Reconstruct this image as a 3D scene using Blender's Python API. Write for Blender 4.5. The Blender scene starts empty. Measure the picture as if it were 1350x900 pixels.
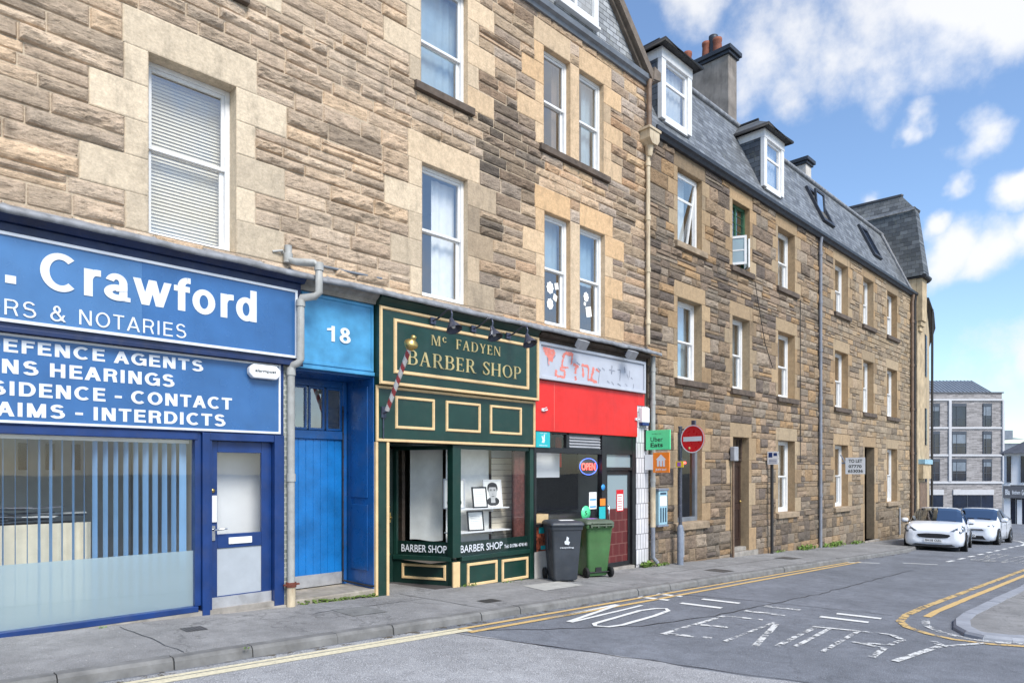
import bpy, math, random
import numpy as np
from mathutils import Vector, Matrix

R = math.radians
scene = bpy.context.scene
col = scene.collection
rnd = random.Random(7)

# ---------------------------------------------------------------- camera, sky, sun, exposure
cam_d = bpy.data.cameras.new("camera")
cam_d.lens = 24.0
cam_d.sensor_width = 36.0
cam_d.shift_y = 0.1275
cam_d.clip_end = 3000
cam = bpy.data.objects.new("camera", cam_d)
cam.location = (0, -8.3, 1.72)
cam.rotation_euler = (R(90), 0, R(-45))
col.objects.link(cam)
scene.camera = cam

SUN_EL, SUN_AZ = 47.0, 194.0      # azimuth measured from +Y clockwise (towards +X)
world = bpy.data.worlds.new("World")
scene.world = world
world.use_nodes = True
wt = world.node_tree
wt.nodes.clear()


def wn(t, **kw):
    n = wt.nodes.new(t)
    for k, v in kw.items():
        setattr(n, k, v)
    return n


def wl(a, b):
    wt.links.new(a, b)


def wmath(op, a, b=None, clamp=False):
    n = wn("ShaderNodeMath", operation=op, use_clamp=clamp)
    for i, v in enumerate((a, b)):
        if v is None:
            continue
        if isinstance(v, (int, float)):
            n.inputs[i].default_value = v
        else:
            wl(v, n.inputs[i])
    return n.outputs[0]


sky = wn("ShaderNodeTexSky", sky_type="NISHITA")
sky.sun_disc = False
sky.sun_elevation = R(SUN_EL)
sky.sun_rotation = R(SUN_AZ)
sky.air_density = 1.0
sky.dust_density = 0.6
sky.ozone_density = 2.0
tc = wn("ShaderNodeTexCoord")
nz = wn("ShaderNodeTexNoise")
nz.inputs["Scale"].default_value = 5.0
nz.inputs["Detail"].default_value = 9.0
nz.inputs["Roughness"].default_value = 0.62
wl(tc.outputs["Generated"], nz.inputs["Vector"])
nz2 = wn("ShaderNodeTexNoise")
nz2.inputs["Scale"].default_value = 2.3
nz2.inputs["Detail"].default_value = 6.0
wl(tc.outputs["Generated"], nz2.inputs["Vector"])
# cumulus banks: direction on the sky (in the world), angular radius
def sky_dir(px, py):
    X, Y = (px - 675) / 900, (622 - py) / 900
    v = Vector(((X + 1) / 2 ** .5, (1 - X) / 2 ** .5, Y))
    return v.normalized()


BANKS = [(1020, 75, 66), (1040, 130, 46), (1080, 35, 95), (1140, 70, 66), (1165, 0, 105), (1250, -15, 70), (1320, 0, 60), (1290, 30, 40),
         (1200, 158, 17), (1270, 186, 24), (1256, 236, 16), (1334, 255, 25), (1250, 338, 36), (1300, 338, 34),
         (1215, 300, 18), (1350, 326, 26), (1290, 492, 46), (1345, 486, 46), (1130, 262, 18), (940, -60, 60)]
# the banks' edges billow: the direction is stirred by noise before the distance is taken
nzw = wn("ShaderNodeTexNoise")
nzw.inputs["Scale"].default_value = 6.5
nzw.inputs["Detail"].default_value = 5.0
wl(tc.outputs["Generated"], nzw.inputs["Vector"])
wsub = wn("ShaderNodeVectorMath", operation="SUBTRACT")
wl(nzw.outputs["Color"], wsub.inputs[0]); wsub.inputs[1].default_value = (.5, .5, .5)
wsc = wn("ShaderNodeVectorMath", operation="SCALE")
wl(wsub.outputs[0], wsc.inputs[0]); wsc.inputs["Scale"].default_value = .15
wadd = wn("ShaderNodeVectorMath", operation="ADD")
wl(tc.outputs["Generated"], wadd.inputs[0]); wl(wsc.outputs[0], wadd.inputs[1])
field = None
for px, py, r in BANKS:
    d = sky_dir(px, py)
    k = 1 / (1 + ((px - 675) / 900) ** 2 + ((622 - py) / 900) ** 2) ** .5
    dist = wn("ShaderNodeVectorMath", operation="DISTANCE")
    wl(wadd.outputs[0], dist.inputs[0])
    dist.inputs[1].default_value = d
    f = wmath("SUBTRACT", 1.0, wmath("DIVIDE", dist.outputs["Value"], r / 900 * k * 1.5))
    field = f if field is None else wmath("MAXIMUM", field, f)
# unseen broken cloud added behind the camera to brighten the facade and panes
back = wn("ShaderNodeVectorMath", operation="DOT_PRODUCT")
wl(tc.outputs["Generated"], back.inputs[0])
back.inputs[1].default_value = (.1, -.95, .3)
bk = wmath("MULTIPLY", wmath("ADD", back.outputs["Value"], -0.42), 1.6)
bk = wmath("MINIMUM", bk, 0.55)
bk = wmath("ADD", bk, wmath("MULTIPLY", wmath("SUBTRACT", nz2.outputs["Fac"], 0.55), 2.2))
field = wmath("MAXIMUM", wmath("MAXIMUM", field, -0.9), wmath("SUBTRACT", bk, 0.12))
field = wmath("ADD", field, wmath("MULTIPLY", wmath("SUBTRACT", nz.outputs["Fac"], 0.52), 2.5))
cr = wn("ShaderNodeMapRange", interpolation_type="SMOOTHSTEP")
cr.inputs["From Min"].default_value = 0.08
cr.inputs["From Max"].default_value = 0.82
wl(field, cr.inputs["Value"])
cmix = wn("ShaderNodeMix", data_type="RGBA")
CLOUD = 4.7
cshade = wmath("ADD", CLOUD * .78, wmath("MULTIPLY", nz2.outputs["Fac"], CLOUD * .35))
ccol = wn("ShaderNodeCombineColor")
wl(cshade, ccol.inputs[0]); wl(wmath("MULTIPLY", cshade, 1.01), ccol.inputs[1]); wl(wmath("MULTIPLY", cshade, 1.04), ccol.inputs[2])
wl(wmath("MULTIPLY", cr.outputs[0], 0.95), cmix.inputs["Factor"])
tint = wn("ShaderNodeMix", data_type="RGBA", blend_type="MULTIPLY")
tint.inputs["Factor"].default_value = 1.0
wl(sky.outputs[0], tint.inputs[6])
tint.inputs[7].default_value = (0.99, 1.05, 1.10, 1)
wl(tint.outputs[2], cmix.inputs[6])
wl(ccol.outputs[0], cmix.inputs[7])
bg = wn("ShaderNodeBackground")
bg.inputs["Strength"].default_value = 0.115
wl(cmix.outputs[2], bg.inputs["Color"])
wo = wn("ShaderNodeOutputWorld")
wl(bg.outputs[0], wo.inputs["Surface"])

sun_d = bpy.data.lights.new("sun", "SUN")
sun_d.energy = 2.4
sun_d.angle = R(24)
sun_d.color = (1.0, 0.965, 0.91)
sun = bpy.data.objects.new("sun", sun_d)
sd = Vector((math.sin(R(SUN_AZ)) * math.cos(R(SUN_EL)), math.cos(R(SUN_AZ)) * math.cos(R(SUN_EL)), math.sin(R(SUN_EL))))
sun.rotation_euler = sd.to_track_quat("Z", "Y").to_euler()
col.objects.link(sun)

vs = scene.view_settings
vs.view_transform = "Standard"
vs.look = "None"
vs.exposure = 0.92
vs.gamma = 1.0
vs.use_curve_mapping = False
scene.cycles.max_bounces = 8
scene.cycles.transparent_max_bounces = 12


# ---------------------------------------------------------------- materials
def lin(c):
    c = c / 255.0
    return c / 12.92 if c <= .04045 else ((c + .055) / 1.055) ** 2.4


def rgb(r, g, b, k=1.0):
    return (lin(r) * k, lin(g) * k, lin(b) * k)


class Nodes:
    def __init__(self, name):
        self.m = bpy.data.materials.new(name)
        self.m.use_nodes = True
        self.t = self.m.node_tree
        self.t.nodes.clear()
        self.out = self.n("ShaderNodeOutputMaterial")
        self.p = self.n("ShaderNodeBsdfPrincipled")
        self.l(self.p.outputs[0], self.out.inputs[0])
        self.tc = self.n("ShaderNodeTexCoord")
        self.obj = self.tc.outputs["Object"]

    def n(self, t, **kw):
        n = self.t.nodes.new(t)
        for k, v in kw.items():
            setattr(n, k, v)
        return n

    def l(self, a, b):
        self.t.links.new(a, b)

    def setv(self, sock, v):
        if isinstance(v, (int, float)):
            sock.default_value = v
        elif isinstance(v, (tuple, list)):
            sock.default_value = (*v, 1) if (len(v) == 3 and len(sock.default_value) == 4) else v
        else:
            self.l(v, sock)

    def math(self, op, a, b=0.0, clamp=False):
        n = self.n("ShaderNodeMath", operation=op, use_clamp=clamp)
        self.setv(n.inputs[0], a); self.setv(n.inputs[1], b)
        return n.outputs[0]

    def noise(self, scale, detail=4, rough=.55, vec=None, stretch=None):
        v = vec if vec is not None else self.obj
        if stretch:
            mp = self.n("ShaderNodeMapping")
            mp.inputs["Scale"].default_value = stretch
            self.l(v, mp.inputs[0]); v = mp.outputs[0]
        n = self.n("ShaderNodeTexNoise")
        n.inputs["Scale"].default_value = scale
        n.inputs["Detail"].default_value = detail
        n.inputs["Roughness"].default_value = rough
        self.l(v, n.inputs["Vector"])
        return n.outputs["Fac"]

    def remap(self, v, a, b, c=0.0, d=1.0):
        n = self.n("ShaderNodeMapRange")
        self.l(v, n.inputs[0])
        for i, x in enumerate((a, b, c, d)):
            n.inputs[i + 1].default_value = x
        return n.outputs[0]

    def mix(self, f, a, b, blend="MIX"):
        n = self.n("ShaderNodeMix", data_type="RGBA", blend_type=blend)
        self.setv(n.inputs[0], f); self.setv(n.inputs[6], a); self.setv(n.inputs[7], b)
        return n.outputs[2]

    def bump(self, h, strength=.4, dist=.01, prev=None):
        n = self.n("ShaderNodeBump")
        n.inputs["Strength"].default_value = strength
        n.inputs["Distance"].default_value = dist
        self.l(h, n.inputs["Height"])
        if prev is not None:
            self.l(prev, n.inputs["Normal"])
        return n.outputs[0]

    def base(self, c): self.setv(self.p.inputs["Base Color"], c)
    def rough(self, c): self.setv(self.p.inputs["Roughness"], c)
    def normal(self, n): self.l(n, self.p.inputs["Normal"])


M = {}


def paint(name, c, rough=.4, var=.12, scale=6, bump=.0, metal=0.0, dirt=0.0, dirtc=(.12, .1, .08), streak=False, spec=.5):
    """weathered plain surface: broad tone variation, optional grime"""
    a = Nodes(name)
    v = a.noise(scale, 5)
    dark = tuple(x * (1 - var * 1.6) for x in c)
    light = tuple(min(1, x * (1 + var)) for x in c)
    cc = a.mix(a.remap(v, .3, .7), dark, light)
    if dirt:
        g = a.noise(scale * 1.7, 6, .7, stretch=(3, 3, .35) if streak else None)
        cc = a.mix(a.math("MULTIPLY", a.remap(g, .5, .75), dirt), cc, dirtc)
    a.base(cc)
    a.rough(a.remap(a.noise(scale * 3, 3), .3, .7, rough * .8, min(1, rough * 1.25)))
    a.p.inputs["Metallic"].default_value = metal
    a.p.inputs["Specular IOR Level"].default_value = spec
    if bump:
        a.normal(a.bump(a.noise(scale * 14, 4, .6), bump, .004))
    M[name] = a.m
    return a.m


def stone(name):
    a = Nodes(name)
    at = a.n("ShaderNodeAttribute", attribute_name="tone")
    c = at.outputs["Color"]
    n1 = a.noise(9, 6, .65)
    n2 = a.noise(42, 4, .6)
    c = a.mix(1.0, c, a.mix(a.remap(n1, .25, .75), (.80, .795, .79), (1.16, 1.155, 1.15)), "MULTIPLY")
    c = a.mix(.7, c, a.mix(a.remap(n2, .3, .7), (.78, .77, .76), (1.16, 1.16, 1.16)), "MULTIPLY")
    al = at.outputs["Alpha"]                        # 1 on rock faces, 0 on dressed stone
    st = a.noise(2.4, 5, .7, stretch=(1.6, 1, .5))
    c = a.mix(a.math("MULTIPLY", a.remap(st, .52, .70), .36), c, (.075, .066, .055))
    a.base(c); a.rough(.92)
    a.p.inputs["Specular IOR Level"].default_value = .2
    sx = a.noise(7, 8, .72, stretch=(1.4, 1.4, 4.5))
    c = a.mix(a.math("MULTIPLY", a.math("MULTIPLY", a.remap(sx, .44, .34), .75, True), al), c, a.mix(1.0, c, (.42, .40, .38), "MULTIPLY"))  # crevice shade painted in: rock colour darkened where the bump sinks
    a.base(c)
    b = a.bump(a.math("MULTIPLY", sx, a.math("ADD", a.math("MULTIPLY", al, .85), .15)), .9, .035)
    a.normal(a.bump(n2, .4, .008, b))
    M[name] = a.m


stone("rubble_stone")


def asphalt(name, c, speck=.5, scale=1.0, patch=.25, crack=0.0, grit=0.0):
    a = Nodes(name)
    v = a.n("ShaderNodeTexVoronoi")
    v.inputs["Scale"].default_value = 95 * scale
    a.l(a.obj, v.inputs["Vector"])
    sp = a.noise(160 * scale, 2, .5)
    big = a.noise(.9, 6, .62)
    mid = a.noise(5.5, 5, .6)
    cc = a.mix(a.remap(big, .32, .68), tuple(x * (1 - patch) for x in c), tuple(x * (1 + patch) for x in c))
    cc = a.mix(a.math("MULTIPLY", a.remap(mid, .42, .72), .65), cc, tuple(x * .62 for x in c))
    cc = a.mix(a.math("MULTIPLY", a.remap(sp, .56, .72), speck), cc, tuple(min(1, x * 2.6) for x in c))
    cc = a.mix(a.math("MULTIPLY", a.remap(sp, .44, .30), speck), cc, tuple(x * .35 for x in c))
    if crack:
        k = a.n("ShaderNodeTexVoronoi", feature="DISTANCE_TO_EDGE")
        k.inputs["Scale"].default_value = .55
        wv = a.n("ShaderNodeVectorMath", operation="ADD")
        nn = a.n("ShaderNodeTexNoise"); nn.inputs["Scale"].default_value = 2.2; nn.inputs["Detail"].default_value = 5
        a.l(a.obj, nn.inputs["Vector"])
        a.l(a.obj, wv.inputs[0]); a.l(nn.outputs["Color"], wv.inputs[1])
        a.l(wv.outputs[0], k.inputs["Vector"])
        cc = a.mix(a.math("MULTIPLY", a.remap(k.outputs["Distance"], .012, .0), crack), cc, tuple(x * .3 for x in c))
    if grit:                                        # pale chips and chewing gum
        g = a.n("ShaderNodeTexVoronoi"); g.inputs["Scale"].default_value = 17
        a.l(a.obj, g.inputs["Vector"])
        near = a.remap(g.outputs["Distance"], .17, .11)
        sep = a.n("ShaderNodeSeparateColor"); a.l(g.outputs["Color"], sep.inputs[0])
        pick = a.remap(sep.outputs[0], 1 - grit, 1 - grit + .02)
        zone = a.remap(a.noise(1.6, 3), .42, .6)
        cc = a.mix(a.math("MULTIPLY", a.math("MULTIPLY", near, pick, True), zone, True), cc, rgb(176, 174, 168))
    a.base(cc); a.rough(.9)
    a.p.inputs["Specular IOR Level"].default_value = .25
    a.normal(a.bump(v.outputs["Distance"], .5, .008))
    M[name] = a.m


asphalt("asphalt", rgb(112, 115, 121), .8, crack=.25)
asphalt("old_asphalt", rgb(148, 148, 149), .9, .7, .2)
asphalt("pavement_asphalt", rgb(134, 133, 132), .65, 1.0, .26, crack=.5, grit=.35)
asphalt("dark_patch", rgb(92, 93, 96), .5, 1.0, .15)
asphalt("terrain", rgb(120, 120, 118), .2, .3, .2)


def worn(name, c, wear):
    """road paint worn through to the asphalt below it"""
    a = Nodes(name)
    v = a.noise(7, 7, .72)
    f = a.noise(60, 3, .6)
    w = a.math("ADD", v, a.math("MULTIPLY", f, .35))
    mask = a.remap(w, wear + .05, wear - .03)       # 1 = paint kept
    a.base(a.mix(a.remap(a.noise(30, 4), .3, .7), tuple(x * .72 for x in c), c))
    a.rough(.75)
    tr = a.n("ShaderNodeBsdfTransparent")
    mx = a.n("ShaderNodeMixShader")
    a.l(mask, mx.inputs[0]); a.l(tr.outputs[0], mx.inputs[1]); a.l(a.p.outputs[0], mx.inputs[2])
    a.l(mx.outputs[0], a.out.inputs[0])
    M[name] = a.m


worn("white_road_paint", rgb(232, 232, 228), .82)
worn("worn_white_paint", rgb(225, 225, 222), .66)
worn("scuffed_white_paint", rgb(222, 222, 219), .70)
worn("yellow_road_paint", rgb(214, 180, 118), .84)
worn("worn_yellow_paint", rgb(212, 180, 120), .72)
worn("pale_yellow_paint", rgb(222, 212, 182), .84)


worn("gutter_grime", rgb(96, 88, 74), .60)


def glass(name, tint=(.93, .96, .97), k=1.5, rough=.0, gcol=(1, 1, 1), haze=0.0, hazec=(.6, .65, .68)):
    a = Nodes(name)
    tr = a.n("ShaderNodeBsdfTransparent"); tr.inputs[0].default_value = (*tint, 1)
    gl = a.n("ShaderNodeBsdfGlossy"); gl.inputs["Roughness"].default_value = rough
    gl.inputs["Color"].default_value = (*gcol, 1)
    wob = a.bump(a.noise(1.1, 1), .05, .02)
    a.l(wob, gl.inputs["Normal"])
    ge = a.n("ShaderNodeNewGeometry")
    dt = a.n("ShaderNodeVectorMath", operation="DOT_PRODUCT")
    a.l(ge.outputs["Incoming"], dt.inputs[0]); a.l(ge.outputs["Normal"], dt.inputs[1])
    q = a.math("POWER", a.math("SUBTRACT", 1.0, a.math("ABSOLUTE", dt.outputs["Value"])), 5.0)
    fr = a.math("MULTIPLY", a.math("ADD", a.math("MULTIPLY", q, .94), .06), k, True)
    mx = a.n("ShaderNodeMixShader")
    a.l(fr, mx.inputs[0])
    src = tr.outputs[0]
    if haze:
        df = a.n("ShaderNodeBsdfDiffuse"); df.inputs[0].default_value = (*hazec, 1)
        tl = a.n("ShaderNodeBsdfTranslucent"); tl.inputs[0].default_value = (*hazec, 1)
        m0 = a.n("ShaderNodeMixShader"); m0.inputs[0].default_value = .4
        a.l(df.outputs[0], m0.inputs[1]); a.l(tl.outputs[0], m0.inputs[2])
        m2 = a.n("ShaderNodeMixShader"); m2.inputs[0].default_value = haze
        a.l(tr.outputs[0], m2.inputs[1]); a.l(m0.outputs[0], m2.inputs[2])
        src = m2.outputs[0]
    a.l(src, mx.inputs[1]); a.l(gl.outputs[0], mx.inputs[2])
    a.l(mx.outputs[0], a.out.inputs[0])
    M[name] = a.m


glass("window_glass", (.94, .96, .97), 4.0)
glass("shop_glass", (.97, .985, .985), 1.1)
glass("frosted_film", (.8, .88, .92), 1.0, haze=.82, hazec=rgb(188, 208, 214))


def slate(name, axis, c=(110, 114, 119), bw=.26, bh=.14):
    a = Nodes(name)
    s = a.n("ShaderNodeSeparateXYZ"); a.l(a.obj, s.inputs[0])
    cb = a.n("ShaderNodeCombineXYZ")
    a.l(s.outputs[axis], cb.inputs[0]); a.l(s.outputs[2], cb.inputs[1])
    b = a.n("ShaderNodeTexBrick")
    b.offset = .5
    a.l(cb.outputs[0], b.inputs["Vector"])
    b.inputs["Scale"].default_value = 1.0
    b.inputs["Brick Width"].default_value = bw
    b.inputs["Row Height"].default_value = bh
    b.inputs["Mortar Size"].default_value = .007
    b.inputs["Mortar Smooth"].default_value = .3
    base = rgb(*c)
    b.inputs["Color1"].default_value = (*[x * .58 for x in base], 1)
    b.inputs["Color2"].default_value = (*[x * 1.32 for x in base], 1)
    b.inputs["Mortar"].default_value = (*[x * .25 for x in base], 1)
    n = a.noise(3, 6, .65)
    cc = a.mix(.8, b.outputs["Color"], a.mix(a.remap(n, .3, .7), (.75, .75, .77), (1.2, 1.2, 1.16)), "MULTIPLY")
    cc = a.mix(a.math("MULTIPLY", a.remap(a.noise(5, 6, .7), .56, .75), .4), cc, rgb(136, 136, 116))
    a.base(cc); a.rough(.55)
    # each course tilts: saw-tooth height
    fr = a.math("FRACT", a.math("DIVIDE", s.outputs[2], bh))
    h = a.math("ADD", a.math("MULTIPLY", fr, -.7), a.math("MULTIPLY", b.outputs["Fac"], -1.0))
    a.normal(a.bump(h, .7, .012))
    M[name] = a.m


slate("slate_front", 0)
slate("slate_side", 1, (74, 80, 88))
slate("slate_gable", 0, (152, 155, 158), .22, .10)
slate("slate_dark", 1, (98, 100, 101), .3, .17)
slate("slate_dark_front", 0, (98, 100, 101), .3, .17)


def bricks(name, axis, c, mortar, bw=.225, bh=.075, var=.35, rough=.85, ms=.008):
    a = Nodes(name)
    s = a.n("ShaderNodeSeparateXYZ"); a.l(a.obj, s.inputs[0])
    cb = a.n("ShaderNodeCombineXYZ")
    a.l(s.outputs[axis], cb.inputs[0]); a.l(s.outputs[2], cb.inputs[1])
    b = a.n("ShaderNodeTexBrick")
    a.l(cb.outputs[0], b.inputs["Vector"])
    b.inputs["Scale"].default_value = 1.0
    b.inputs["Brick Width"].default_value = bw
    b.inputs["Row Height"].default_value = bh
    b.inputs["Mortar Size"].default_value = ms
    b.inputs["Color1"].default_value = (*[x * (1 - var) for x in c], 1)
    b.inputs["Color2"].default_value = (*[min(1, x * (1 + var)) for x in c], 1)
    b.inputs["Mortar"].default_value = (*mortar, 1)
    a.base(a.mix(.5, b.outputs["Color"], a.mix(a.remap(a.noise(4, 5), .3, .7), (.8, .8, .8), (1.15, 1.15, 1.15)), "MULTIPLY"))
    a.rough(rough)
    a.normal(a.bump(b.outputs["Fac"], -.4, .006))
    M[name] = a.m


bricks("grey_brick", 0, rgb(142, 138, 137), rgb(158, 154, 152), .45, .11, .38)
bricks("wall_tiles", 0, rgb(150, 156, 146), rgb(196, 196, 188), .06, .06, .2, .3)
bricks("white_tiles", 0, rgb(205, 203, 205), rgb(120, 118, 122), .10, .32, .06, .35)
bricks("red_tiles", 0, rgb(92, 34, 34), rgb(120, 80, 74), .21, .24, .12, .3)
bricks("floor_tiles", 1, rgb(84, 80, 80), rgb(50, 48, 48), .15, .15, .2, .5)

paint("white_paint", rgb(222, 222, 221), .35, .04, 8, dirt=.12)
paint("clean_white", rgb(224, 224, 225), .45, .02, 8)
paint("navy_paint", rgb(18, 52, 108), .35, .16, 3, dirt=.12)
paint("dark_navy", rgb(16, 38, 80), .4, .2, 4, dirt=.2)
paint("sign_blue", rgb(52, 98, 150), .24, .14, 1.6, dirt=.16, dirtc=rgb(38, 78, 130), streak=True)
paint("sign_blue_left", rgb(70, 114, 162), .24, .12, 1.6, dirt=.14, dirtc=rgb(54, 94, 144), streak=True)
paint("letter_white", rgb(214, 218, 224), .4, .03, 9)
paint("pale_blue_paint", rgb(72, 146, 190), .35, .16, 4, dirt=.22, dirtc=rgb(44, 108, 156))
paint("door_blue", rgb(22, 106, 174), .26, .20, 2.4, dirt=.22, dirtc=rgb(16, 88, 156), bump=.06)
paint("deep_blue", rgb(22, 84, 148), .3, .16, 2.5, dirt=.2)
paint("grey_panel", rgb(166, 172, 178), .4, .05, 4, dirt=.1)
paint("steel_plate", rgb(190, 190, 192), .38, .10, 6, metal=.55, dirt=.25)
paint("chrome", rgb(215, 215, 215), .18, .04, 8, metal=1.0)
paint("brass", rgb(196, 168, 104), .36, .12, 9, metal=.9)
paint("green_paint", rgb(20, 54, 46), .35, .14, 3, dirt=.1)
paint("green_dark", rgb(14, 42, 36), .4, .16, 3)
paint("cream_trim", rgb(220, 188, 140), .4, .08, 6, dirt=.12)
paint("gold_letters", rgb(188, 172, 122), .42, .12, 12, metal=.15)
paint("pole_white", rgb(206, 202, 198), .5, .1, 9, dirt=.2)
paint("pole_red", rgb(158, 62, 64), .5, .15, 9, dirt=.15)
paint("lamp_metal", rgb(70, 74, 90), .32, .15, 9, metal=.4)
paint("lead", rgb(136, 138, 142), .55, .28, 7, bump=.25, dirt=.35, dirtc=rgb(82, 80, 78))
paint("gutter_grey", rgb(112, 118, 126), .5, .14, 5, dirt=.2)
paint("dark_gutter", rgb(48, 52, 60), .5, .18, 5)
paint("pvc_pipe", rgb(164, 164, 160), .45, .10, 6, dirt=.35, dirtc=rgb(120, 110, 96))
paint("cream_pipe", rgb(196, 180, 152), .6, .14, 5, dirt=.75, dirtc=rgb(128, 92, 62), streak=True)
paint("grey_pipe", rgb(126, 130, 140), .5, .12, 5, dirt=.3)
paint("black_pipe", rgb(40, 38, 38), .55, .2, 5)
paint("brown_pipe", rgb(120, 98, 80), .6, .2, 5, dirt=.4)
paint("rust", rgb(110, 58, 44), .8, .25, 12)
paint("red_panel", rgb(214, 38, 30), .42, .08, 2.2, dirt=.35, dirtc=rgb(178, 30, 26), streak=True)
paint("silver_box", rgb(178, 182, 190), .4, .05, 4, dirt=.2, dirtc=rgb(150, 150, 156))
paint("faded_face", rgb(176, 180, 190), .5, .05, 3, dirt=.2, dirtc=rgb(172, 174, 184))
paint("faded_red", rgb(214, 126, 114), .5, .14, 9)
paint("faded_grey", rgb(134, 138, 150), .5, .2, 9)
paint("black_frame", rgb(30, 30, 33), .35, .2, 6, dirt=.1, dirtc=rgb(70, 68, 66))
paint("dark_timber", rgb(74, 60, 50), .75, .3, 8, bump=.3, dirt=.3)
paint("grey_timber", rgb(152, 146, 138), .7, .2, 8, bump=.25, dirt=.4, dirtc=rgb(104, 98, 90))
paint("brown_door", rgb(50, 35, 30), .45, .22, 4, dirt=.2)
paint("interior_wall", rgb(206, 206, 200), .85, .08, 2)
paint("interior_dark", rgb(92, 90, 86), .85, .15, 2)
paint("interior_floor", rgb(96, 88, 80), .7, .15, 3)
paint("net_curtain", rgb(196, 202, 204), .9, .06, 7)
paint("white_curtain", rgb(238, 237, 233), .9, .05, 7)
paint("blue_curtain", rgb(150, 172, 184), .9, .08, 5)
paint("brown_curtain", rgb(118, 100, 86), .9, .1, 6)
paint("blind_slat", rgb(234, 227, 208), .6, .03, 7)
paint("blue_slat", rgb(124, 166, 206), .7, .05, 3)
paint("paper", rgb(236, 236, 232), .8, .03, 9)
paint("newspaper", rgb(150, 152, 158), .85, .5, 14)
paint("cream_cloth", rgb(222, 212, 188), .9, .07, 5, bump=.1)
paint("red_cloth", rgb(150, 44, 52), .85, .2, 6)
paint("black_plastic", rgb(28, 28, 30), .5, .15, 6)
paint("bin_grey", rgb(58, 63, 70), .5, .12, 4, dirt=.2, dirtc=rgb(100, 98, 94), bump=.08)
paint("bin_green", rgb(72, 112, 68), .45, .12, 4, dirt=.2, dirtc=rgb(100, 110, 80), bump=.08)
paint("bin_green_lid", rgb(80, 92, 76), .5, .12, 4, dirt=.2)
paint("purple_sticker", rgb(160, 96, 190), .4, .05, 9)
paint("tyre", rgb(26, 26, 27), .8, .2, 8)
paint("teal", rgb(34, 172, 178), .35, .05, 5)
paint("mint_green", rgb(92, 226, 156), .35, .04, 5)
paint("orange_sign", rgb(238, 132, 40), .35, .05, 5)
paint("ink", rgb(24, 40, 34), .5, .05, 5)
paint("sign_red", rgb(200, 22, 34), .3, .05, 5)
paint("sign_yellow", rgb(236, 204, 50), .4, .08, 9)
paint("sign_back", rgb(150, 152, 156), .5, .1, 6)
paint("post_dark", rgb(62, 66, 78), .5, .25, 14, dirt=.45, dirtc=rgb(150, 152, 158))
paint("post_grey", rgb(120, 128, 142), .5, .12, 9, dirt=.2)
paint("cabinet_blue", rgb(150, 186, 200), .45, .08, 6, dirt=.25)
paint("cabinet_slot", rgb(44, 66, 84), .5, .1, 6)
paint("sticker_blue", rgb(60, 150, 220), .4, .05, 8)
paint("photo_dark", rgb(50, 50, 52), .6, .3, 14)
paint("photo_skin", rgb(180, 180, 180), .6, .1, 9)
paint("food_print", rgb(178, 92, 66), .5, .6, 22)
paint("slatwall", rgb(206, 196, 178), .6, .05, 6)
paint("red_brick_panel", rgb(92, 50, 44), .75, .25, 14, dirt=.15, dirtc=rgb(170, 150, 140))
paint("concrete", rgb(150, 144, 136), .85, .22, 5, bump=.3, dirt=.35, dirtc=rgb(92, 86, 76))
paint("render_grey", rgb(138, 130, 122), .9, .26, 2.2, bump=.35, dirt=.5, dirtc=rgb(72, 68, 64), streak=True)
paint("render_white", rgb(200, 194, 186), .9, .12, 2.2, bump=.2, dirt=.25)
paint("pot_clay", rgb(136, 80, 60), .8, .18, 7, dirt=.35, dirtc=rgb(84, 60, 50))
paint("sill_stone", rgb(150, 132, 110), .9, .2, 6, bump=.35, dirt=.5, dirtc=rgb(76, 66, 56))
paint("dark_sill", rgb(92, 80, 70), .9, .25, 6, bump=.35, dirt=.5, dirtc=rgb(50, 44, 40))
paint("kerb_stone", rgb(118, 117, 115), .85, .2, 5, bump=.4, dirt=.4, dirtc=rgb(96, 92, 86))
paint("pale_kerb", rgb(146, 149, 156), .8, .12, 4, bump=.25, dirt=.2)
paint("step_stone", rgb(150, 142, 130), .9, .2, 5, bump=.35, dirt=.5, dirtc=rgb(88, 96, 54))
bricks("cover_iron", 0, rgb(88, 86, 84), rgb(56, 54, 52), .04, .04, .1, .55)
paint("cover_grey", rgb(172, 170, 164), .85, .1, 6, bump=.2)
paint("moss", rgb(86, 104, 44), .9, .35, 20, bump=.4)
paint("leaf_green", rgb(112, 140, 62), .7, .3, 12)
paint("bargeboard", rgb(112, 100, 88), .7, .22, 6, dirt=.35)
paint("cream_stone", rgb(186, 166, 134), .9, .2, 3, bump=.3, dirt=.5, dirtc=rgb(132, 110, 84), streak=True)
paint("white_render", rgb(224, 226, 230), .85, .04, 2)
paint("precast", rgb(192, 192, 194), .7, .04, 3)
paint("zinc_roof", rgb(124, 132, 142), .45, .07, 2, metal=.3)
paint("far_window", rgb(30, 40, 58), .1, .35, .6, spec=.6)
paint("far_blind", rgb(120, 130, 140), .5, .2, .8)
paint("far_frame", rgb(70, 76, 86), .4, .1, 5)
paint("fascia_grey", rgb(92, 94, 100), .5, .08, 4)
paint("dark_roof", rgb(72, 74, 80), .6, .2, 4)
paint("window_green", rgb(50, 94, 68), .5, .15, 8)


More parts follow.
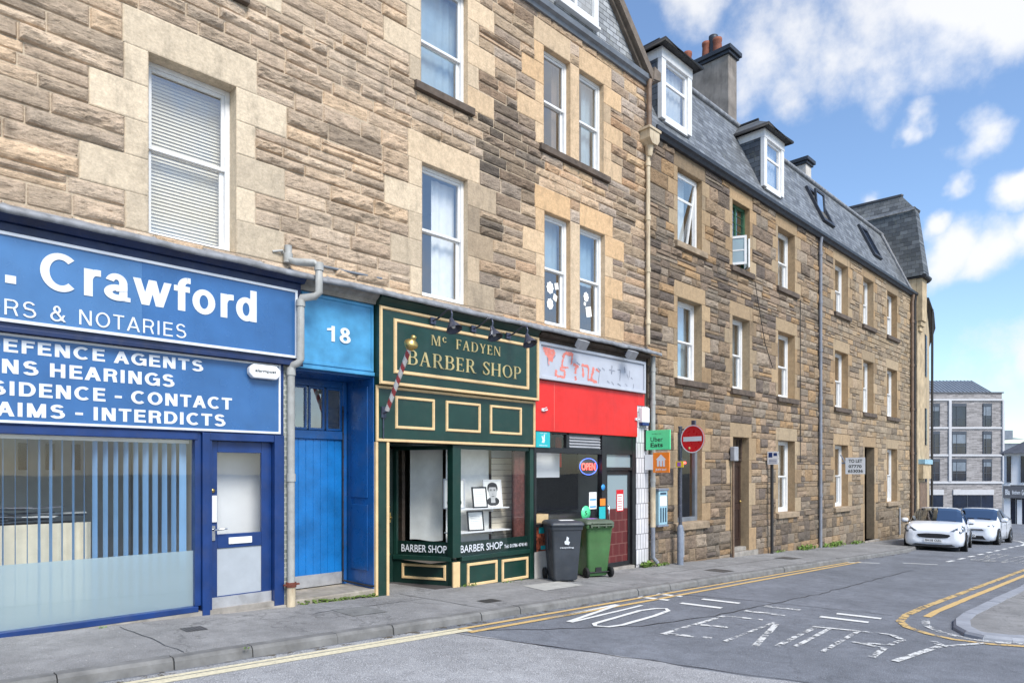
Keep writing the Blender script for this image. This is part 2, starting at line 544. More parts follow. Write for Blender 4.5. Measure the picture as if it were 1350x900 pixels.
def car_mats():
    a = Nodes("car_white")
    a.base(a.mix(a.remap(a.noise(4, 4), .3, .7), rgb(222, 226, 234), rgb(236, 239, 244)))
    a.rough(.28)
    a.p.inputs["Coat Weight"].default_value = .7
    a.p.inputs["Coat Roughness"].default_value = .04
    M["car_white"] = a.m
    a = Nodes("car_glass")
    a.base((.012, .016, .02)); a.rough(.03)
    a.p.inputs["IOR"].default_value = 2.1
    a.p.inputs["Metallic"].default_value = 1.0
    a.base((.34, .37, .41))
    M["car_glass"] = a.m
    a = Nodes("headlamp")
    a.base(a.mix(a.remap(a.noise(18, 2), .42, .6), rgb(44, 48, 54), rgb(120, 128, 138))); a.rough(.12)
    a.p.inputs["Coat Weight"].default_value = 1.0
    M["headlamp"] = a.m
    for nm, c, s in (("neon_red", (1.0, .06, .05), 3.0), ("neon_blue", (.1, .2, 1.0), 1.2)):
        a = Nodes(nm)
        a.base(c)
        a.p.inputs["Emission Color"].default_value = (*c, 1)
        a.p.inputs["Emission Strength"].default_value = s
        a.l(a.p.outputs[0], a.out.inputs[0])
        M[nm] = a.m


car_mats()

# ---------------------------------------------------------------- mesh helpers
class MB:
    """collects faces (world coordinates) and links them as ONE mesh object"""

    def __init__(self):
        self.v, self.f, self.mi, self.mats, self.cur, self.sm = [], [], [], [], 0, []
        self.smooth = False

    def mat(self, name):
        if name not in self.mats:
            self.mats.append(name)
        self.cur = self.mats.index(name)
        return self

    def add(self, verts, faces):
        o = len(self.v)
        self.v.extend([tuple(p) for p in verts])
        for f in faces:
            self.f.append([i + o for i in f]); self.mi.append(self.cur); self.sm.append(self.smooth)
        return self

    def box(self, x0, x1, y0, y1, z0, z1, M4=None):
        if x0 > x1: x0, x1 = x1, x0
        if y0 > y1: y0, y1 = y1, y0
        if z0 > z1: z0, z1 = z1, z0
        v = [(x, y, z) for z in (z0, z1) for y in (y0, y1) for x in (x0, x1)]
        if M4 is not None:
            v = [M4 @ Vector(p) for p in v]
        return self.add(v, [(0, 2, 3, 1), (4, 5, 7, 6), (0, 1, 5, 4), (2, 6, 7, 3), (0, 4, 6, 2), (1, 3, 7, 5)])

    def quad(self, *p):
        return self.add(p, [tuple(range(len(p)))])

    def prism(self, pts, d):
        """closed outline pts (3-D) extruded by vector d"""
        n = len(pts); d = Vector(d)
        v = [Vector(p) for p in pts] + [Vector(p) + d for p in pts]
        return self.add(v, [tuple(range(n))[::-1], tuple(range(n, 2 * n))] + [(i, (i + 1) % n, n + (i + 1) % n, n + i) for i in range(n)])

    def tube(self, path, r, n=10, cap=True):
        path = [Vector(p) for p in path]
        rs = r if isinstance(r, (list, tuple)) else [r] * len(path)
        was = self.smooth; self.smooth = True
        v, f = [], []
        up0 = None
        for i, p in enumerate(path):
            d = (path[min(i + 1, len(path) - 1)] - path[max(i - 1, 0)]).normalized()
            ref = Vector((0, 0, 1)) if abs(d.z) < .9 else Vector((1, 0, 0))
            a = d.cross(ref).normalized() if up0 is None else (up0 - d * up0.dot(d)).normalized()
            up0 = a
            b = d.cross(a)
            for k in range(n):
                t = 2 * math.pi * k / n
                v.append(p + a * (math.cos(t) * rs[i]) + b * (math.sin(t) * rs[i]))
        for i in range(len(path) - 1):
            for k in range(n):
                f.append((i * n + k, i * n + (k + 1) % n, (i + 1) * n + (k + 1) % n, (i + 1) * n + k))
        self.add(v, f)
        self.smooth = False
        if cap:
            self.add([v[k] for k in range(n)][::-1], [tuple(range(n))])
            self.add([v[(len(path) - 1) * n + k] for k in range(n)], [tuple(range(n))])
        self.smooth = was
        return self

    def lathe(self, prof, c, n=20, axis="z", M4=None):
        """prof: list of (r, h) along the axis"""
        was = self.smooth; self.smooth = True
        v, f = [], []
        for r, h in prof:
            for k in range(n):
                t = 2 * math.pi * k / n
                a, b = r * math.cos(t), r * math.sin(t)
                p = Vector((a, b, h)) if axis == "z" else (Vector((a, h, b)) if axis == "y" else Vector((h, a, b)))
                p = (M4 @ p) if M4 is not None else p
                v.append(p + Vector(c))
        for i in range(len(prof) - 1):
            for k in range(n):
                f.append((i * n + k, i * n + (k + 1) % n, (i + 1) * n + (k + 1) % n, (i + 1) * n + k))
        self.add(v, f)
        self.smooth = was
        return self

    def build(self, name, mat=None, parent=None, bevel=0.0):
        if mat:
            mats = [mat]; mi = [0] * len(self.f)
        else:
            mats, mi = self.mats, self.mi
        base = base_of(parent)
        if name == "pane" and len(self.f) == 6:          # one sheet of glass
            self.f, self.mi, self.sm = [self.f[2]], [self.mi[2]], [self.sm[2]]
            if not mat: mi = self.mi
            else: mi = [0]
        me = bpy.data.meshes.new(name)
        me.from_pydata([(p[0] - base[0], p[1] - base[1], p[2] - base[2]) for p in self.v], [], self.f)
        for m in mats:
            me.materials.append(M[m])
        me.polygons.foreach_set("material_index", mi)
        me.polygons.foreach_set("use_smooth", self.sm)
        me.update()
        o = bpy.data.objects.new(name, me)
        col.objects.link(o)
        if parent is not None:
            o.parent = parent
            o["base"] = list(base)
        if bevel:
            b = o.modifiers.new("bevel", "BEVEL")
            b.width = bevel; b.segments = 2; b.limit_method = "ANGLE"; b.angle_limit = R(40)
            b.harden_normals = False
        return o


def base_of(parent):
    if parent is None:
        return (0, 0, 0)
    if "base" in parent:
        return tuple(parent["base"])
    return tuple(parent.location)


def tag(o, label, cat, group=None):
    o["label"] = label; o["category"] = cat
    if group: o["group"] = group
    return o


def thing(name, label, cat, loc, group=None):
    o = bpy.data.objects.new(name, None)
    o.location = loc
    o.empty_display_size = .2
    col.objects.link(o)
    return tag(o, label, cat, group)


def single(mb, name, mat, label, cat, group=None, bevel=0.0):
    return tag(mb.build(name, mat, None, bevel), label, cat, group)


def structure(o):
    o["kind"] = "structure"
    return o


def ring(mb, s0, s1, z0, z1, w, y0, y1):
    """rectangular frame in the facade plane"""
    mb.box(s0, s0 + w, y0, y1, z0, z1)
    mb.box(s1 - w, s1, y0, y1, z0, z1)
    mb.box(s0 + w, s1 - w, y0, y1, z1 - w, z1)
    mb.box(s0 + w, s1 - w, y0, y1, z0, z0 + w)
    return mb


def moulding(mb, s0, s1, z0, z1, w, y, d):
    """raised picture-frame bead, mitred with sloping faces (front at y-d)"""
    def rect(i, yy):
        return [(s0 + i, yy, z0 + i), (s1 - i, yy, z0 + i), (s1 - i, yy, z1 - i), (s0 + i, yy, z1 - i)]
    rs = [rect(0, y), rect(w * .2, y - d), rect(w * .8, y - d), rect(w, y)]
    v = [p for r in rs for p in r]
    f = []
    for a in range(3):
        for k in range(4):
            f.append((a * 4 + k, a * 4 + (k + 1) % 4, (a + 1) * 4 + (k + 1) % 4, (a + 1) * 4 + k))
    return mb.add(v, f)


def text_mesh(body, bold=0.0, extrude=0.0, space=1.0):
    cu = bpy.data.curves.new("t", "FONT")
    cu.body = body
    cu.offset = bold
    cu.extrude = extrude
    cu.space_character = space
    cu.resolution_u = 4
    o = bpy.data.objects.new("t", cu)
    col.objects.link(o)
    dg = bpy.context.evaluated_depsgraph_get()
    dg.update()
    me = bpy.data.meshes.new_from_object(o.evaluated_get(dg))
    v = [p.co.copy() for p in me.vertices]
    f = [list(p.vertices) for p in me.polygons]
    bpy.data.objects.remove(o); bpy.data.curves.remove(cu); bpy.data.meshes.remove(me)
    return v, f


def bounds(v):
    return min(p.x for p in v), max(p.x for p in v), min(p.y for p in v), max(p.y for p in v)


def text(mb, body, x0, x1, z0, z1, fn, bold=0.0, ref=None, space=1.0, depth=.004):
    """lettering stretched to the rectangle; fn(u, w, d) gives the world point (d = height off the face).
    with ref, only the words of ref fill the rectangle and the rest runs on to the left"""
    v, f = text_mesh(body, bold, .5, space)
    rv = text_mesh(ref, bold, .5, space)[0] if ref else v
    rx0, rx1, ry0, ry1 = bounds(rv)
    bx0, bx1, by0, by1 = bounds(v)
    kx = (x1 - x0) / (rx1 - rx0)
    kz = (z1 - z0) / (ry1 - ry0)
    pts = [fn(x1 + (p.x - bx1) * kx, z0 + (p.y - ry0) * kz, (p.z + .5) * depth) for p in v]
    return mb.add(pts, f)


class Sans:
    """grotesque sign lettering built from bars, diagonals and bowls of even weight (cap height 1)"""

    def __init__(self, T):
        self.T = T

    def bar(self, x0, x1, z0, z1): return [[(x0, z0), (x1, z0), (x1, z1), (x0, z1)]]

    def diag(self, xa, za, xb, zb, k=1.08):
        w = self.T * k
        return [[(xa, za), (xa + w, za), (xb + w, zb), (xb, zb)]]

    def arc(self, x0, x1, z0, z1, a0, a1, n=16, tv=.92):
        cx, cz, rx, rz = (x0 + x1) / 2, (z0 + z1) / 2, (x1 - x0) / 2, (z1 - z0) / 2
        out = []
        for i in range(n):
            q = []
            for t in (a0 + (a1 - a0) * i / n, a0 + (a1 - a0) * (i + 1) / n):
                t = math.radians(t)
                c, s = math.cos(t), math.sin(t)
                q.append(((cx + rx * c, cz + rz * s), (cx + (rx - self.T) * c, cz + (rz - self.T * tv) * s)))
            out.append([q[0][0], q[1][0], q[1][1], q[0][1]])
        return out

    def glyph(self, ch):
        T = self.T; H = T * .92; b, d, arc = self.bar, self.diag, self.arc
        if ch == "A": return .78, d(0, 0, .39 - T * .54, 1) + d(.78 - T * 1.08, 0, .39 - T * .54, 1) + b(.16, .62, .24, .24 + H)
        if ch == "C": return .80, arc(.03, .85, -.015, 1.015, 48, 312, 26)
        if ch == "D": return .80, b(.06, .06 + T, 0, 1) + b(.06 + T, .40, 0, H) + b(.06 + T, .40, 1 - H, 1) + arc(.02, .78, 0, 1, -90, 90)
        if ch == "E": return .68, b(.06, .06 + T, 0, 1) + b(.06 + T, .66, 0, H) + b(.06 + T, .64, 1 - H, 1) + b(.06 + T, .61, .5 - H / 2 + .02, .5 + H / 2 + .02)
        if ch == "F": return .62, b(.06, .06 + T, 0, 1) + b(.06 + T, .62, 1 - H, 1) + b(.06 + T, .56, .46, .46 + H)
        if ch == "G": return .84, arc(.03, .85, -.015, 1.015, 45, 340, 28) + b(.47, .82, .42, .42 + H) + b(.82 - T * .8, .82, 0, .42)
        if ch == "H": return .80, b(.06, .06 + T, 0, 1) + b(.74 - T, .74, 0, 1) + b(.06 + T, .74 - T, .5 - H / 2 + .02, .5 + H / 2 + .02)
        if ch == "I": return .12 + T, b(.06, .06 + T, 0, 1)
        if ch == "L": return .60, b(.06, .06 + T, 0, 1) + b(.06 + T, .58, 0, H)
        if ch == "M": return .94, b(.06, .06 + T, 0, 1) + b(.88 - T, .88, 0, 1) + d(.47 - T * .5, 0, .06, 1) + d(.47 - T * .58, 0, .88 - T * 1.08, 1)
        if ch == "N": return .80, b(.06, .06 + T, 0, 1) + b(.74 - T, .74, 0, 1) + d(.74 - T * 1.15, 0, .06, 1, 1.15)
        if ch == "O": return .86, arc(.03, .83, -.015, 1.015, 0, 360, 34)
        if ch == "R": return .76, b(.06, .06 + T, 0, 1) + b(.06 + T, .44, 1 - H, 1) + b(.06 + T, .44, .42, .42 + H) + arc(.18, .72, .42, 1, -90, 90, 12) + d(.72 - T, 0, .46, .46, 1.0)
        if ch == "S": return .74, arc(.07, .67, .46, 1.015, 22, 232, 16) + arc(.03, .71, -.015, .55, -158, 52, 16) + [[(.13, .50), (.24, .50 + T), (.62, .50 + T * .35), (.55, .50 - T * .55)]]
        if ch == "T": return .68, b(.34 - T / 2, .34 + T / 2, 0, 1 - H) + b(.02, .66, 1 - H, 1)
        if ch == "-": return .42, b(.03, .39, .34, .34 + H)
        if ch == ".": return .32, b(.05, .05 + T * 1.1, 0, T * 1.1)
        if ch == "&": return .84, arc(.18, .58, .50, 1.015, 0, 360, 20) + arc(.03, .66, -.015, .62, 60, 330, 22) + d(.84 - T * 1.2, 0, .18, .72, 1.2) + [[(.56, .12), (.56 + T * .6, .04), (.80, .44), (.80 - T, .44)]]
        if ch == "1": return .56, b(.30, .30 + T, 0, 1) + [[(.08, .66), (.30, .70), (.30, .86), (.08, .80)]]
        if ch == "8": return .62, arc(.07, .55, .48, 1.01, 0, 360, 22) + arc(.03, .59, -.01, .56, 0, 360, 24)
        X = .74                                          # lower case
        if ch == "r": return .40, b(.06, .06 + T, 0, X) + arc(.06, .62, .10, X + .01, 92, 168, 8) + [[(.30, X - H), (.42, X - H * .95), (.42, X + .01), (.32, X + .01)]]
        if ch == "a": return .62, b(.55 - T, .55, .06, .52) + b(.55 - T * .8, .62, 0, .12) + arc(.06, .55, .22, X + .012, 0, 165, 12) + arc(.03, .62, -.012, .44, 60, 310, 18) + [[(.30, .36), (.55, .42), (.55, .42 - H * .7), (.30, .36 - H * .7)]]
        if ch == "w": return .92, d(.20, 0, .0, X, .98) + d(.20, 0, .46 - T * .5, X, .98) + d(.72 - T, 0, .46 - T * .5, X, .98) + d(.72 - T, 0, .92 - T, X, .98)
        if ch == "f": return .38, b(.10, .10 + T, 0, .80) + arc(.10, .60, .46, 1.01, 95, 180, 8) + b(.34, .42, 1.01 - H, 1.01) + b(.0, .40, X - H, X)
        if ch == "o": return .66, arc(.03, .63, -.012, X + .012, 0, 360, 26)
        if ch == "d": return .68, arc(.03, .60, -.012, X + .012, 0, 360, 26) + b(.62 - T, .62, 0, 1)
        raise KeyError(ch)

    def layout(self, body, track, space=.36):
        x, out = 0, []
        for ch in body:
            if ch == " ":
                x += space; continue
            w, p = self.glyph(ch)
            out.append((x, p)); x += w + track
        xs = [x0 + q[0] for x0, p in out for pp in p for q in pp]
        return out, min(xs), max(xs)

    def write(self, mb, body, s0, s1, z0, z1, fn, ref=None, track=.05, space=.36, d=.004):
        lay, a, b = self.layout(body, track, space)
        _, ra, rb = self.layout(ref or body, track, space)
        kx, kz = (s1 - s0) / (rb - ra), z1 - z0
        for x0, polys in lay:
            for j, poly in enumerate(polys):
                dd = d + .00012 * j
                pts = [(s1 + (x0 + px - b) * kx, z0 + pz * kz) for px, pz in poly]
                f = [fn(u, w, 0.0) for u, w in pts]; g = [fn(u, w, dd) for u, w in pts]
                n = len(pts)
                mb.add(f + g, [tuple(range(n, 2 * n))] + [(i, (i + 1) % n, n + (i + 1) % n, n + i) for i in range(n)])
        return mb


def on_wall(y):
    return lambda u, w, d: (u, y - d, w)


def on_cross(s, y0):
    """face looking towards -X; u runs outward from the wall at y0"""
    return lambda u, w, d: (s - d, y0 - u, w)


# ---------------------------------------------------------------- numpy noise for the rock faces
_tab = np.random.RandomState(3).rand(256, 256)


def vnoise(x, y):
    xi, yi = np.floor(x).astype(int), np.floor(y).astype(int)
    fx, fy = x - xi, y - yi
    fx = fx * fx * (3 - 2 * fx); fy = fy * fy * (3 - 2 * fy)
    a, b = _tab[xi & 255, yi & 255], _tab[(xi + 1) & 255, yi & 255]
    c, d = _tab[xi & 255, (yi + 1) & 255], _tab[(xi + 1) & 255, (yi + 1) & 255]
    return (a * (1 - fx) + b * fx) * (1 - fy) + (c * (1 - fx) + d * fx) * fy


def fbm(x, y, o=4):
    s, a, t = 0, .5, 0
    for i in range(o):
        s = s + a * vnoise(x * 2 ** i + 17.3 * i, y * 2 ** i + 5.1 * i); t += a; a *= .55
    return s / t


class StoneWall:
    relief = .03

    def __init__(self, seed):
        self.r = random.Random(seed)
        self.V, self.F, self.C, self.n = [], [], [], 0

    def grid(self, us, zs, Y, colr, rock=True):
        """us, zs 1-D arrays; Y 2-D array of offsets (len(zs), len(us))"""
        nu, nz_ = len(us), len(zs)
        U, Z = np.meshgrid(us, zs)
        v = np.stack([U, Y, Z], -1).reshape(-1, 3)
        i = np.arange((nz_ - 1) * (nu - 1))
        a = (i // (nu - 1)) * nu + i % (nu - 1)
        f = np.stack([a, a + 1, a + nu + 1, a + nu], -1) + self.n
        self.V.append(v); self.F.append(f)
        self.C.append(np.tile(np.array([*colr, 1.0 if rock else 0.0]), (len(v), 1)))
        self.n += len(v)

    def flat(self, p, colr):
        self.V.append(np.array(p, float)); self.F.append(np.array([[0, 1, 2, 3]]) + self.n)
        self.C.append(np.tile(np.array([*colr, 0.0]), (4, 1))); self.n += 4

    def block(self, s0, s1, z0, z1, res, colr, rock=True):
        g = .004 if rock else .0015
        s0 += g; s1 -= g; z0 += g; z1 -= g
        w, h = s1 - s0, z1 - z0
        e = min(.014, w * .2, h * .2)
        nu = max(2, int(w / res)); nv = max(2, int(h / res))
        us = np.concatenate([[s0], np.linspace(s0 + e, s1 - e, nu), [s1]])
        zs = np.concatenate([[z0], np.linspace(z0 + e, z1 - e, nv), [z1]])
        U, Z = np.meshgrid(us, zs)
        if rock:
            ox, oz = self.r.random() * 90, self.r.random() * 90
            amp = self.relief * (.5 + 1.1 * self.r.random() ** 1.3)
            n = fbm((U + ox) * 3.5 + (Z) * 3, (Z + oz) * 9 + U * self.r.uniform(-2, 2), 4)
            q = n * 5.0                                   # bedding planes break away in ledges
            fq = q - np.floor(q)
            n = n * .35 + .65 * (np.floor(q) + np.clip(fq * 3.0, 0, 1)) / 5.0
            rid = 1 - np.abs(2 * fbm((U + oz) * 3.4, (Z + ox) * 8 - U * 2, 3) - 1)
            de = np.minimum(np.minimum(U - s0, s1 - U), np.minimum(Z - z0, z1 - Z))
            dome = np.clip(de / .045, 0, 1) ** .6
            tilt = (self.r.random() - .5) * .03 * (Z - (z0 + z1) / 2) / h + (self.r.random() - .5) * .03 * (U - (s0 + s1) / 2) / w
            Y = -(.008 + dome * (amp * (n * 1.5 + rid * .5 - .55)) + tilt)
            Y = np.minimum(Y, -.003)
        else:
            Y = np.full(U.shape, -(.012 + self.r.random() * .004)) - .0015 * fbm(U * 9, Z * 9, 3)
        edge = np.zeros(U.shape, bool)
        edge[0, :] = edge[-1, :] = True; edge[:, 0] = edge[:, -1] = True
        Y = np.where(edge, .000 if rock else -.0085, Y)
        self.grid(us, zs, Y, colr, rock)

    def build(self, name, parent):
        base = np.array(base_of(parent))
        V = np.concatenate(self.V) - base; F = np.concatenate(self.F); C = np.concatenate(self.C)
        me = bpy.data.meshes.new(name)
        me.vertices.add(len(V)); me.loops.add(F.size); me.polygons.add(len(F))
        me.vertices.foreach_set("co", V.ravel())
        me.loops.foreach_set("vertex_index", F.ravel().astype(np.int32))
        me.polygons.foreach_set("loop_start", np.arange(0, F.size, 4, dtype=np.int32))
        at = me.attributes.new("tone", "FLOAT_COLOR", "POINT")
        at.data.foreach_set("color", C.ravel().astype(np.float32))
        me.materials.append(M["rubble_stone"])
        me.polygons.foreach_set("use_smooth", np.zeros(len(F), bool))
        me.update(); me.validate()
        o = bpy.data.objects.new(name, me)
        col.objects.link(o)
        o.parent = parent; o["base"] = list(base)
        return o


def lay_wall(name, parent, s0, s1, z0, z1, openings, breaks, res, tone, dressed, mortar, seed, lintel=.34, wide=(.20, .42), nq=5,
             extra=(), course=(.17, .30), reveal=.2, split=.28, widths=(.26, .85), cut=(), relief=.03):
    """snecked rubble wall with dressed margins round its openings: every stone is modelled.
    openings: (s0, s1, z0, z1); extra: dressed rectangles (mullions, bands); cut: rectangles left without stones"""
    W = StoneWall(seed); r = W.r; W.relief = relief
    zset = {round(z0, 4), round(z1, 4)} | {round(b, 4) for b in breaks}
    rects = []                                    # dressed
    for (a, b, c, d) in openings:
        q = [c + (d - c) * i / nq for i in range(nq + 1)]
        zset |= {round(x, 4) for x in q} | {round(d + lintel, 4)}
        ov = .16 if wide[0] < .2 else .26
        skipL = any(abs(e[1] - a) < .01 for e in extra)
        skipR = any(abs(e[0] - b) < .01 for e in extra)
        for i in range(nq):
            wl_ = wide[i % 2] * (1 + .2 * (r.random() - .5)); wr_ = wide[(i + 1) % 2] * (1 + .2 * (r.random() - .5))
            if not skipL: rects.append((a - wl_, a, q[i], q[i + 1]))
            if not skipR: rects.append((b, b + wr_, q[i], q[i + 1]))
        rects.append((a - (0 if skipL else ov), b + (0 if skipR else ov), d, d + lintel))
    rects += list(extra)
    for e in extra:
        zset |= {round(e[2], 4), round(e[3], 4)}
    for c in cut:
        zset |= {round(c[2], 4), round(c[3], 4)}
    zb = sorted(z for z in zset if z0 - 1e-6 <= z <= z1 + 1e-6)
    zb = [z for i, z in enumerate(zb) if i == 0 or z - zb[i - 1] > 1e-3]
    levels = []
    for a, b in zip(zb, zb[1:]):
        h = b - a
        t = r.uniform(*course)
        n = max(1, round(h / t))
        cuts = [a + h * (i + (0 if i in (0, n) else (r.random() - .5) * .25)) / n for i in range(n + 1)]
        levels += list(zip(cuts, cuts[1:]))
    for (a, b) in levels:
        mid = (a + b) / 2
        blocked = sorted([(x[0], x[1]) for x in rects + list(openings) + list(cut) if x[2] < mid < x[3]])
        cur, spans = s0, []
        for (p, q) in blocked:
            if p > cur + .02: spans.append((cur, p))
            cur = max(cur, q)
        if cur < s1 - .02: spans.append((cur, s1))
        for (p, q) in spans:
            L = q - p
            k = max(1, round(L / r.uniform(widths[0] + .12, widths[1] - .12)))
            ws = [r.uniform(.5, 1.5) for _ in range(k)]
            t = sum(ws); x = p
            for w_ in ws:
                x2 = x + L * w_ / t
                rs = res((x + x2) / 2) if callable(res) else res
                if r.random() < split and b - a > .17:
                    m = a + (b - a) * r.uniform(.38, .62)
                    W.block(x, x2, a, m, rs, tone((x + x2) / 2, mid, r)); W.block(x, x2, m, b, rs, tone((x + x2) / 2, mid, r))
                else:
                    W.block(x, x2, a, b, rs, tone((x + x2) / 2, mid, r))
                x = x2
    for (a, b, c, d) in rects:
        W.block(a, b, c, d, .12, dressed((a + b) / 2, (c + d) / 2, r), False)
    # mortar sheet behind the stones, open at the openings
    ss = sorted({s0, s1} | {x for o in list(openings) + list(cut) for x in o[:2] if s0 <= x <= s1})
    zz = sorted({z0, z1} | {x for o in list(openings) + list(cut) for x in o[2:4] if z0 <= x <= z1})
    for a, b in zip(ss, ss[1:]):
        for c, d in zip(zz, zz[1:]):
            ms, mz = (a + b) / 2, (c + d) / 2
            if any(o[0] < ms < o[1] and o[2] < mz < o[3] for o in list(openings) + list(cut)):
                continue
            W.flat([(a, -.003, c), (b, -.003, c), (b, -.003, d), (a, -.003, d)], mortar)
    for (a, b, c, d) in openings:
        dc = dressed((a + b) / 2, (c + d) / 2, r)
        y0, y1 = -.012, reveal
        W.flat([(a, y0, c), (a, y0, d), (a, y1, d), (a, y1, c)], dc)
        W.flat([(b, y0, c), (b, y1, c), (b, y1, d), (b, y0, d)], dc)
        W.flat([(a, y0, d), (b, y0, d), (b, y1, d), (a, y1, d)], dc)
        W.flat([(a, y0, c), (a, y1, c), (b, y1, c), (b, y0, c)], dc)
    return W.build(name, parent)


def zg(s):
    """height of the pavement along the street (it falls to the right)"""
    return .145 - .0352 * max(-30.0, min(72.0, s))


def folds(mb, s0, s1, y, z0, z1, n=14, amp=.03, seed=0, flare=0.0):
    """hanging cloth with soft vertical folds"""
    r = random.Random(seed)
    ph = [r.uniform(0, 6.28) for _ in range(4)]
    was = mb.smooth; mb.smooth = True
    N = n * 6
    v, f = [], []
    for j, z in enumerate((z0, (z0 + z1) / 2, z1)):
        k = (1 - j / 2)
        for i in range(N + 1):
            t = i / N
            o = math.sin(t * n * 6.28 + ph[0] + .4 * math.sin(t * 9 + ph[1])) * amp * (.6 + .4 * math.sin(t * 5 + ph[2]))
            v.append((s0 + (s1 - s0) * t * (1 + flare * k), y + o, z))
    for j in range(2):
        for i in range(N):
            a = j * (N + 1) + i
            f.append((a, a + 1, a + N + 2, a + N + 1))
    mb.add(v, f)
    mb.smooth = was
    return mb

# ================================================================ GROUND
def ground_pt(s, y, dz=0.0):
    return (s, y, zg(s) + dz)


ROAD = -.10
B = [-60, -30, 72, 400, 1500]
mb = MB()
for y0, y1 in ((-900, 900),):
    for a, b in zip(B, B[1:]):
        mb.quad((a, y0, zg(a) - .16), (b, y0, zg(b) - .16), (b, y1, zg(b) - .16), (a, y1, zg(a) - .16))
structure(mb.build("terrain", "terrain"))

mb = MB()
# carriageway: street plus the junction the camera stands in, then the bend at the far end
for a, b in ((-30, 72), (72, 110)):
    mb.quad(ground_pt(a, -40, ROAD), ground_pt(b, -40, ROAD), ground_pt(b, 60, ROAD), ground_pt(a, 60, ROAD))
structure(mb.build("road", "asphalt"))

mb = MB()
edge = []
rr = random.Random(5)
N = 46
for i in range(N + 1):
    y = -1.96 - (14 - 1.96) * i / N
    edge.append((5.0 + .30 * (-y - 1.96) + rr.uniform(-.03, .03) + .03 * math.sin(i * .9), y))
pts = [ground_pt(s, y, ROAD + .004) for s, y in edge] + [ground_pt(-20, -14, ROAD + .004), ground_pt(-20, -1.96, ROAD + .004)]
mb.add(pts, [tuple(range(len(pts)))])
structure(mb.build("junction_road_surface", "old_asphalt"))

# pavement along the shops, with granite kerb stones
KY = -1.93
mb = MB()
mb.quad(ground_pt(-30, KY + .16), ground_pt(24.2, KY + .16), ground_pt(24.2, .9), ground_pt(-30, .9))
far = [(24.2, -1.91), (30, -1.25), (34, -.95), (40, .15), (47, 1.75), (60, 5.2)]
pv = [(x, y + .16) for x, y in far] + [(60, 9), (31, 6), (24.2, .9)]
mb.add([ground_pt(*p) for p in pv], [tuple(range(len(pv)))])
structure(mb.build("pavement", "pavement_asphalt"))


def kerb_run(mb, path, w=.16, h=.13, seed=1, lmin=.62, lmax=1.0, tilt=.008, top=0.0):
    """row of kerb stones along a polyline; kerb face on the right-hand side of travel"""
    r = random.Random(seed)
    P = [Vector((p[0], p[1])) for p in path]
    for a, b in zip(P, P[1:]):
        L = (b - a).length; d = (b - a) / L; nrm = Vector((d.y, -d.x))
        t = 0
        while t < L - .02:
            l = min(r.uniform(lmin, lmax), L - t)
            if L - t - l < .25: l = L - t
            p, q = a + d * (t + .004), a + d * (t + l - .005)
            o, o2 = r.uniform(-tilt, tilt), r.uniform(-tilt, tilt)
            hh, v = top + .004 + r.uniform(-.004, .006), []
            for e, oo in ((p, o), (q, o2)):
                e = e + nrm * oo
                inn = e - nrm * w
                zt = zg(e.x) + hh
                v += [(e.x + nrm.x * .0, e.y + nrm.y * .0, zt - h), (e.x - nrm.x * .012, e.y - nrm.y * .012, zt - .03), (e.x - nrm.x * .04, e.y - nrm.y * .04, zt), (inn.x, inn.y, zt), (inn.x, inn.y, zt - h)]
            mb.add(v, [(0, 5, 6, 1), (1, 6, 7, 2), (2, 7, 8, 3), (3, 8, 9, 4), (0, 1, 2, 3, 4), (9, 8, 7, 6, 5)])
            t += l


mb = MB()
kerb_run(mb, [(-20, KY)] + far, seed=4)
structure(mb.build("kerb", "kerb_stone"))

# opposite pavement corner
isl = [(40, -5.85), (11.6, -5.9), (10.9, -5.95), (10.3, -6.08), (9.92, -6.28), (9.80, -6.5), (9.92, -6.78), (10.3, -7.2), (11.0, -8.2), (12.6, -11), (14, -20)]
mb = MB()
inner = [(40, -6.02), (11.65, -6.07), (11.0, -6.12), (10.45, -6.23), (10.12, -6.38), (10.03, -6.5), (10.1, -6.68), (10.45, -7.1), (11.15, -8.1), (12.75, -10.9), (14.15, -20), (40, -20)]
mb.add([ground_pt(s, y, -.047) for s, y in inner][::-1], [tuple(range(len(inner)))])
structure(mb.build("corner_pavement", "pavement_asphalt"))
mb = MB()
kerb_run(mb, isl, w=.2, h=.10, top=-.045, seed=9, lmin=.45, lmax=.9)
structure(mb.build("corner_kerb", "pale_kerb"))


# ---- road markings: sheets 4 mm above the road
def strip(mb, path, w, dz, jit=.0, seed=0):
    r = random.Random(seed)
    P = [Vector(p) for p in path]
    v, f = [], []
    for i, p in enumerate(P):
        d = (P[min(i + 1, len(P) - 1)] - P[max(i - 1, 0)]).normalized()
        n = Vector((-d.y, d.x)) * w / 2
        for k in (1, -1):
            q = p + n * k * (1 + r.uniform(-jit, jit))
            v.append(ground_pt(q.x, q.y, dz))
    for i in range(len(P) - 1):
        f.append((2 * i, 2 * i + 1, 2 * i + 3, 2 * i + 2))
    mb.add(v, f)


def dense(path, step=.4):
    out = []
    for a, b in zip(path, path[1:]):
        a, b = Vector(a), Vector(b)
        n = max(1, int((b - a).length / step))
        out += [tuple(a.lerp(b, i / n)) for i in range(n)]
    return out + [tuple(path[-1])]


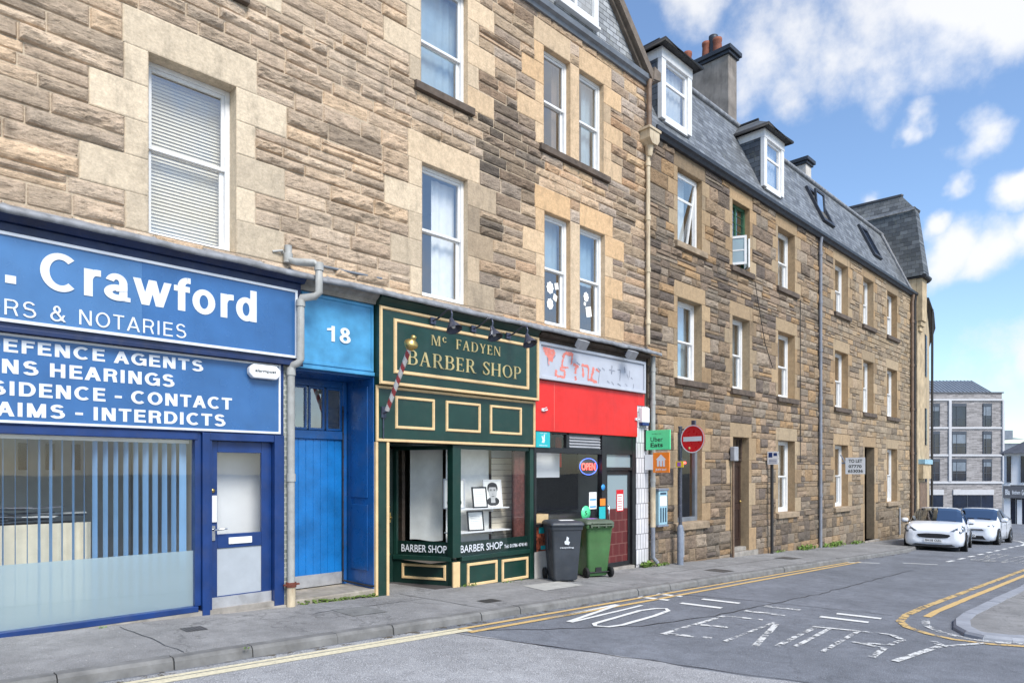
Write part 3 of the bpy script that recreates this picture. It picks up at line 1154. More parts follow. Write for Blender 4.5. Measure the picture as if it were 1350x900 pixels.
MK = ROAD + .008
mb = MB(); strip(mb, dense([(5.25, -2.35), (9, -2.33), (19, -2.13)]), .085, MK, .08, 1); strip(mb, dense([(5.25, -2.15), (9, -2.09), (18.6, -1.99)]), .075, MK, .08, 2)
structure(mb.build("double_yellow_line", "yellow_road_paint"))
mb = MB(); strip(mb, dense([(-6, -2.20), (5.35, -2.24)]), .12, MK, .08, 3); strip(mb, dense([(-6, -2.06), (5.3, -2.13)]), .07, MK, .08, 4)
structure(mb.build("pale_double_line", "pale_yellow_paint"))
mb = MB()
strip(mb, dense([(30, -5.35), (14.7, -5.33), (12, -5.33), (11.0, -5.36), (10.35, -5.45), (9.95, -5.65), (9.68, -5.95), (9.55, -6.25), (9.6, -6.6), (9.85, -7.0), (10.6, -8.1), (12, -10.6)], .25), .10, MK, .1, 5)
structure(mb.build("corner_yellow_line", "worn_yellow_paint"))
mb = MB()
strip(mb, dense([(30, -5.58), (14, -5.56), (11.7, -5.57), (11.05, -5.6)], .25), .10, MK, .1, 6)
structure(mb.build("inner_yellow_line", "yellow_road_paint"))
mb = MB()
strip(mb, dense([(10.8, -5.64), (10.3, -5.78), (9.95, -6.02), (9.78, -6.3), (9.76, -6.6), (10.0, -6.98)], .15), .10, MK, .15, 7)
structure(mb.build("corner_white_patch", "worn_white_paint"))

def road_strokes(name, mt, strokes):
    mb = MB()
    for k, (pts, w) in enumerate(strokes):
        strip(mb, dense(pts, .15), w * .82, MK + .0006 * k, .1, 60 + k)
    return structure(mb.build(name, mt))


road_strokes("no_lettering", "white_road_paint", [
    ([(6.62, -2.36), (8.25, -2.24)], .07), ([(8.25, -2.27), (6.66, -2.66)], .085), ([(6.66, -2.70), (8.50, -2.52)], .07),
    ([(7.0, -2.92), (8.1, -2.76), (8.42, -2.80), (8.55, -2.90), (8.42, -3.02), (7.9, -3.12), (7.05, -3.22), (6.80, -3.18), (6.72, -3.04), (6.82, -2.95), (7.0, -2.92)], .08)])
road_strokes("entry_lettering", "worn_white_paint", [
    ([(6.98, -3.84), (8.75, -3.72)], .08), ([(7.02, -3.84), (7.24, -4.34)], .12), ([(7.86, -3.84), (8.0, -4.15)], .11), ([(8.72, -3.74), (8.86, -4.2)], .11),
    ([(7.2, -4.52), (8.85, -4.38)], .06), ([(7.45, -5.02), (9.0, -4.86)], .08),
    ([(7.58, -5.46), (9.15, -5.32)], .07), ([(9.12, -5.36), (9.22, -5.66), (8.98, -5.86), (8.55, -5.84), (8.35, -5.50)], .09), ([(9.0, -6.26), (9.2, -6.12)], .10)])
road_strokes("entry_lettering_clear", "scuffed_white_paint", [
    ([(8.72, -4.45), (7.24, -4.86)], .09), ([(7.6, -5.16), (8.98, -5.02)], .07), ([(8.95, -4.82), (9.14, -5.34)], .09),
    ([(8.4, -5.5), (8.32, -5.86), (7.74, -5.90)], .09), ([(7.74, -6.12), (8.95, -6.24)], .09), ([(8.98, -6.28), (9.6, -6.56)], .07)])
mb = MB(); mw = MB()
for k, (a, b, s, wv) in enumerate([(-2.02, -2.5, 9.16, 0), (-2.76, -3.38, 9.18, 0), (-3.7, -4.25, 9.36, 1), (-4.6, -5.2, 9.78, 0),
                                  (-2.02, -2.42, 9.68, 0), (-2.76, -3.34, 9.82, 0), (-3.7, -4.2, 10.0, 1), (-4.66, -5.22, 10.24, 0)]):
    strip(mw if wv else mb, dense([(s, a), (s + .1, b)], .2), .13, MK, .08, 20 + k)
structure(mb.build("broken_stop_line", "white_road_paint")); structure(mw.build("worn_stop_line", "worn_white_paint"))
mb = MB()
strip(mb, dense([(18.6, -1.98), (19.15, -2.55)], .2), .1, MK); strip(mb, dense([(19.8, -2.92), (20.2, -3.62)], .2), .1, MK)
for k in range(9):
    s = 21.4 + k * 1.25
    strip(mb, [(s, -3.56), (s + .6, -3.58)], .1, MK)
strip(mb, dense([(32.2, -3.62), (34.0, -3.5), (35.6, -3.05), (36.8, -2.3), (37.3, -1.3), (37.2, -.6)], .3), .1, MK)
structure(mb.build("parking_bay_line", "white_road_paint"))
mb = MB()
for k, ch in enumerate("SLOW"):
    text(mb, ch, 3.78 + k * .34, 4.04 + k * .34, 22.6, 26.4, lambda u, w, d: ground_pt(w, -u, MK), bold=.01)
structure(mb.build("far_lettering", "worn_white_paint"))

# lighter inspection cover set in the pavement
mb = MB(); mb.quad(*[ground_pt(s, y, .006) for s, y in [(7.9, -1.12), (8.92, -1.08), (8.92, -.52), (8.0, -.54)]])
structure(mb.build("pavement_slab", "cover_grey"))
mb = MB(); mb.quad(*[ground_pt(s, y, .005) for s, y in [(4.45, -1.15), (4.95, -1.15), (4.95, -.65), (4.45, -.65)]])
structure(mb.build("inspection_cover", "terrain"))


def sheet(name, mat, pts, dz):
    mb = MB(); mb.add([ground_pt(s, y, dz) for s, y in pts], [tuple(range(len(pts)))])
    return structure(mb.build(name, mat))


rr = random.Random(31)
def wob(a, b, n=10, j=.02):
    a, b = Vector(a), Vector(b)
    return [tuple(a.lerp(b, i / n) + Vector((rr.uniform(-j, j), rr.uniform(-j, j)))) for i in range(n)]
def patch(c): return [p for a, b in zip(c, c[1:] + c[:1]) for p in wob(a, b)]
mb = MB()
for k, path in enumerate(([(5.0, -2.0), (5.3, -2.9), (5.62, -3.9), (5.95, -5.0), (6.4, -6.5), (6.9, -8)], [(5.35, -2.35), (7.2, -3.4), (8.6, -3.62), (12, -3.72), (18, -3.6)], [(9.9, -2.1), (10.4, -3.4), (10.8, -5.2)])):
    p = [(s + rr.uniform(-.03, .03), y + rr.uniform(-.03, .03)) for s, y in dense(path, .25)]
    strip(mb, p, .016, ROAD + .0055, .6, 80 + k)
structure(mb.build("road_seam", "black_plastic"))
mb = MB()
for k, (a, b) in enumerate((((5.9, -.1), (6.1, -1.75)), ((9.6, -.9), (9.75, -1.75)), ((14.6, -.1), (14.7, -1.75)), ((2.2, -.15), (2.3, -1.75)), ((4.2, -.7), (5.9, -.62)), ((11.2, -.9), (17.5, -.95)))):
    p = [(s + rr.uniform(-.02, .02), y + rr.uniform(-.02, .02)) for s, y in dense([a, b], .2)]
    strip(mb, p, .011, .005, .6, 120 + k)
structure(mb.build("pavement_joint", "black_plastic"))
for k, (s_, y_, w_, d_) in enumerate(((6.55, -1.30, .30, .22), (13.0, -1.35, .45, .45), (17.2, -1.0, .6, .45), (2.75, -.75, .22, .22))):
    sheet("inspection_cover", "cover_iron", [(s_ - w_ / 2, y_ - d_ / 2), (s_ + w_ / 2, y_ - d_ / 2), (s_ + w_ / 2, y_ + d_ / 2), (s_ - w_ / 2, y_ + d_ / 2)], .0045)
mb = MB()
strip(mb, [(s, y - .06) for s, y in dense([(-10, KY), (24, KY + .02)], .3)], .13, ROAD + .0045, .35, 90)
structure(mb.build("gutter_dirt", "gutter_grime"))


# ================================================================ TENEMENT OVER THE SHOPS
def blur(s, z, cs, cz, rs, rz):
    return math.exp(-((s - cs) / rs) ** 2 - ((z - cz) / rz) ** 2)


PAL1 = [rgb(213, 191, 167), rgb(203, 178, 152), rgb(193, 172, 151), rgb(185, 164, 144), rgb(217, 188, 157), rgb(170, 152, 134), rgb(199, 180, 160)]
PAL1b = [rgb(205, 175, 139), rgb(195, 156, 120), rgb(187, 163, 134), rgb(163, 142, 123), rgb(147, 130, 119), rgb(207, 178, 147), rgb(178, 164, 152)]
PAL2 = [rgb(161, 139, 114), rgb(145, 126, 104), rgb(129, 114, 100), rgb(112, 101, 93), rgb(166, 137, 104), rgb(141, 129, 115), rgb(159, 144, 127), rgb(145, 127, 110), rgb(162, 140, 118)]
SOOT = rgb(84, 78, 72)


def mixc(a, b, t):
    return tuple(x + (y - x) * t for x, y in zip(a, b))


def tone1(s, z, r):
    t = max(0, min(1, (s - 5) / 5))
    c = mixc(mixc(r.choice(PAL1), rgb(196, 176, 150), .3), r.choice(PAL1b), t * r.uniform(.5, 1))
    soot = .85 * blur(s, z, 8.1, 7.4, .8, 1.0) + .5 * blur(s, z, 7.9, 5.6, .5, 1.6) + .35 * blur(s, z, 8.4, 9.2, .5, .7) + .5 * blur(s, z, 11.6, 6.5, .5, 2.6) + .25 * blur(s, z, 4.9, 9, .7, 1.2)
    soot = min(.9, soot * r.uniform(.2, 1.5) + (r.random() < .08) * r.uniform(.1, .35))
    k = r.uniform(.94, 1.07)
    return tuple(x * k for x in mixc(c, SOOT, soot))


def dress1(s, z, r):
    t = max(0, min(1, (s - 5.5) / 4))
    c = mixc(rgb(206, 190, 166), rgb(204, 168, 126), t * r.uniform(.3, 1))
    soot = .6 * blur(s, z, 7.4, 5.4, .45, 1.5) + .25 * (r.random() < .2)
    k = r.uniform(.92, 1.06)
    return tuple(x * k for x in mixc(c, SOOT, min(.75, soot * r.uniform(.4, 1.2))))


def tone2(s, z, r):
    c = r.choice(PAL2)
    low = max(0, min(1, (1.9 - z) / 2.0))
    soot = low * r.uniform(.1, .6) + .45 * blur(s, z, 15.6, 5, .35, 4) + .4 * blur(s, z, 12.8, 7, .3, 3) + .35 * blur(s, z, 22.2, 3, .6, 3) + (r.random() < .12) * r.uniform(.1, .4)
    c = mixc(c, rgb(176, 160, 134), max(0, min(.45, (s - 19) / 22)))
    k = r.uniform(.88, 1.1)
    return tuple(x * k for x in mixc(c, SOOT, min(.8, soot)))


def dress2(s, z, r):
    c = mixc(rgb(172, 154, 128), rgb(164, 138, 106), r.random())
    soot = max(0, min(1, (1.6 - z) / 2)) * r.uniform(.1, .4) + .15 * (r.random() < .3) + .3 * (r.random() < .12)
    k = r.uniform(.85, 1.1)
    return tuple(x * k for x in mixc(c, SOOT, min(.7, soot)))


def sash(parent, s0, s1, z0, z1, y=.20, mat="white_paint", rail=.5, name="window", glassm="window_glass", curtain=None, seed=0, fw=.055, ends=(.04, .5)):
    """sash window: frame mesh > panes, curtains"""
    mb = MB()
    ring(mb, s0, s1, z0, z1, fw, y - .02, y + .09)
    zr = z0 + (z1 - z0) * rail
    a, b = s0 + fw, s1 - fw
    # upper sash in front, lower sash behind
    ring(mb, a, b, zr - .02, z1 - fw, .042, y, y + .038)
    ring(mb, a, b, z0 + fw, zr + .02, .05, y + .04, y + .078)
    w = mb.build(name, mat, parent, bevel=.004)
    g = MB()
    g.box(a + .04, b - .04, y + .016, y + .020, zr + .02, z1 - fw - .04)
    g.build("pane", glassm, w)
    g = MB()
    g.box(a + .05, b - .05, y + .056, y + .060, z0 + fw + .05, zr - .03)
    g.build("pane", glassm, w)
    yc = y + .17
    if curtain == "blind":
        c = MB()
        n = int((z1 - z0) / .042)
        for i in range(n):
            zz = z0 + .03 + i * (z1 - z0 - .05) / n
            c.quad((s0 + .05, yc - .012, zz), (s1 - .05, yc - .012, zz), (s1 - .05, yc + .010, zz + .0405), (s0 + .05, yc + .010, zz + .0405))
        c.build("venetian_blind", "blind_slat", w)
    elif curtain:
        for nm, m, u0, u1, t0, t1 in curtain:
            c = MB()
            folds(c, s0 + (s1 - s0) * u0, s0 + (s1 - s0) * u1, yc + .02, z0 + (z1 - z0) * t0, z0 + (z1 - z0) * t1, n=max(2, int(7 * (u1 - u0) * (s1 - s0))), amp=.018, seed=seed)
            c.build(nm, m, w)
    return w


def stone_sill(s0, s1, z, parent, mat, h=.13, d=.09, over=.14):
    mb = MB()
    mb.prism([(s0 - over, -d, z - h), (s0 - over, -d, z - .015), (s0 - over, .02, z + .012), (s0 - over, .02, z - h)], (s1 - s0 + 2 * over, 0, 0))
    return mb.build("sill", mat, parent, bevel=.008)


b1 = thing("tenement_building", "pale sandstone tenement over the row of shops, with a slate gable at its right end", "building", (5, 0, zg(5)))
H1, S1, H2, S2 = 6.43, 4.40, 9.40, 7.60
OP1 = [(2.53, 3.52, S1, H1), (6.36, 7.28, S1, H1), (9.12, 9.84, S1, H1), (10.12, 10.90, S1, H1),
       (2.53, 3.52, S2, H2), (6.34, 7.28, S2, H2), (9.10, 9.84, S2, H2), (10.10, 10.86, S2, H2),
       (-1.3, -.3, S1, H1), (-1.3, -.3, S2, H2)]
res1 = lambda s: .06 if s < .9 else (.02 if s < 5.5 else (.027 if s < 9 else .034))
lay_wall("wall", b1, -3, 12.40, 4.26, 9.98, OP1, [S1, H1, S2, H2, S2 - .13], res1, tone1, dress1, rgb(186, 170, 148), 11,
         lintel=.42, wide=(.24, .62), extra=[(9.84, 10.12, S1, H1), (9.84, 10.10, S2, H2)], course=(.145, .235), widths=(.30, .90), split=.10, reveal=.30, relief=.038)
rng = [("net_curtain", "net_curtain", 0, 1, 0, 1)]
W1 = sash(b1, 2.53, 3.52, S1, H1, curtain="blind", rail=.52)
sash(b1, 6.36, 7.28, S1, H1, y=.11, curtain=[("curtain", "white_curtain", .45, .97, 0, .97)], seed=2, rail=.52)
w3a = sash(b1, 9.12, 9.84, S1, H1, y=.11, rail=.52, curtain=[("net_curtain", "blue_curtain", 0, 1, .56, 1)], seed=3)
w3b = sash(b1, 10.12, 10.90, S1, H1, y=.11, rail=.52, curtain=[("net_curtain", "blue_curtain", 0, 1, .5, 1)], seed=4)
sash(b1, 2.53, 3.52, S2, H2, curtain=rng, seed=5)
sash(b1, 6.34, 7.28, S2, H2, y=.11, curtain=[("net_curtain", "blue_curtain", 0, 1, 0, .97)], seed=6, rail=.42)  # pale curtain drawn full height, standing in for clouds reflected in the pane
sash(b1, 9.10, 9.84, S2, H2, y=.11, curtain=[("curtain", "brown_curtain", .75, 1, 0, 1)], seed=7)
sash(b1, 10.10, 10.86, S2, H2, y=.11, curtain=[("net_curtain", "blue_curtain", 0, .5, 0, 1), ("net_curtain", "blue_curtain", .6, 1, 0, 1)], seed=8)
sash(b1, -1.3, -.3, S1, H1, curtain=rng, seed=9); sash(b1, -1.3, -.3, S2, H2, curtain=rng, seed=10)
# white paper snowflakes stuck inside the panes of the first-floor pair
for w, pts in ((w3a, [(9.46, 5.14, .12), (9.64, 5.20, .085), (9.60, 4.98, .085), (9.46, 4.84, .11)]), (w3b, [(10.52, 5.16, .10), (10.60, 4.88, .14), (10.48, 5.02, .05)])):
    mb = MB()
    for k, (s, z, r) in enumerate(pts):
        n = 8 if k % 3 == 0 else 2
        p = [(s + r * (1 if i % 2 == 0 or n == 2 else .84) * math.cos(i * math.pi / n + k) * .85, (.161), z + r * (1 if i % 2 == 0 or n == 2 else .84) * math.sin(i * math.pi / n + k)) for i in range(2 * n)]
        mb.prism(p, (0, -.002, 0))
    mb.build("paper_snowflakes", "paper", w)
for (a, b) in ((2.53, 3.52), (6.34, 7.24), (-1.3, -.3)):
    stone_sill(a, b, S2, b1, "dark_sill")
stone_sill(9.10, 10.86, S2, b1, "dark_sill")
# lead flashing over the shopfronts, dented
mb = MB(); mb.smooth = True
v, f = [], []
n = 240
rr = random.Random(2)
for i in range(n + 1):
    s = -3 + 15.5 * i / n
    k = (fbm(np.array([s * 1.7]), np.array([.5]), 3)[0] - .5) * .05
    k2 = (fbm(np.array([s * 3.1]), np.array([7.5]), 3)[0] - .5) * .035
    v += [(s, -.004, 4.372 + k * .3), (s, -.05, 4.335 + k * .4), (s, -.27, 4.262 + k), (s, -.305 + k2, 4.245 + k), (s, -.31 + k2, 4.19 + k), (s, -.28 + k2, 4.187 + k), (s, -.26, 4.20)]
for i in range(n):
    for j in range(6):
        a = i * 7 + j
        f.append((a, a + 1, a + 8, a + 7))
mb.add(v, f)
mb.build("lead_flashing", "lead", b1)
# eaves gutter, gable, roof
mb = MB()
mb.prism([(-3, .0, 9.93), (-3, -.07, 9.93), (-3, -.09, 9.985), (-3, -.15, 10.02), (-3, -.17, 10.10), (-3, -.12, 10.10), (-3, .0, 10.06)], (15.42, 0, 0))
mb.build("gutter", "gutter_grey", b1)
GA = (9.95, 12.45)      # gable apex
mb = MB()
gw0, gw1, gz = 9.38, 10.60, 10.36
mb.add([(7.5, -.02, 10.06), (12.36, -.02, 10.06), (12.36, -.02, 10.14), (9.93, -.02, 12.40), (7.5, -.02, 10.14)], [(0, 1, 2, 3, 4)])
gb = mb.build("gable", "slate_gable", b1)
mb = MB()
for sgn, x0 in ((1, 12.46), (-1, 7.40)):
    d = Vector((-sgn * 2.53, 0, 2.36)).normalized(); nrm = Vector((sgn * .68, 0, .73))
    p0, p1 = Vector((x0, 0, 10.10)), Vector((9.93, 0, 10.10 + 2.36))
    for off, wd, yf, yb in ((0, .17, -.20, .0), (-.17, .09, -.10, -.0)):
        a, b = p0 + nrm * off * .9, p1 + nrm * off * .9
        q = [a, b, b - nrm * wd, a - nrm * wd]
        mb.prism([(t.x, yf, t.z) for t in q], (0, yb - yf, 0))
mb.prism([(12.33, -.22, 10.02), (12.60, -.22, 10.08), (12.60, -.22, 10.26), (12.36, -.22, 10.30)], (0, .24, 0))
mb.build("bargeboard", "bargeboard", b1, bevel=.006)
mb = MB(); ring(mb, gw0, gw1, gz, 11.75, .13, -.09, .06); mb.box(9.93, 9.99, -.06, .02, gz + .13, 11.62); mb.box(gw0 - .02, gw1 + .02, -.13, -.02, gz - .05, gz)
gw = mb.build("window", "white_paint", b1, bevel=.005)
mb = MB(); mb.box(gw0 + .13, 9.93, -.035, -.03, gz + .13, 11.62); mb.build("pane", "window_glass", gw)
mb = MB(); mb.box(9.99, gw1 - .13, -.035, -.03, gz + .13, 11.62); mb.build("pane", "window_glass", gw)
mb = MB(); mb.quad((gw0, .0, gz), (gw1, .0, gz), (gw1, .0, 11.75), (gw0, .0, 11.75)); mb.build("net_curtain", "net_curtain", gw)
mb = MB()
mb.mat("slate_front")
mb.quad((-3, -.04, 10.08), (12.45, -.04, 10.08), (12.45, 4.6, 13.9), (-3, 4.6, 13.9))
mb.quad((-3, 9.2, 10.08), (12.45, 9.2, 10.08), (12.45, 4.6, 13.9), (-3, 4.6, 13.9))
mb.quad((7.4, -.06, 10.12), (9.93, -.06, 12.46), (9.93, 2.9, 12.46), (7.4, .02, 10.12)); mb.quad((12.46, -.06, 10.12), (9.93, -.06, 12.46), (9.93, 2.9, 12.46), (12.46, .02, 10.12))
mb.build("roof", None, b1)
mb = MB()
mb.mat("render_grey")
mb.quad((12.40, .02, -1), (12.40, 9.2, -1), (12.40, 9.2, 10.1), (12.40, .02, 10.1)); mb.add([(12.405, 0.02, 10.1), (12.405, 9.2, 10.1), (12.405, 4.6, 13.88)], [(0, 1, 2)])
mb.quad((-3, 0, -1), (-3, 9.2, -1), (-3, 9.2, 10.1), (-3, 0, 10.1)); mb.add([(-3.005, 0, 10.1), (-3.005, 9.2, 10.1), (-3.005, 4.6, 13.88)], [(0, 1, 2)])
mb.quad((-3, 9.2, -1), (12.4, 9.2, -1), (12.4, 9.2, 10.1), (-3, 9.2, 10.1))
mb.build("back_wall", None, b1)
mb = MB()
for z in (4.15, 7.2, 9.95):
    mb.box(-2.98, 12.38, .22, 9.1, z - .1, z)
mb.box(-2.98, 12.38, 3.4, 3.5, 4.16, 9.84)
for s in (.6, 4.9, 8.3):
    for z in (4.16, 7.21):
        mb.box(s, s + .1, .24, 3.39, z, z + 2.6)
mb.build("interior", "interior_wall", b1)
# cast downpipe with hopper at the joint of the two tenements
mb = MB()
mb.mat("brown_pipe"); mb.tube([(12.30, -.14, 10.02), (12.28, -.13, 9.9), (12.28, -.13, 8.86)], .055)
mb.mat("cream_pipe")
mb.prism([(12.10, -.27, 8.90), (12.46, -.27, 8.90), (12.46, -.27, 8.72), (12.38, -.27, 8.62), (12.18, -.27, 8.62), (12.10, -.27, 8.72)], (0, .26, 0))
mb.prism([(12.06, -.29, 8.90), (12.50, -.29, 8.90), (12.50, -.29, 8.95), (12.06, -.29, 8.95)], (0, .29, 0))
mb.tube([(12.28, -.13, 8.64), (12.28, -.13, 8.45), (12.28, -.13, 8.4)], [.10, .07, .05])
mb.tube([(12.28, -.10, 8.42), (12.28, -.10, 4.42)], .046)
for z in (8.25, 7.1, 6.0, 4.9):
    mb.tube([(12.28, -.10, z - .05), (12.28, -.10, z + .05)], .06)
mb.build("downpipe", None, b1)
mb = MB()
mb.mat("pvc_pipe"); mb.tube([(12.44, -.12, 4.20), (12.44, -.12, 1.4)], .05)
for z in (3.9, 3.2, 2.35, 1.55):
    mb.tube([(12.44, -.12, z - .04), (12.44, -.12, z + .04)], .058)
mb.mat("cream_pipe"); mb.tube([(12.44, -.12, 1.4), (12.44, -.12, .55)], .055)
mb.mat("grey_pipe"); mb.tube([(12.44, -.12, .56), (12.44, -.12, -.10), (12.50, -.20, -.22)], .045)
mb.build("lower_downpipe", None, b1)
# waste pipe over the solicitors' sign
mb = MB()
mb.tube([(4.16, -.08, 4.62), (4.16, -.08, 4.44), (4.22, -.20, 4.40), (4.38, -.34, 4.39), (4.44, -.36, 4.36), (4.44, -.36, 4.02), (4.40, -.33, 3.97), (4.28, -.21, 3.95), (4.27, -.20, 3.90), (4.27, -.20, 3.16), (4.24, -.18, 3.11), (4.20, -.12, 3.09), (4.19, -.10, 3.04), (4.19, -.10, .28)], .048, 12)
for p, q in (((4.16, -.08, 4.40), (4.16, -.08, 4.52)), ((4.44, -.36, 4.30), (4.44, -.36, 4.40)), ((4.27, -.20, 3.84), (4.27, -.20, 3.92)), ((4.19, -.10, 2.96), (4.19, -.10, 3.06)), ((4.19, -.10, 1.6), (4.19, -.10, 1.7))):
    mb.tube([p, q], .058, 12)
mb.tube([(4.10, .0, 4.55), (4.16, -.06, 4.52)], .025); mb.tube([(3.98, -.02, 4.52), (4.1, -.06, 4.55)], .015)
o = mb.build("waste_pipe", "pvc_pipe", b1)
mb = MB(); mb.mat("cream_pipe"); mb.tube([(4.19, -.10, .28), (4.19, -.10, zg(4.2) + .002)], .058); mb.mat("rust"); mb.tube([(4.19, -.10, .25), (4.19, -.10, .31)], .068); mb.box(4.09, 4.30, -.12, -.08, .27, .29)
mb.build("pipe_boot", None, b1)
mb = MB(); mb.tube([(4.28, -.03, 4.47), (5.62, -.03, 4.50)], .018); mb.build("conduit", "gutter_grey", b1)

# ================================================================ SECOND TENEMENT DOWN THE HILL
b2 = thing("tenement_building", "long brown rubble tenement with a slate mansard roof, beyond the takeaway", "building", (20, 0, zg(20)))
G = (.57, 2.62); F1 = (3.85, 5.70); F2 = (6.95, 8.64)
CW = [(13.60, 14.68), (16.20, 17.15), (18.88, 20.02), (23.18, 24.36), (25.86, 26.95), (28.52, 29.75)]
OP2 = []
for i, (a, b) in enumerate(CW):
    OP2 += [(a, b, *F1), (a, b, *F2)]
    if i not in (1, 4): OP2.append((a, b, *G))
D1 = (16.23, 17.10, zg(16.6) + .1, 2.62); D2 = (26.0, 27.05, zg(26.5) + .06, 2.62)
OP2 += [D1, D2]
res2 = lambda s: .04 if s < 16 else (.05 if s < 22 else .07)
lay_wall("wall", b2, 12.405, 31.9, -1.5, 9.0, [o for o in OP2], [*G, *F1, *F2], res2, tone2, dress2, rgb(112, 102, 88), 23,
         lintel=.36, wide=(.16, .40), course=(.17, .29), reveal=.32, widths=(.22, .72), relief=.046)
k = 0
CUR = {(0, 1): [("net_curtain", "blue_curtain", 0, 1, 0, .97)], (1, 1): [("net_curtain", "blue_curtain", 0, 1, 0, .97)], (2, 1): [("curtain", "brown_curtain", .5, 1, 0, 1)], (3, 1): [("net_curtain", "net_curtain", 0, 1, .0, .5)],
       (2, 2): [("net_curtain", "net_curtain", 0, 1, 0, 1)], (2, 0): [("net_curtain", "net_curtain", 0, 1, 0, .62), ("curtain", "white_curtain", .6, 1, 0, 1)], (3, 0): [("net_curtain", "blue_curtain", 0, 1, 0, .7)], (5, 0): [("net_curtain", "net_curtain", 0, 1, 0, .6)]}
for i, (a, b) in enumerate(CW):
    for fl, (z0, z1) in enumerate((G, F1, F2)):
        if fl == 0 and i in (1, 4): continue
        if fl == 2 and i == 1: continue
        if fl == 0 and i == 0: continue
        if fl == 2 and i == 0: continue
        k += 1
        w = sash(b2, a, b, z0, z1, y=.22, curtain=CUR.get((i, fl), [("net_curtain", "net_curtain", 0, 1, 0, .96)]), seed=30 + k, fw=.075)
        stone_sill(a, b, z0, b2, "sill_stone" if fl == 0 else "dark_sill", h=.15, d=.10)
# takeaway's side window: interior with a red LED strip
a, b = CW[0]
mb = MB(); ring(mb, a, b, G[0], G[1], .10, .11, .20)
w = mb.build("shop_window", "gutter_grey", b2, bevel=.004)
mb = MB(); mb.box(a + .1, b - .1, .15, .155, G[0] + .1, G[1] - .1); mb.build("pane", "shop_glass", w)
mb = MB(); mb.mat("clean_white"); mb.box(a - .3, b + .6, 1.3, 1.35, .3, 2.8); mb.mat("red_tiles"); mb.box(a, b + .5, .9, 1.25, .3, 1.25); mb.mat("red_brick_panel"); mb.box(a + .9, a + 1.2, 1.2, 1.28, 1.35, 1.6)
mb.build("shop_interior", None, w)
mb = MB(); mb.mat("black_frame"); mb.box(a + .22, b - .14, .30, .36, 1.86, 2.04); mb.mat("neon_red"); mb.box(a + .3, b - .22, .285, .298, 1.92, 1.97)
mb.build("display_strip", None, w)
stone_sill(a, b, G[0], b2, "sill_stone", h=.17, d=.11, over=.2)
# tilted-open window
a, b = CW[0]
z0, z1 = F2
mb = MB(); ring(mb, a, b, z0, z1, .07, .13, .22); w = mb.build("window", "white_paint", b2, bevel=.004)
rot = Matrix.Translation((a, .13, 0)) @ Matrix.Rotation(R(-16), 4, "X") @ Matrix.Translation((-a, -.13, 0))
tilt = Matrix.Translation((0, .13, z1 - .07)) @ Matrix.Rotation(R(9), 4, "X") @ Matrix.Translation((0, -.13, -(z1 - .07)))
mb = MB()
q = MB(); ring(q, a + .07, b - .07, z0 + .07, z1 - .07, .06, .10, .14); q.box(a + .13, b - .13, .10, .13, z0 + 1.1, z0 + 1.15)
mb.add([tilt @ Vector(p) for p in q.v], q.f); mb.build("casement", "white_paint", w)
q = MB(); q.box(a + .13, b - .13, .115, .12, z0 + .13, z1 - .13)
mb = MB(); mb.add([tilt @ Vector(p) for p in q.v], q.f); mb.build("pane", "window_glass", w)
mb = MB(); folds(mb, a + .1, b - .1, .40, z0, z1, 5, .02, 3); mb.build("net_curtain", "net_curtain", w)
stone_sill(a, b, z0, b2, "sill_stone", h=.15, d=.10)
# stair window: green leaded frame, white casements swung out
a, b = CW[1]
mb = MB(); ring(mb, a, b, z0, z1, .07, .13, .20); mb.box(a + .07, b - .07, .14, .19, z0 + .78, z0 + .84); mb.box((a + b) / 2 - .03, (a + b) / 2 + .03, .14, .19, z0 + .84, z1 - .07)
for i in range(1, 4):
    mb.box(a + .07, b - .07, .155, .165, z0 + .84 + i * .2, z0 + .85 + i * .2)
w = mb.build("stair_window", "window_green", b2)
mb = MB(); mb.box(a + .07, b - .07, .17, .174, z0 + .84, z1 - .07); mb.build("pane", "window_glass", w)
for hinge, ang, s0, s1 in ((a + .07, -62, a + .07, a + .5), (b - .05, 42, b - .5, b - .05)):
    T = Matrix.Translation((hinge, .12, 0)) @ Matrix.Rotation(R(ang), 4, "Z") @ Matrix.Translation((-hinge, -.12, 0))
    q = MB(); ring(q, s0, s1, z0 + .05, z0 + .78, .06, .10, .14); q.box(s0 + .05, s1 - .05, .11, .13, z0 + .4, z0 + .43)
    mb = MB(); mb.add([T @ Vector(p) for p in q.v], q.f); mb.build("casement", "white_paint", w)
    q = MB(); q.box(s0 + .06, s1 - .06, .118, .122, z0 + .11, z0 + .72)
    mb = MB(); mb.add([T @ Vector(p) for p in q.v], q.f); mb.build("pane", "frosted_film", w)
stone_sill(a, b, z0, b2, "dark_sill", h=.15, d=.10)
# ground-floor close doors
a, b, z0, z1 = D1
mb = MB(); mb.box(a, b, .22, .27, z0 + .12, 2.02)
for u in (.12, .52):
    ring(mb, a + u * (b - a), a + (u + .36) * (b - a), z0 + .3, z0 + 1.1, .03, .205, .221); ring(mb, a + u * (b - a), a + (u + .36) * (b - a), z0 + 1.25, 1.9, .03, .205, .221)
dr = mb.build("door", "brown_door", b2, bevel=.004)
mb = MB(); mb.lathe([(.0, -.06), (.03, -.05), (.03, -.02), (.015, -.01), (.015, .0)], (b - .09, .22, .95), 12, "y"); mb.build("door_knob", "brass", dr)
mb = MB(); ring(mb, a, b, 2.02, z1, .05, .18, .25)
for i in range(1, 4): mb.box(a + i * (b - a) / 4 - .015, a + i * (b - a) / 4 + .015, .19, .24, 2.07, z1 - .05)
fl = mb.build("fanlight", "dark_timber", b2)
mb = MB(); mb.box(a + .05, b - .05, .21, .214, 2.07, z1 - .05); mb.build("pane", "window_glass", fl)
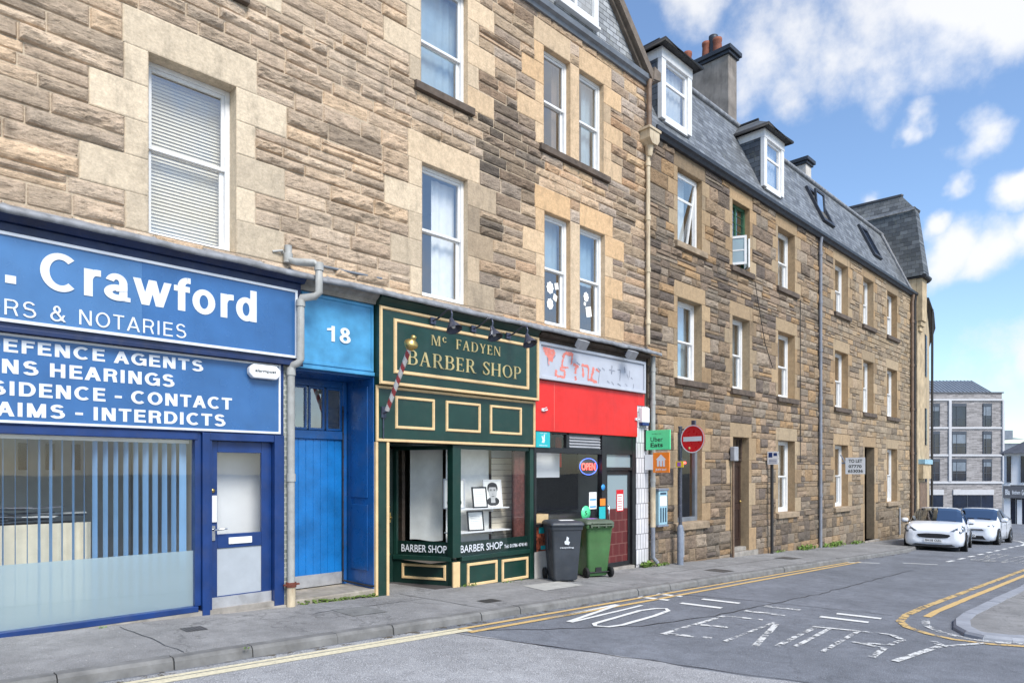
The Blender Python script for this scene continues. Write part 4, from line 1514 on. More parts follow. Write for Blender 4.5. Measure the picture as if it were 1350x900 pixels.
mb = MB(); mb.box(a - .05, b + .45, -.06, .26, zg(a) - .2, z0 + .01); mb.box(a + .002, b - .002, .06, .26, z0 + .012, z0 + .11); mb.build("doorstep", "concrete", b2, bevel=.01)
a, b, z0, z1 = D2
mb = MB(); mb.box(a + .55, b, .72, .76, z0, 1.5); mb.box(a, b, 1.6, 1.64, z0, 2.6)
dr = mb.build("door", "black_frame", b2)
mb = MB()
for i in range(7): mb.box(a + .03 + i * .09, a + .05 + i * .09, .24, .26, z0 + .05, 1.3)
mb.box(a, a + .62, .235, .265, 1.28, 1.32); mb.box(a, a + .62, .235, .265, z0 + .02, z0 + .06)
mb.build("iron_gate", "black_frame", b2)
mb = MB(); mb.box(a - .2, b + .3, -.1, .8, zg(a) - .3, z0); mb.build("doorstep", "concrete", b2, bevel=.01)
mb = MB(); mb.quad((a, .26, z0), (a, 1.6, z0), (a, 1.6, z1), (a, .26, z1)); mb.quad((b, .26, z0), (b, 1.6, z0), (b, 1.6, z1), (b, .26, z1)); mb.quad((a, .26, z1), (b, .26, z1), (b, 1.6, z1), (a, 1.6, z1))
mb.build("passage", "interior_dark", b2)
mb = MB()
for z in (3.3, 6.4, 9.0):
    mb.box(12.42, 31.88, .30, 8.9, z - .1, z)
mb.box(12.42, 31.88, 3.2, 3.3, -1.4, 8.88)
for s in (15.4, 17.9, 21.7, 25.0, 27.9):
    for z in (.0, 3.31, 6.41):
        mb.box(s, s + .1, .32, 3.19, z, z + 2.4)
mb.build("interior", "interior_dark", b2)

# mansard: lower slope 68 degrees, eaves 9.05, break 12.1
EZ, MZ, MD = 9.06, 11.86, 1.2
my = lambda z: -.06 + (z - EZ) / (MZ - EZ) * (MD + .06)
mb = MB(); mb.mat("slate_front")
mb.quad((12.42, -.06, EZ), (31.95, -.06, EZ), (31.95, MD, MZ), (12.42, MD, MZ))
mb.quad((12.42, MD, MZ), (31.95, MD, MZ), (31.95, 4.6, 12.7), (12.42, 4.6, 12.7))
mb.quad((12.42, 9, 9), (31.95, 9, 9), (31.95, 4.6, 12.7), (12.42, 4.6, 12.7))
mb.mat("render_grey")
mb.add([(31.94, -.05, 9.0), (31.94, 9, 9), (31.94, 4.6, 12.68), (31.94, MD, MZ - .01)], [(0, 1, 2, 3)])
mb.quad((31.9, .0, -2), (31.9, 9, -2), (31.9, 9, 9.02), (31.9, 0, 9.02)); mb.quad((12.42, 9, -2), (31.9, 9, -2), (31.9, 9, 9.02), (12.42, 9, 9.02))
rf = mb.build("roof", None, b2)
mb = MB(); mb.tube([(12.42, MD - .02, MZ + .02), (31.95, MD - .02, MZ + .02)], .075, 10); mb.build("ridge_roll", "lead", b2)
mb = MB(); mb.prism([(31.62, my(EZ) - .05, EZ), (31.98, my(EZ) - .05, EZ), (31.98, MD - .05, MZ + .06), (31.62, MD - .05, MZ + .06)], (0, .06, .02)); mb.build("verge", "lead", b2)
mb = MB()
mb.prism([(12.5, -.02, 8.97), (12.5, -.10, 8.97), (12.5, -.14, 9.03), (12.5, -.19, 9.06), (12.5, -.20, 9.14), (12.5, -.155, 9.145), (12.5, -.15, 9.08), (12.5, -.02, 9.05)], (19.45, 0, 0))
mb.build("gutter", "dark_gutter", b2)
mb = MB(); mb.tube([(21.76, -.12, 9.0), (21.76, -.09, 8.8), (21.76, -.09, zg(21.76))], .05)
for z in (8.5, 7, 5.5, 4, 2.5, 1.0): mb.tube([(21.76, -.09, z - .05), (21.76, -.09, z + .05)], .06)
mb.build("downpipe", "grey_pipe", b2)
mb = MB()
for s, m in ((31.45, "brown_pipe"), (31.78, "black_pipe")):
    mb.mat(m); mb.tube([(s, -.14, 9.0), (s, -.10, 8.7), (s, -.10, zg(s))], .06)
    for z in (7.9, 6.1, 4.3, 2.5, .7): mb.tube([(s, -.10, z - .05), (s, -.10, z + .05)], .075)
mb.build("end_downpipe", None, b2)


def dormer(s0, s1):
    z0, z1, y0 = 9.66, 11.22, .10
    mb = MB()
    for a, b in ((s0, s0 + .17), (s1 - .17, s1)):
        mb.box(a, b, y0, y0 + .12, z0 - .02, z1)
    mb.box(s0 - .01, s1 + .01, y0 - .012, y0 + .10, z1 - .24, z1 + .003)
    mb.box(s0 + .17, s1 - .17, y0 + .02, y0 + .12, z0 - .06, z0 + .06)
    # fascia returns along the cheeks
    for s in (s0 - .012, s1 - .02):
        mb.box(s, s + .032, y0 + .10, 1.0, z1 - .22, z1 + .001)
    d = mb.build("dormer", "white_paint", b2, bevel=.006)
    mb = MB(); ring(mb, s0 + .17, s1 - .17, z0 + .06, z1 - .24, .06, y0 + .05, y0 + .11); mb.box(s0 + .23, s1 - .23, y0 + .055, y0 + .105, z0 + .82, z0 + .88)
    mb.build("window_frame", "clean_white", d, bevel=.004)
    mb = MB(); mb.box(s0 + .22, s1 - .22, y0 + .08, y0 + .084, z0 + .1, z1 - .28); mb.build("pane", "window_glass", d)
    mb = MB(); folds(mb, s0 + .2, s1 - .2, y0 + .2, z0, z1 - .24, 5, .02, 5); mb.build("net_curtain", "net_curtain", d)
    for s, w in ((s0, .05), (s1 - .05, .05)):
        mb = MB()
        mb.prism([(s, y0 + .11, my(z0) * 0 + z0 - .1), (s, y0 + .11, z1 - .2), (s, my(z1) + .1, z1 - .2), (s, my(z0), z0 - .1)], (w, 0, 0))
        mb.build("cheek", "slate_side", d)
    mb = MB(); mb.mat("slate_dark_front")
    o = .14
    a, b, yf = s0 - o, s1 + o, y0 - o - .04
    rz, ry = z1 + .62, .62
    mb.add([(a, yf, z1 + .05), (b, yf, z1 + .05), (b, 2.6, z1 + .05), (a, 2.6, z1 + .05), ((a + b) / 2, ry, rz), ((a + b) / 2, 2.6, rz)],
           [(0, 1, 4), (1, 2, 5, 4), (3, 0, 4, 5)])
    mb.build("dormer_roof", None, d)
    mb = MB(); mb.tube([(a, 1.6, z1 + .02), (a, yf, z1 + .02), (b, yf, z1 + .02), (b, 1.6, z1 + .02)], .05, 8)
    mb.box(a, b, yf, y0 + .02, z1 + .004, z1 + .045)
    mb.tube([((a + b) / 2, ry - .05, rz + .01), ((a + b) / 2, 2.6, rz + .01)], .05, 8)
    mb.build("dormer_gutter", "black_pipe", d)


dormer(13.13, 14.42)
dormer(18.26, 19.54)


def skylight(s0, s1, z0, z1, open_=False):
    P = lambda s, z, o=0.0: (s, my(z) - o * .93, z + o * .37)
    mb = MB()
    for a, b, c, d in ((s0, s0 + .10, z0, z1), (s1 - .10, s1, z0, z1), (s0 + .1, s1 - .1, z0, z0 + .12), (s0 + .1, s1 - .1, z1 - .12, z1)):
        mb.add([P(a, c, .09), P(b, c, .09), P(b, d, .09), P(a, d, .09), P(a, c, -.02), P(b, c, -.02), P(b, d, -.02), P(a, d, -.02)],
               [(0, 1, 2, 3), (0, 4, 5, 1), (1, 5, 6, 2), (2, 6, 7, 3), (3, 7, 4, 0)])
    sk = mb.build("skylight", "dark_gutter", b2)
    if open_:
        q = MB(); ring(q, s0 + .09, s1 - .09, z0 + .1, z1 - .10, .08, -.10, -.04)
        g = MB(); g.box(s0 + .15, s1 - .15, -.075, -.07, z0 + .16, z1 - .16)
        zc, T = (z0 + z1) / 2, None
        T = Matrix.Translation((0, my((z0 + z1) / 2) - .05, zc)) @ Matrix.Rotation(R(-4), 4, "X") @ Matrix.Translation((0, .07, -zc))
        m2 = MB(); m2.add([T @ Vector(p) for p in q.v], q.f); m2.build("sash", "dark_gutter", sk)
        m2 = MB(); m2.add([T @ Vector(p) for p in g.v], g.f); m2.build("pane", "window_glass", sk)
        m2 = MB(); m2.add([P(s0 + .1, z0 + .1, .012), P(s1 - .1, z0 + .1, .012), P(s1 - .1, z1 - .1, .012), P(s0 + .1, z1 - .1, .012)], [(0, 1, 2, 3)]); m2.build("shaft", "interior_dark", sk)
    else:
        m2 = MB(); m2.add([P(s0 + .1, z0 + .1, .05), P(s1 - .1, z0 + .1, .05), P(s1 - .1, z1 - .1, .05), P(s0 + .1, z1 - .1, .05)], [(0, 1, 2, 3)]); m2.build("pane", "far_window", sk)


skylight(23.05, 24.0, 9.95, 11.25, True)
skylight(28.05, 28.95, 9.95, 11.25)


def chimney(name, s0, s1, y0, y1, z0, z1, mat, pots, capm):
    mb = MB(); mb.box(s0, s1, y0, y1, z0, z1); c = mb.build("chimney", mat, b2, bevel=.01)
    mb = MB(); mb.box(s0 - .06, s1 + .06, y0 - .06, y1 + .06, z1 + .002, z1 + .09); mb.box(s0 - .12, s1 + .12, y0 - .12, y1 + .12, z1 + .092, z1 + .22); mb.build("chimney_cap", capm, c, bevel=.012)
    for (s, y, h, m) in pots:
        mb = MB(); mb.lathe([(.16, 0), (.145, .1), (.125, h * .8), (.14, h * .86), (.14, h), (.11, h), (.10, h - .25)], (s, y, z1 + .21), 16); mb.build("chimney_pot", m, c)


chimney("c", 19.0, 19.52, 1.55, 4.7, 11.9, 14.22, "render_grey", [(19.26, 2.05, .56, "pot_clay"), (19.26, 2.42, .6, "pot_clay"), (19.32, 2.22, .74, "dark_gutter"), (19.26, 3.08, .58, "pot_clay")], "dark_gutter")
chimney("c", 24.62, 25.1, 1.5, 4.6, 11.9, 12.72, "render_white", [], "dark_gutter")
# street-lamp control box and its pipe beside the close door
mb = MB(); mb.mat("brown_pipe"); mb.tube([(16.08, -.09, 2.0), (16.08, -.09, zg(16.1))], .03); mb.build("conduit", None, b2)
mb = MB(); mb.box(15.98, 16.2, -.18, -.05, 2.0, 2.36); mb.build("junction_box", "sign_back", b2, bevel=.02)
# loose cables down the wall
mb = MB(); mb.tube([(20.3, -.06, 6.8), (20.28, -.06, 5.0), (20.32, -.06, 3.9), (20.3, -.06, 2.0)], .012, 6); mb.tube([(17.3, -.08, 6.75), (17.5, -.08, 6.2), (17.9, -.08, 5.2), (18.4, -.07, 4.6)], .010, 6); mb.build("cable", "black_pipe", b2)
mb = MB(); mb.tube([(13.75, -.06, .42), (13.75, -.06, -.2)], .03, 8); mb.tube([(29.9, -.06, .3), (29.9, -.06, -.75)], .035, 8); mb.build("vent_pipe", "sign_back", b2)

# ================================================================ SOLICITORS' SHOPFRONT
sh = thing("shopfront", "navy shopfront with two blue fascia boards lettered in white, left end of row", "shopfront", (2, 0, zg(2)))
mb = MB(); mb.box(-2.6, 4.32, -.115, .05, 3.10, 4.15)
mb.prism([(-2.6, -.05, 4.15), (-2.6, -.16, 4.15), (-2.6, -.24, 4.22), (-2.6, -.24, 4.245), (-2.6, -.05, 4.28)], (6.95, 0, 0))
mb.box(-2.6, 4.34, -.14, -.117, 3.085, 3.135)
fb = mb.build("fascia_board", "dark_navy", sh, bevel=.006)
mb = MB(); mb.box(-2.5, 2.43, -.125, -.116, 3.20, 4.03); mb.build("sign_panel", "sign_blue_left", fb)
mb = MB(); mb.box(2.43, 4.24, -.128, -.116, 3.20, 4.03); mb.build("sign_panel", "sign_blue", fb)
mb = MB(); ring(mb, -2.52, 4.26, 3.18, 4.055, .032, -.145, -.118); mb.build("sign_frame", "letter_white", fb, bevel=.003)
mb = MB()
Sans(.185).write(mb, ". Crawford", 1.49, 3.72, 3.56, 3.94, on_wall(-.1285), ref="Crawford", track=.055, space=.30)
mb.build("lettering", "letter_white", fb)
mb = MB()
Sans(.115).write(mb, "SOLICITORS & NOTARIES", 1.83, 2.89, 3.25, 3.405, on_wall(-.1285), ref="NOTARIES", track=.13, space=.52)
mb.build("lettering", "letter_white", fb)
mb = MB(); mb.box(-2.6, 4.12, -.04, .05, 2.19, 3.098); lb = mb.build("lower_sign_board", "navy_paint", sh, bevel=.004)
mb = MB(); mb.box(-2.5, 4.05, -.048, -.041, 2.22, 3.07); mb.build("sign_panel", "sign_blue", lb)
mb = MB(); ring(mb, -2.52, 4.07, 2.205, 3.085, .026, -.062, -.042); mb.build("sign_frame", "letter_white", lb, bevel=.003)
mb = MB()
W = on_wall(-.0485)
Sans(.20).write(mb, "DEFENCE AGENTS", 2.17, 3.11, 2.90, 3.03, W, ref="AGENTS", track=.07, space=.34)
mb.build("lettering", "letter_white", lb); mb = MB()
Sans(.20).write(mb, "CHILDRENS HEARINGS", 1.59, 2.79, 2.69, 2.83, W, ref="HEARINGS", track=.07, space=.34)
mb.build("lettering", "letter_white", lb); mb = MB()
Sans(.20).write(mb, "RESIDENCE - CONTACT", 2.34, 3.45, 2.475, 2.615, W, ref="CONTACT", track=.07, space=.34)
mb.build("lettering", "letter_white", lb); mb = MB()
Sans(.20).write(mb, "CLAIMS - INTERDICTS", 1.98, 3.37, 2.27, 2.41, W, ref="INTERDICTS", track=.07, space=.34)
mb.build("lettering", "letter_white", lb)
# window frame, door frame
mb = MB()
gz0 = .15
mb.box(-2.6, 3.06, -.03, .09, 2.10, 2.188)
mb.box(-2.6, 3.06, -.05, .10, .085, gz0)
mb.box(3.03, 3.10, -.02, .10, .15, 2.188); mb.box(3.102, 3.19, -.06, .12, zg(3.1) - .2, 2.188)
mb.box(-2.6, -2.5, -.03, .09, gz0, 2.1)
wf = mb.build("window_frame", "navy_paint", sh, bevel=.006)
mb = MB(); mb.box(-2.5, 3.03, .03, .038, gz0, 2.10); mb.build("pane", "shop_glass", wf)
mb = MB(); mb.quad((-2.5, .042, gz0), (3.03, .042, gz0), (3.03, .042, .80), (-2.5, .042, .80)); mb.build("frosted_film", "frosted_film", wf)
mb = MB(); mb.box(-2.6, 4.15, -.045, .3, -.4, .085); mb.build("plinth", "concrete", sh)
mb = MB()
mb.box(3.192, 3.22, -.04, .14, -.05, 2.10); mb.box(3.99, 4.12, -.06, .14, zg(4) - .2, 2.188); mb.box(3.192, 3.99, -.05, .14, 2.10, 2.188)
df = mb.build("door_frame", "navy_paint", sh, bevel=.005)
a, b, z0, z1 = 3.222, 3.988, .03, 2.095
mb = MB(); y0, y1 = .03, .075
mb.box(a, a + .085, y0, y1, z0, z1); mb.box(b - .13, b, y0, y1, z0, z1); mb.box(a + .085, b - .13, y0, y1, 1.96, z1); mb.box(a + .085, b - .13, y0, y1, .80, .97); mb.box(a + .085, b - .13, y0, y1, z0, .225)
door = mb.build("door", "navy_paint", sh, bevel=.006)
mb = MB(); mb.box(a + .085, b - .13, .05, .056, .97, 1.96); mb.build("pane", "shop_glass", door)
mb = MB(); mb.box(a + .085, b - .13, .045, .06, .225, .80); mb.build("panel", "grey_panel", door)
mb = MB(); mb.box(a + .01, b - .005, .018, .0295, .04, .215); mb.build("kick_plate", "steel_plate", door)
mb = MB(); mb.box(3.44, 3.73, .014, .0295, .845, .925); mb.build("letterbox", "clean_white", door, bevel=.004)
mb = MB(); mb.box(3.225, 3.295, .010, .0295, 1.12, 1.44); mb.build("push_plate", "clean_white", door, bevel=.004)
mb = MB(); mb.box(3.225, 3.275, .012, .0295, .90, 1.08); mb.tube([(3.25, .03, 1.03), (3.25, -.03, 1.03), (3.40, -.035, 1.04)], .012, 8); mb.build("handle", "chrome", door)
mb = MB(); mb.lathe([(0, -.02), (.024, -.018), (.024, 0)], (3.25, .03, 1.50), 14, "y"); mb.build("lock", "brass", door)
mb = MB(); mb.box(3.17, 4.13, -.10, .14, -.4, .028); mb.build("doorstep", "concrete", sh, bevel=.008)
mb = MB(); mb.box(4.122, 4.285, -.02, .12, -.3, 3.098); mb.build("tiled_pier", "wall_tiles", sh)
mb = MB()
mb.mat("interior_wall"); mb.box(-2.6, 3.09, 2.6, 2.66, 0, 3.0); mb.quad((3.10, .13, 0), (3.10, 3.6, 0), (3.10, 3.6, 3.0), (3.10, .13, 3.0)); mb.quad((-2.6, .1, 0), (-2.6, 3.6, 0), (-2.6, 3.6, 3), (-2.6, .1, 3)); mb.quad((4.11, .14, 0), (4.11, 1.3, 0), (4.11, 1.3, 3), (4.11, .14, 3)); mb.mat("clean_white"); mb.quad((3.11, .42, 0), (4.11, .42, 0), (4.11, .42, 3), (3.11, .42, 3)); mb.mat("interior_wall")  # white board added close behind the door glass so the pane looks lighter
mb.quad((-2.6, .1, 3.0), (4.1, .1, 3.0), (4.1, 3.6, 3.0), (-2.6, 3.6, 3.0))
mb.mat("interior_floor"); mb.quad((-2.6, .1, .06), (4.1, .1, .06), (4.1, 3.6, .06), (-2.6, 3.6, .06))
mb.mat("black_plastic")
for s in (1.45, 1.75, 2.05, 2.35): mb.box(s, s + .10, 2.57, 2.599, 1.75, 2.1)
mb.build("office_interior", None, sh)
# vertical blind: louvres, each turned a little differently
vb = thing("vertical_blind", "pale blue vertical louvre blind hanging in the solicitors' window", "blind", (1.5, .2, .2))
rr = random.Random(8)
for i in range(40):
    s = -1.0 + i * .1015
    if s > 3.0: break
    ang = R(-70 + rr.uniform(-5, 5)) if s > 1.95 or s < 1.12 else R(-88 + rr.uniform(-8, 8))
    if s > 2.93: ang = R(12)
    hw = .045
    mb = MB()
    tw = R(rr.uniform(-4, 4))
    v = []
    for z, k in ((.17, tw), (1.1, 0), (2.06, -tw)):
        dx, dy = math.cos(ang + k) * hw, math.sin(ang + k) * hw
        v += [(s - dx, .17 - dy, z), (s + dx, .17 + dy, z)]
    mb.add(v, [(0, 1, 3, 2), (2, 3, 5, 4)])
    mb.build("louvre", "blue_slat", vb)
mb = MB(); mb.box(-1.0, 3.02, .14, .20, 2.06, 2.10); mb.build("headrail", "clean_white", vb)
# furniture inside
tb = thing("table", "low cabinet draped with cream cloths inside the solicitors' window", "table", (1.5, .8, .06))
mb = MB(); mb.box(.55, 2.05, .62, 1.2, .07, 1.14); mb.build("carcass", "dark_timber", tb)
mb = MB(); folds(mb, .95, 2.1, .54, .10, 1.16, 9, .03, 4); mb.build("cloth", "cream_cloth", tb)
mb = MB(); mb.box(.4, 1.0, .45, .6, .7, 1.02); mb.build("red_binder", "red_cloth", tb)
pp = MB()
rr = random.Random(12)
for i in range(26):
    s, y = rr.uniform(.8, 1.95), rr.uniform(.66, .95)
    T = Matrix.Translation((s, y, 1.175 + i * .0065)) @ Matrix.Rotation(rr.uniform(-.5, .5), 4, "Z") @ Matrix.Rotation(rr.uniform(-.04, .04), 4, "Y")
    pp.mat("newspaper" if i % 3 else "paper")
    pp.box(-.19, .19, -.14, .14, 0, .006, T)
single(pp, "newspaper_pile", None, "untidy pile of newspapers on the draped cabinet in the solicitors' window", "newspapers")
# alarm box on the lower sign
ab = thing("alarm_box", "white alarm box at the right end of the blue solicitors' sign", "alarm box", (3.83, -.06, 2.95))
mb = MB(); mb.prism([(3.63, -.05, 2.93), (3.68, -.05, 2.88), (3.98, -.05, 2.88), (4.03, -.05, 2.93), (4.03, -.05, 3.0), (3.98, -.05, 3.05), (3.68, -.05, 3.05), (3.63, -.05, 3.0)], (0, -.09, 0)); mb.build("case", "clean_white", ab, bevel=.015)
mb = MB(); text(mb, "alarmpost", 3.70, 3.97, 2.945, 2.99, on_wall(-.1425), bold=.01, depth=.002); mb.build("lettering", "ink", ab)

# ================================================================ BLUE TENEMENT ENTRANCE, No 18
en = thing("tenement_entrance", "bright blue tenement entrance numbered 18, between the navy and the green shopfronts", "entrance", (4.9, 0, zg(4.9)))
mb = MB(); mb.box(4.33, 5.485, -.03, .05, 3.12, 4.10); mb.box(4.325, 5.49, -.05, .04, 3.085, 3.135)
np_ = mb.build("number_panel", "pale_blue_paint", en, bevel=.005)
mb = MB(); moulding(mb, 4.36, 5.48, 3.14, 4.09, .05, -.031, .018); mb.build("moulding", "pale_blue_paint", np_)
mb = MB(); Sans(.17).write(mb, "18", 4.74, 5.10, 3.49, 3.70, on_wall(-.0315), track=.12, d=.008); mb.build("lettering", "letter_white", np_)
mb = MB(); mb.prism([(4.33, .02, 4.10), (4.33, -.07, 4.10), (4.33, -.09, 4.15), (4.33, -.16, 4.19), (4.33, -.2, 4.25), (4.33, .02, 4.28)], (1.16, 0, 0)); mb.build("cornice", "grey_timber", en)
dy = .68
st = zg(4.9) + .085
mb = MB()
mb.box(5.485, 5.53, -.02, dy + .05, st - .2, 3.085); mb.box(4.25, 4.318, .12, dy + .05, st - .2, 3.085)
mb.box(4.25, 5.53, .05, dy + .04, 3.06, 3.115)
sw = mb.build("side_wall", "deep_blue", en, bevel=.004)
mb = MB()
for za, zb in ((.3, 1.25), (1.35, 2.95)):
    mb.box(5.472, 5.4845, .12, .55, za, zb)
mb.build("side_panel", "deep_blue", sw, bevel=.005)
mb = MB(); mb.box(5.40, 5.47, dy - .02, dy + .06, st, 3.06); mb.box(4.32, 4.58, dy - .01, dy + .06, st, 3.06); mb.box(4.58, 5.40, dy - .03, dy + .06, 2.20, 2.32); mb.box(4.58, 5.40, dy - .01, dy + .05, 2.96, 3.06)
mb.build("door_frame", "deep_blue", en, bevel=.006)
mb = MB(); mb.box(4.58, 5.40, dy + .01, dy + .05, st + .12, 2.20)
r_ = random.Random(4)
for i in range(7):
    s = 4.585 + i * .116
    mb.box(s, s + .111, dy + .002, dy + .0095, st + .12, 2.195)
dr = mb.build("door", "door_blue", en, bevel=.003)
mb = MB(); mb.box(4.59, 5.395, dy - .006, dy + .001, st + .015, st + .19); mb.build("kick_plate", "steel_plate", dr)
mb = MB()
for a, b in ((4.58, 4.83), (4.86, 5.11), (5.14, 5.40)):
    ring(mb, a, b, 2.33, 2.955, .03, dy + .0, dy + .04)
fl = mb.build("fanlight", "deep_blue", en)
mb = MB(); mb.box(4.6, 5.39, dy + .02, dy + .024, 2.35, 2.94); mb.build("pane", "window_glass", fl)
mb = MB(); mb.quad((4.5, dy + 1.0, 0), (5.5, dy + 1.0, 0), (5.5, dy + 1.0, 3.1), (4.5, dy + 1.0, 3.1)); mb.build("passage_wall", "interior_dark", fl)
mb = MB(); mb.box(4.24, 5.62, -.03, dy + .05, -.5, st); mb.build("doorstep", "step_stone", en, bevel=.015)
mb = MB()
for z in np.linspace(st + .2, 2.6, 8): mb.box(5.39, 5.402, dy - .05, dy - .02, z, z + .03)
mb.tube([(5.395, dy - .035, st + .05), (5.395, dy - .035, 2.7)], .010, 6); mb.tube([(5.395, dy - .035, st + .06), (5.46, .4, st + .04), (5.47, .0, st + .04), (5.55, -.06, st + .05)], .014, 6)
mb.build("cable", "black_pipe", en)

# ================================================================ BARBER SHOP
bs = thing("shopfront", "dark green barber shop with cream beading and gold lettering", "shopfront", (7, 0, zg(7)))
mb = MB(); mb.box(5.495, 8.815, -.15, .04, 2.965, 4.085)
mb.prism([(5.495, .0, 4.087), (5.495, -.14, 4.087), (5.495, -.17, 4.14), (5.495, -.22, 4.19), (5.495, -.22, 4.24), (5.495, .0, 4.26)], (3.32, 0, 0))
fb = mb.build("fascia_board", "green_paint", bs, bevel=.004)
mb = MB(); moulding(mb, 5.497, 8.813, 2.967, 4.083, .05, -.151, .022); moulding(mb, 5.74, 8.56, 3.14, 3.935, .055, -.151, .022); mb.build("beading", "cream_trim", fb)


# serif capitals made of straight and bowed strokes
def serif_glyphs():
    G = {}
    T, H = .135, .05          # thick, thin

    def bar(x0, x1, z0, z1): return [(x0, z0), (x1, z0), (x1, z1), (x0, z1)]

    def stem(x, w=T, z0=0, z1=1, sf=.055, feet=(1, 1)):
        o = [bar(x, x + w, z0, z1)]
        if feet[0]: o.append(bar(x - sf, x + w + sf, z0, z0 + .035))
        if feet[1]: o.append(bar(x - sf, x + w + sf, z1 - .035, z1))
        return o

    def diag(xa, za, xb, zb, w): return [[(xa, za), (xa + w, za), (xb + w, zb), (xb, zb)]]

    def arc(cx, cz, rx, rz, a0, a1, thick, thin=None, n=14):
        thin = thick if thin is None else thin
        out = []
        def rp(t):
            k = abs(math.cos(t)); w = thin + (thick - thin) * k
            c, s = math.cos(t), math.sin(t)
            return (cx + rx * c, cz + rz * s), (cx + (rx - w) * c, cz + (rz - min(w, thin + .02 * k)) * s)
        for i in range(n):
            t0, t1 = a0 + (a1 - a0) * i / n, a0 + (a1 - a0) * (i + 1) / n
            p, q = rp(t0); p2, q2 = rp(t1)
            out.append([p, p2, q2, q])
        return out
    hp = math.pi / 2
    bowl = lambda x, z0, z1, r: arc(x, (z0 + z1) / 2, r, (z1 - z0) / 2, -hp, hp, T, H)
    G["B"] = (.66, stem(.06, feet=(0, 0)) + [bar(.0, .34, 0, H), bar(.0, .32, 1 - H, 1), bar(.19, .34, .5, .5 + H)] + bowl(.33, 0, .55, .30) + bowl(.31, .5, 1, .26))
    G["P"] = (.62, stem(.06, feet=(1, 0)) + [bar(.0, .32, 1 - H, 1), bar(.19, .32, .44, .44 + H)] + bowl(.31, .44, 1, .29))
    G["R"] = (.72, stem(.06, feet=(1, 0)) + [bar(.0, .32, 1 - H, 1), bar(.19, .32, .46, .46 + H)] + bowl(.31, .46, 1, .27) + diag(.52, 0, .28, .47, T) + [bar(.52, .74, 0, .035)])
    G["D"] = (.76, stem(.06, feet=(0, 0)) + [bar(.0, .34, 0, H), bar(.0, .34, 1 - H, 1)] + bowl(.33, 0, 1, .39))
    G["A"] = (.76, diag(.05, 0, .33, 1, .055) + diag(.53, 0, .29, 1, T) + [bar(.17, .56, .32, .32 + H), bar(-.01, .18, 0, .035), bar(.47, .74, 0, .035)])
    G["E"] = (.60, stem(.06, feet=(0, 0)) + [bar(0, .52, 0, H), bar(0, .50, 1 - H, 1), bar(.19, .40, .48, .48 + H), bar(.50, .545, 0, .2), bar(.47, .51, .8, 1), bar(.385, .42, .4, .6)])
    G["F"] = (.56, stem(.06, feet=(1, 0)) + [bar(0, .50, 1 - H, 1), bar(.19, .40, .46, .46 + H), bar(.47, .51, .8, 1), bar(.385, .42, .38, .58)])
    G["S"] = (.54, arc(.27, .75, .23, .25, .35, math.pi + .3, .1, H) + arc(.25, .26, .25, .26, -math.pi + .25, .3, .1, H) + [[(.04, .70), (.13, .64), (.50, .31), (.40, .40)], [(.05, .66), (.13, .74), (.5, .36), (.42, .26)], bar(.45, .485, .72, .96), bar(.015, .05, .05, .3)])
    G["H"] = (.80, stem(.06) + stem(.58) + [bar(.19, .58, .48, .48 + H)])
    G["O"] = (.80, arc(.39, .5, .38, .5, 0, 2 * math.pi, .13, H, 30))
    G["M"] = (.96, stem(.07, .05) + stem(.72) + diag(.44, 0, .10, 1, T) + diag(.42, 0, .70, 1, .05))
    G["N"] = (.82, stem(.07, .05) + stem(.66, .05) + diag(.60, 0, .06, 1, T))
    G["Y"] = (.72, stem(.30, z0=0, z1=.46, feet=(1, 0)) + diag(.29, .44, .05, 1, T) + diag(.37, .44, .57, 1, .055) + [bar(-.01, .26, .965, 1), bar(.50, .70, .965, 1)])
    G["c"] = (.5, [[(p[0], p[1]) for p in q] for q in arc(.22, .72, .21, .28, .6, 2 * math.pi - .6, .1, H)])
    G["T"] = (.64, stem(.26, feet=(1, 0)) + [bar(.0, .65, 1 - H, 1), bar(0, .035, .78, 1), bar(.615, .65, .78, 1)])
    return G


SG = serif_glyphs()


def serif_text(mb, body, s0, s1, z0, z1, fn, gap=.10, wordgap=.42, d=.010):
    x, put = 0, []
    for ch in body:
        if ch == " ":
            x += wordgap; continue
        w, polys = SG[ch]
        put.append((x, polys)); x += w + gap
    x -= gap
    kx = (s1 - s0) / x; kz = z1 - z0
    for i, (x0, polys) in enumerate(put):
        for j, poly in enumerate(polys):
            dd = d + .00025 * j
            f = [Vector(fn(s0 + (x0 + px) * kx, z0 + pz * kz, 0.0)) for px, pz in poly]
            g = [Vector(fn(s0 + (x0 + px) * kx, z0 + pz * kz, dd)) for px, pz in poly]
            n = len(poly)
            mb.add(f + g, [tuple(range(n, 2 * n))] + [(a, (a + 1) % n, n + (a + 1) % n, n + a) for a in range(n)])


mb = MB()
serif_text(mb, "BARBER SHOP", 5.98, 8.36, 3.30, 3.51, on_wall(-.1505))
mb.build("lettering", "gold_letters", fb); mb = MB()
serif_text(mb, "Mc FADYEN", 6.42, 7.88, 3.64, 3.79, on_wall(-.1505), wordgap=.75, gap=.14)
mb.build("lettering", "gold_letters", fb)
mb = MB(); mb.box(5.495, 8.815, -.06, .04, 2.155, 2.963); lf = mb.build("lower_fascia", "green_paint", bs, bevel=.004)
mb = MB(); moulding(mb, 5.497, 8.813, 2.157, 2.965, .045, -.061, .02)
for a, b in ((5.83, 6.56), (6.78, 7.51), (7.72, 8.47)): moulding(mb, a, b, 2.355, 2.835, .045, -.061, .02)
mb.build("beading", "cream_trim", lf)
pz = zg(5.6)
mb = MB(); mb.box(5.535, 5.725, -.05, .12, pz - .2, 2.153); pl = mb.build("pilaster", "green_paint", bs)
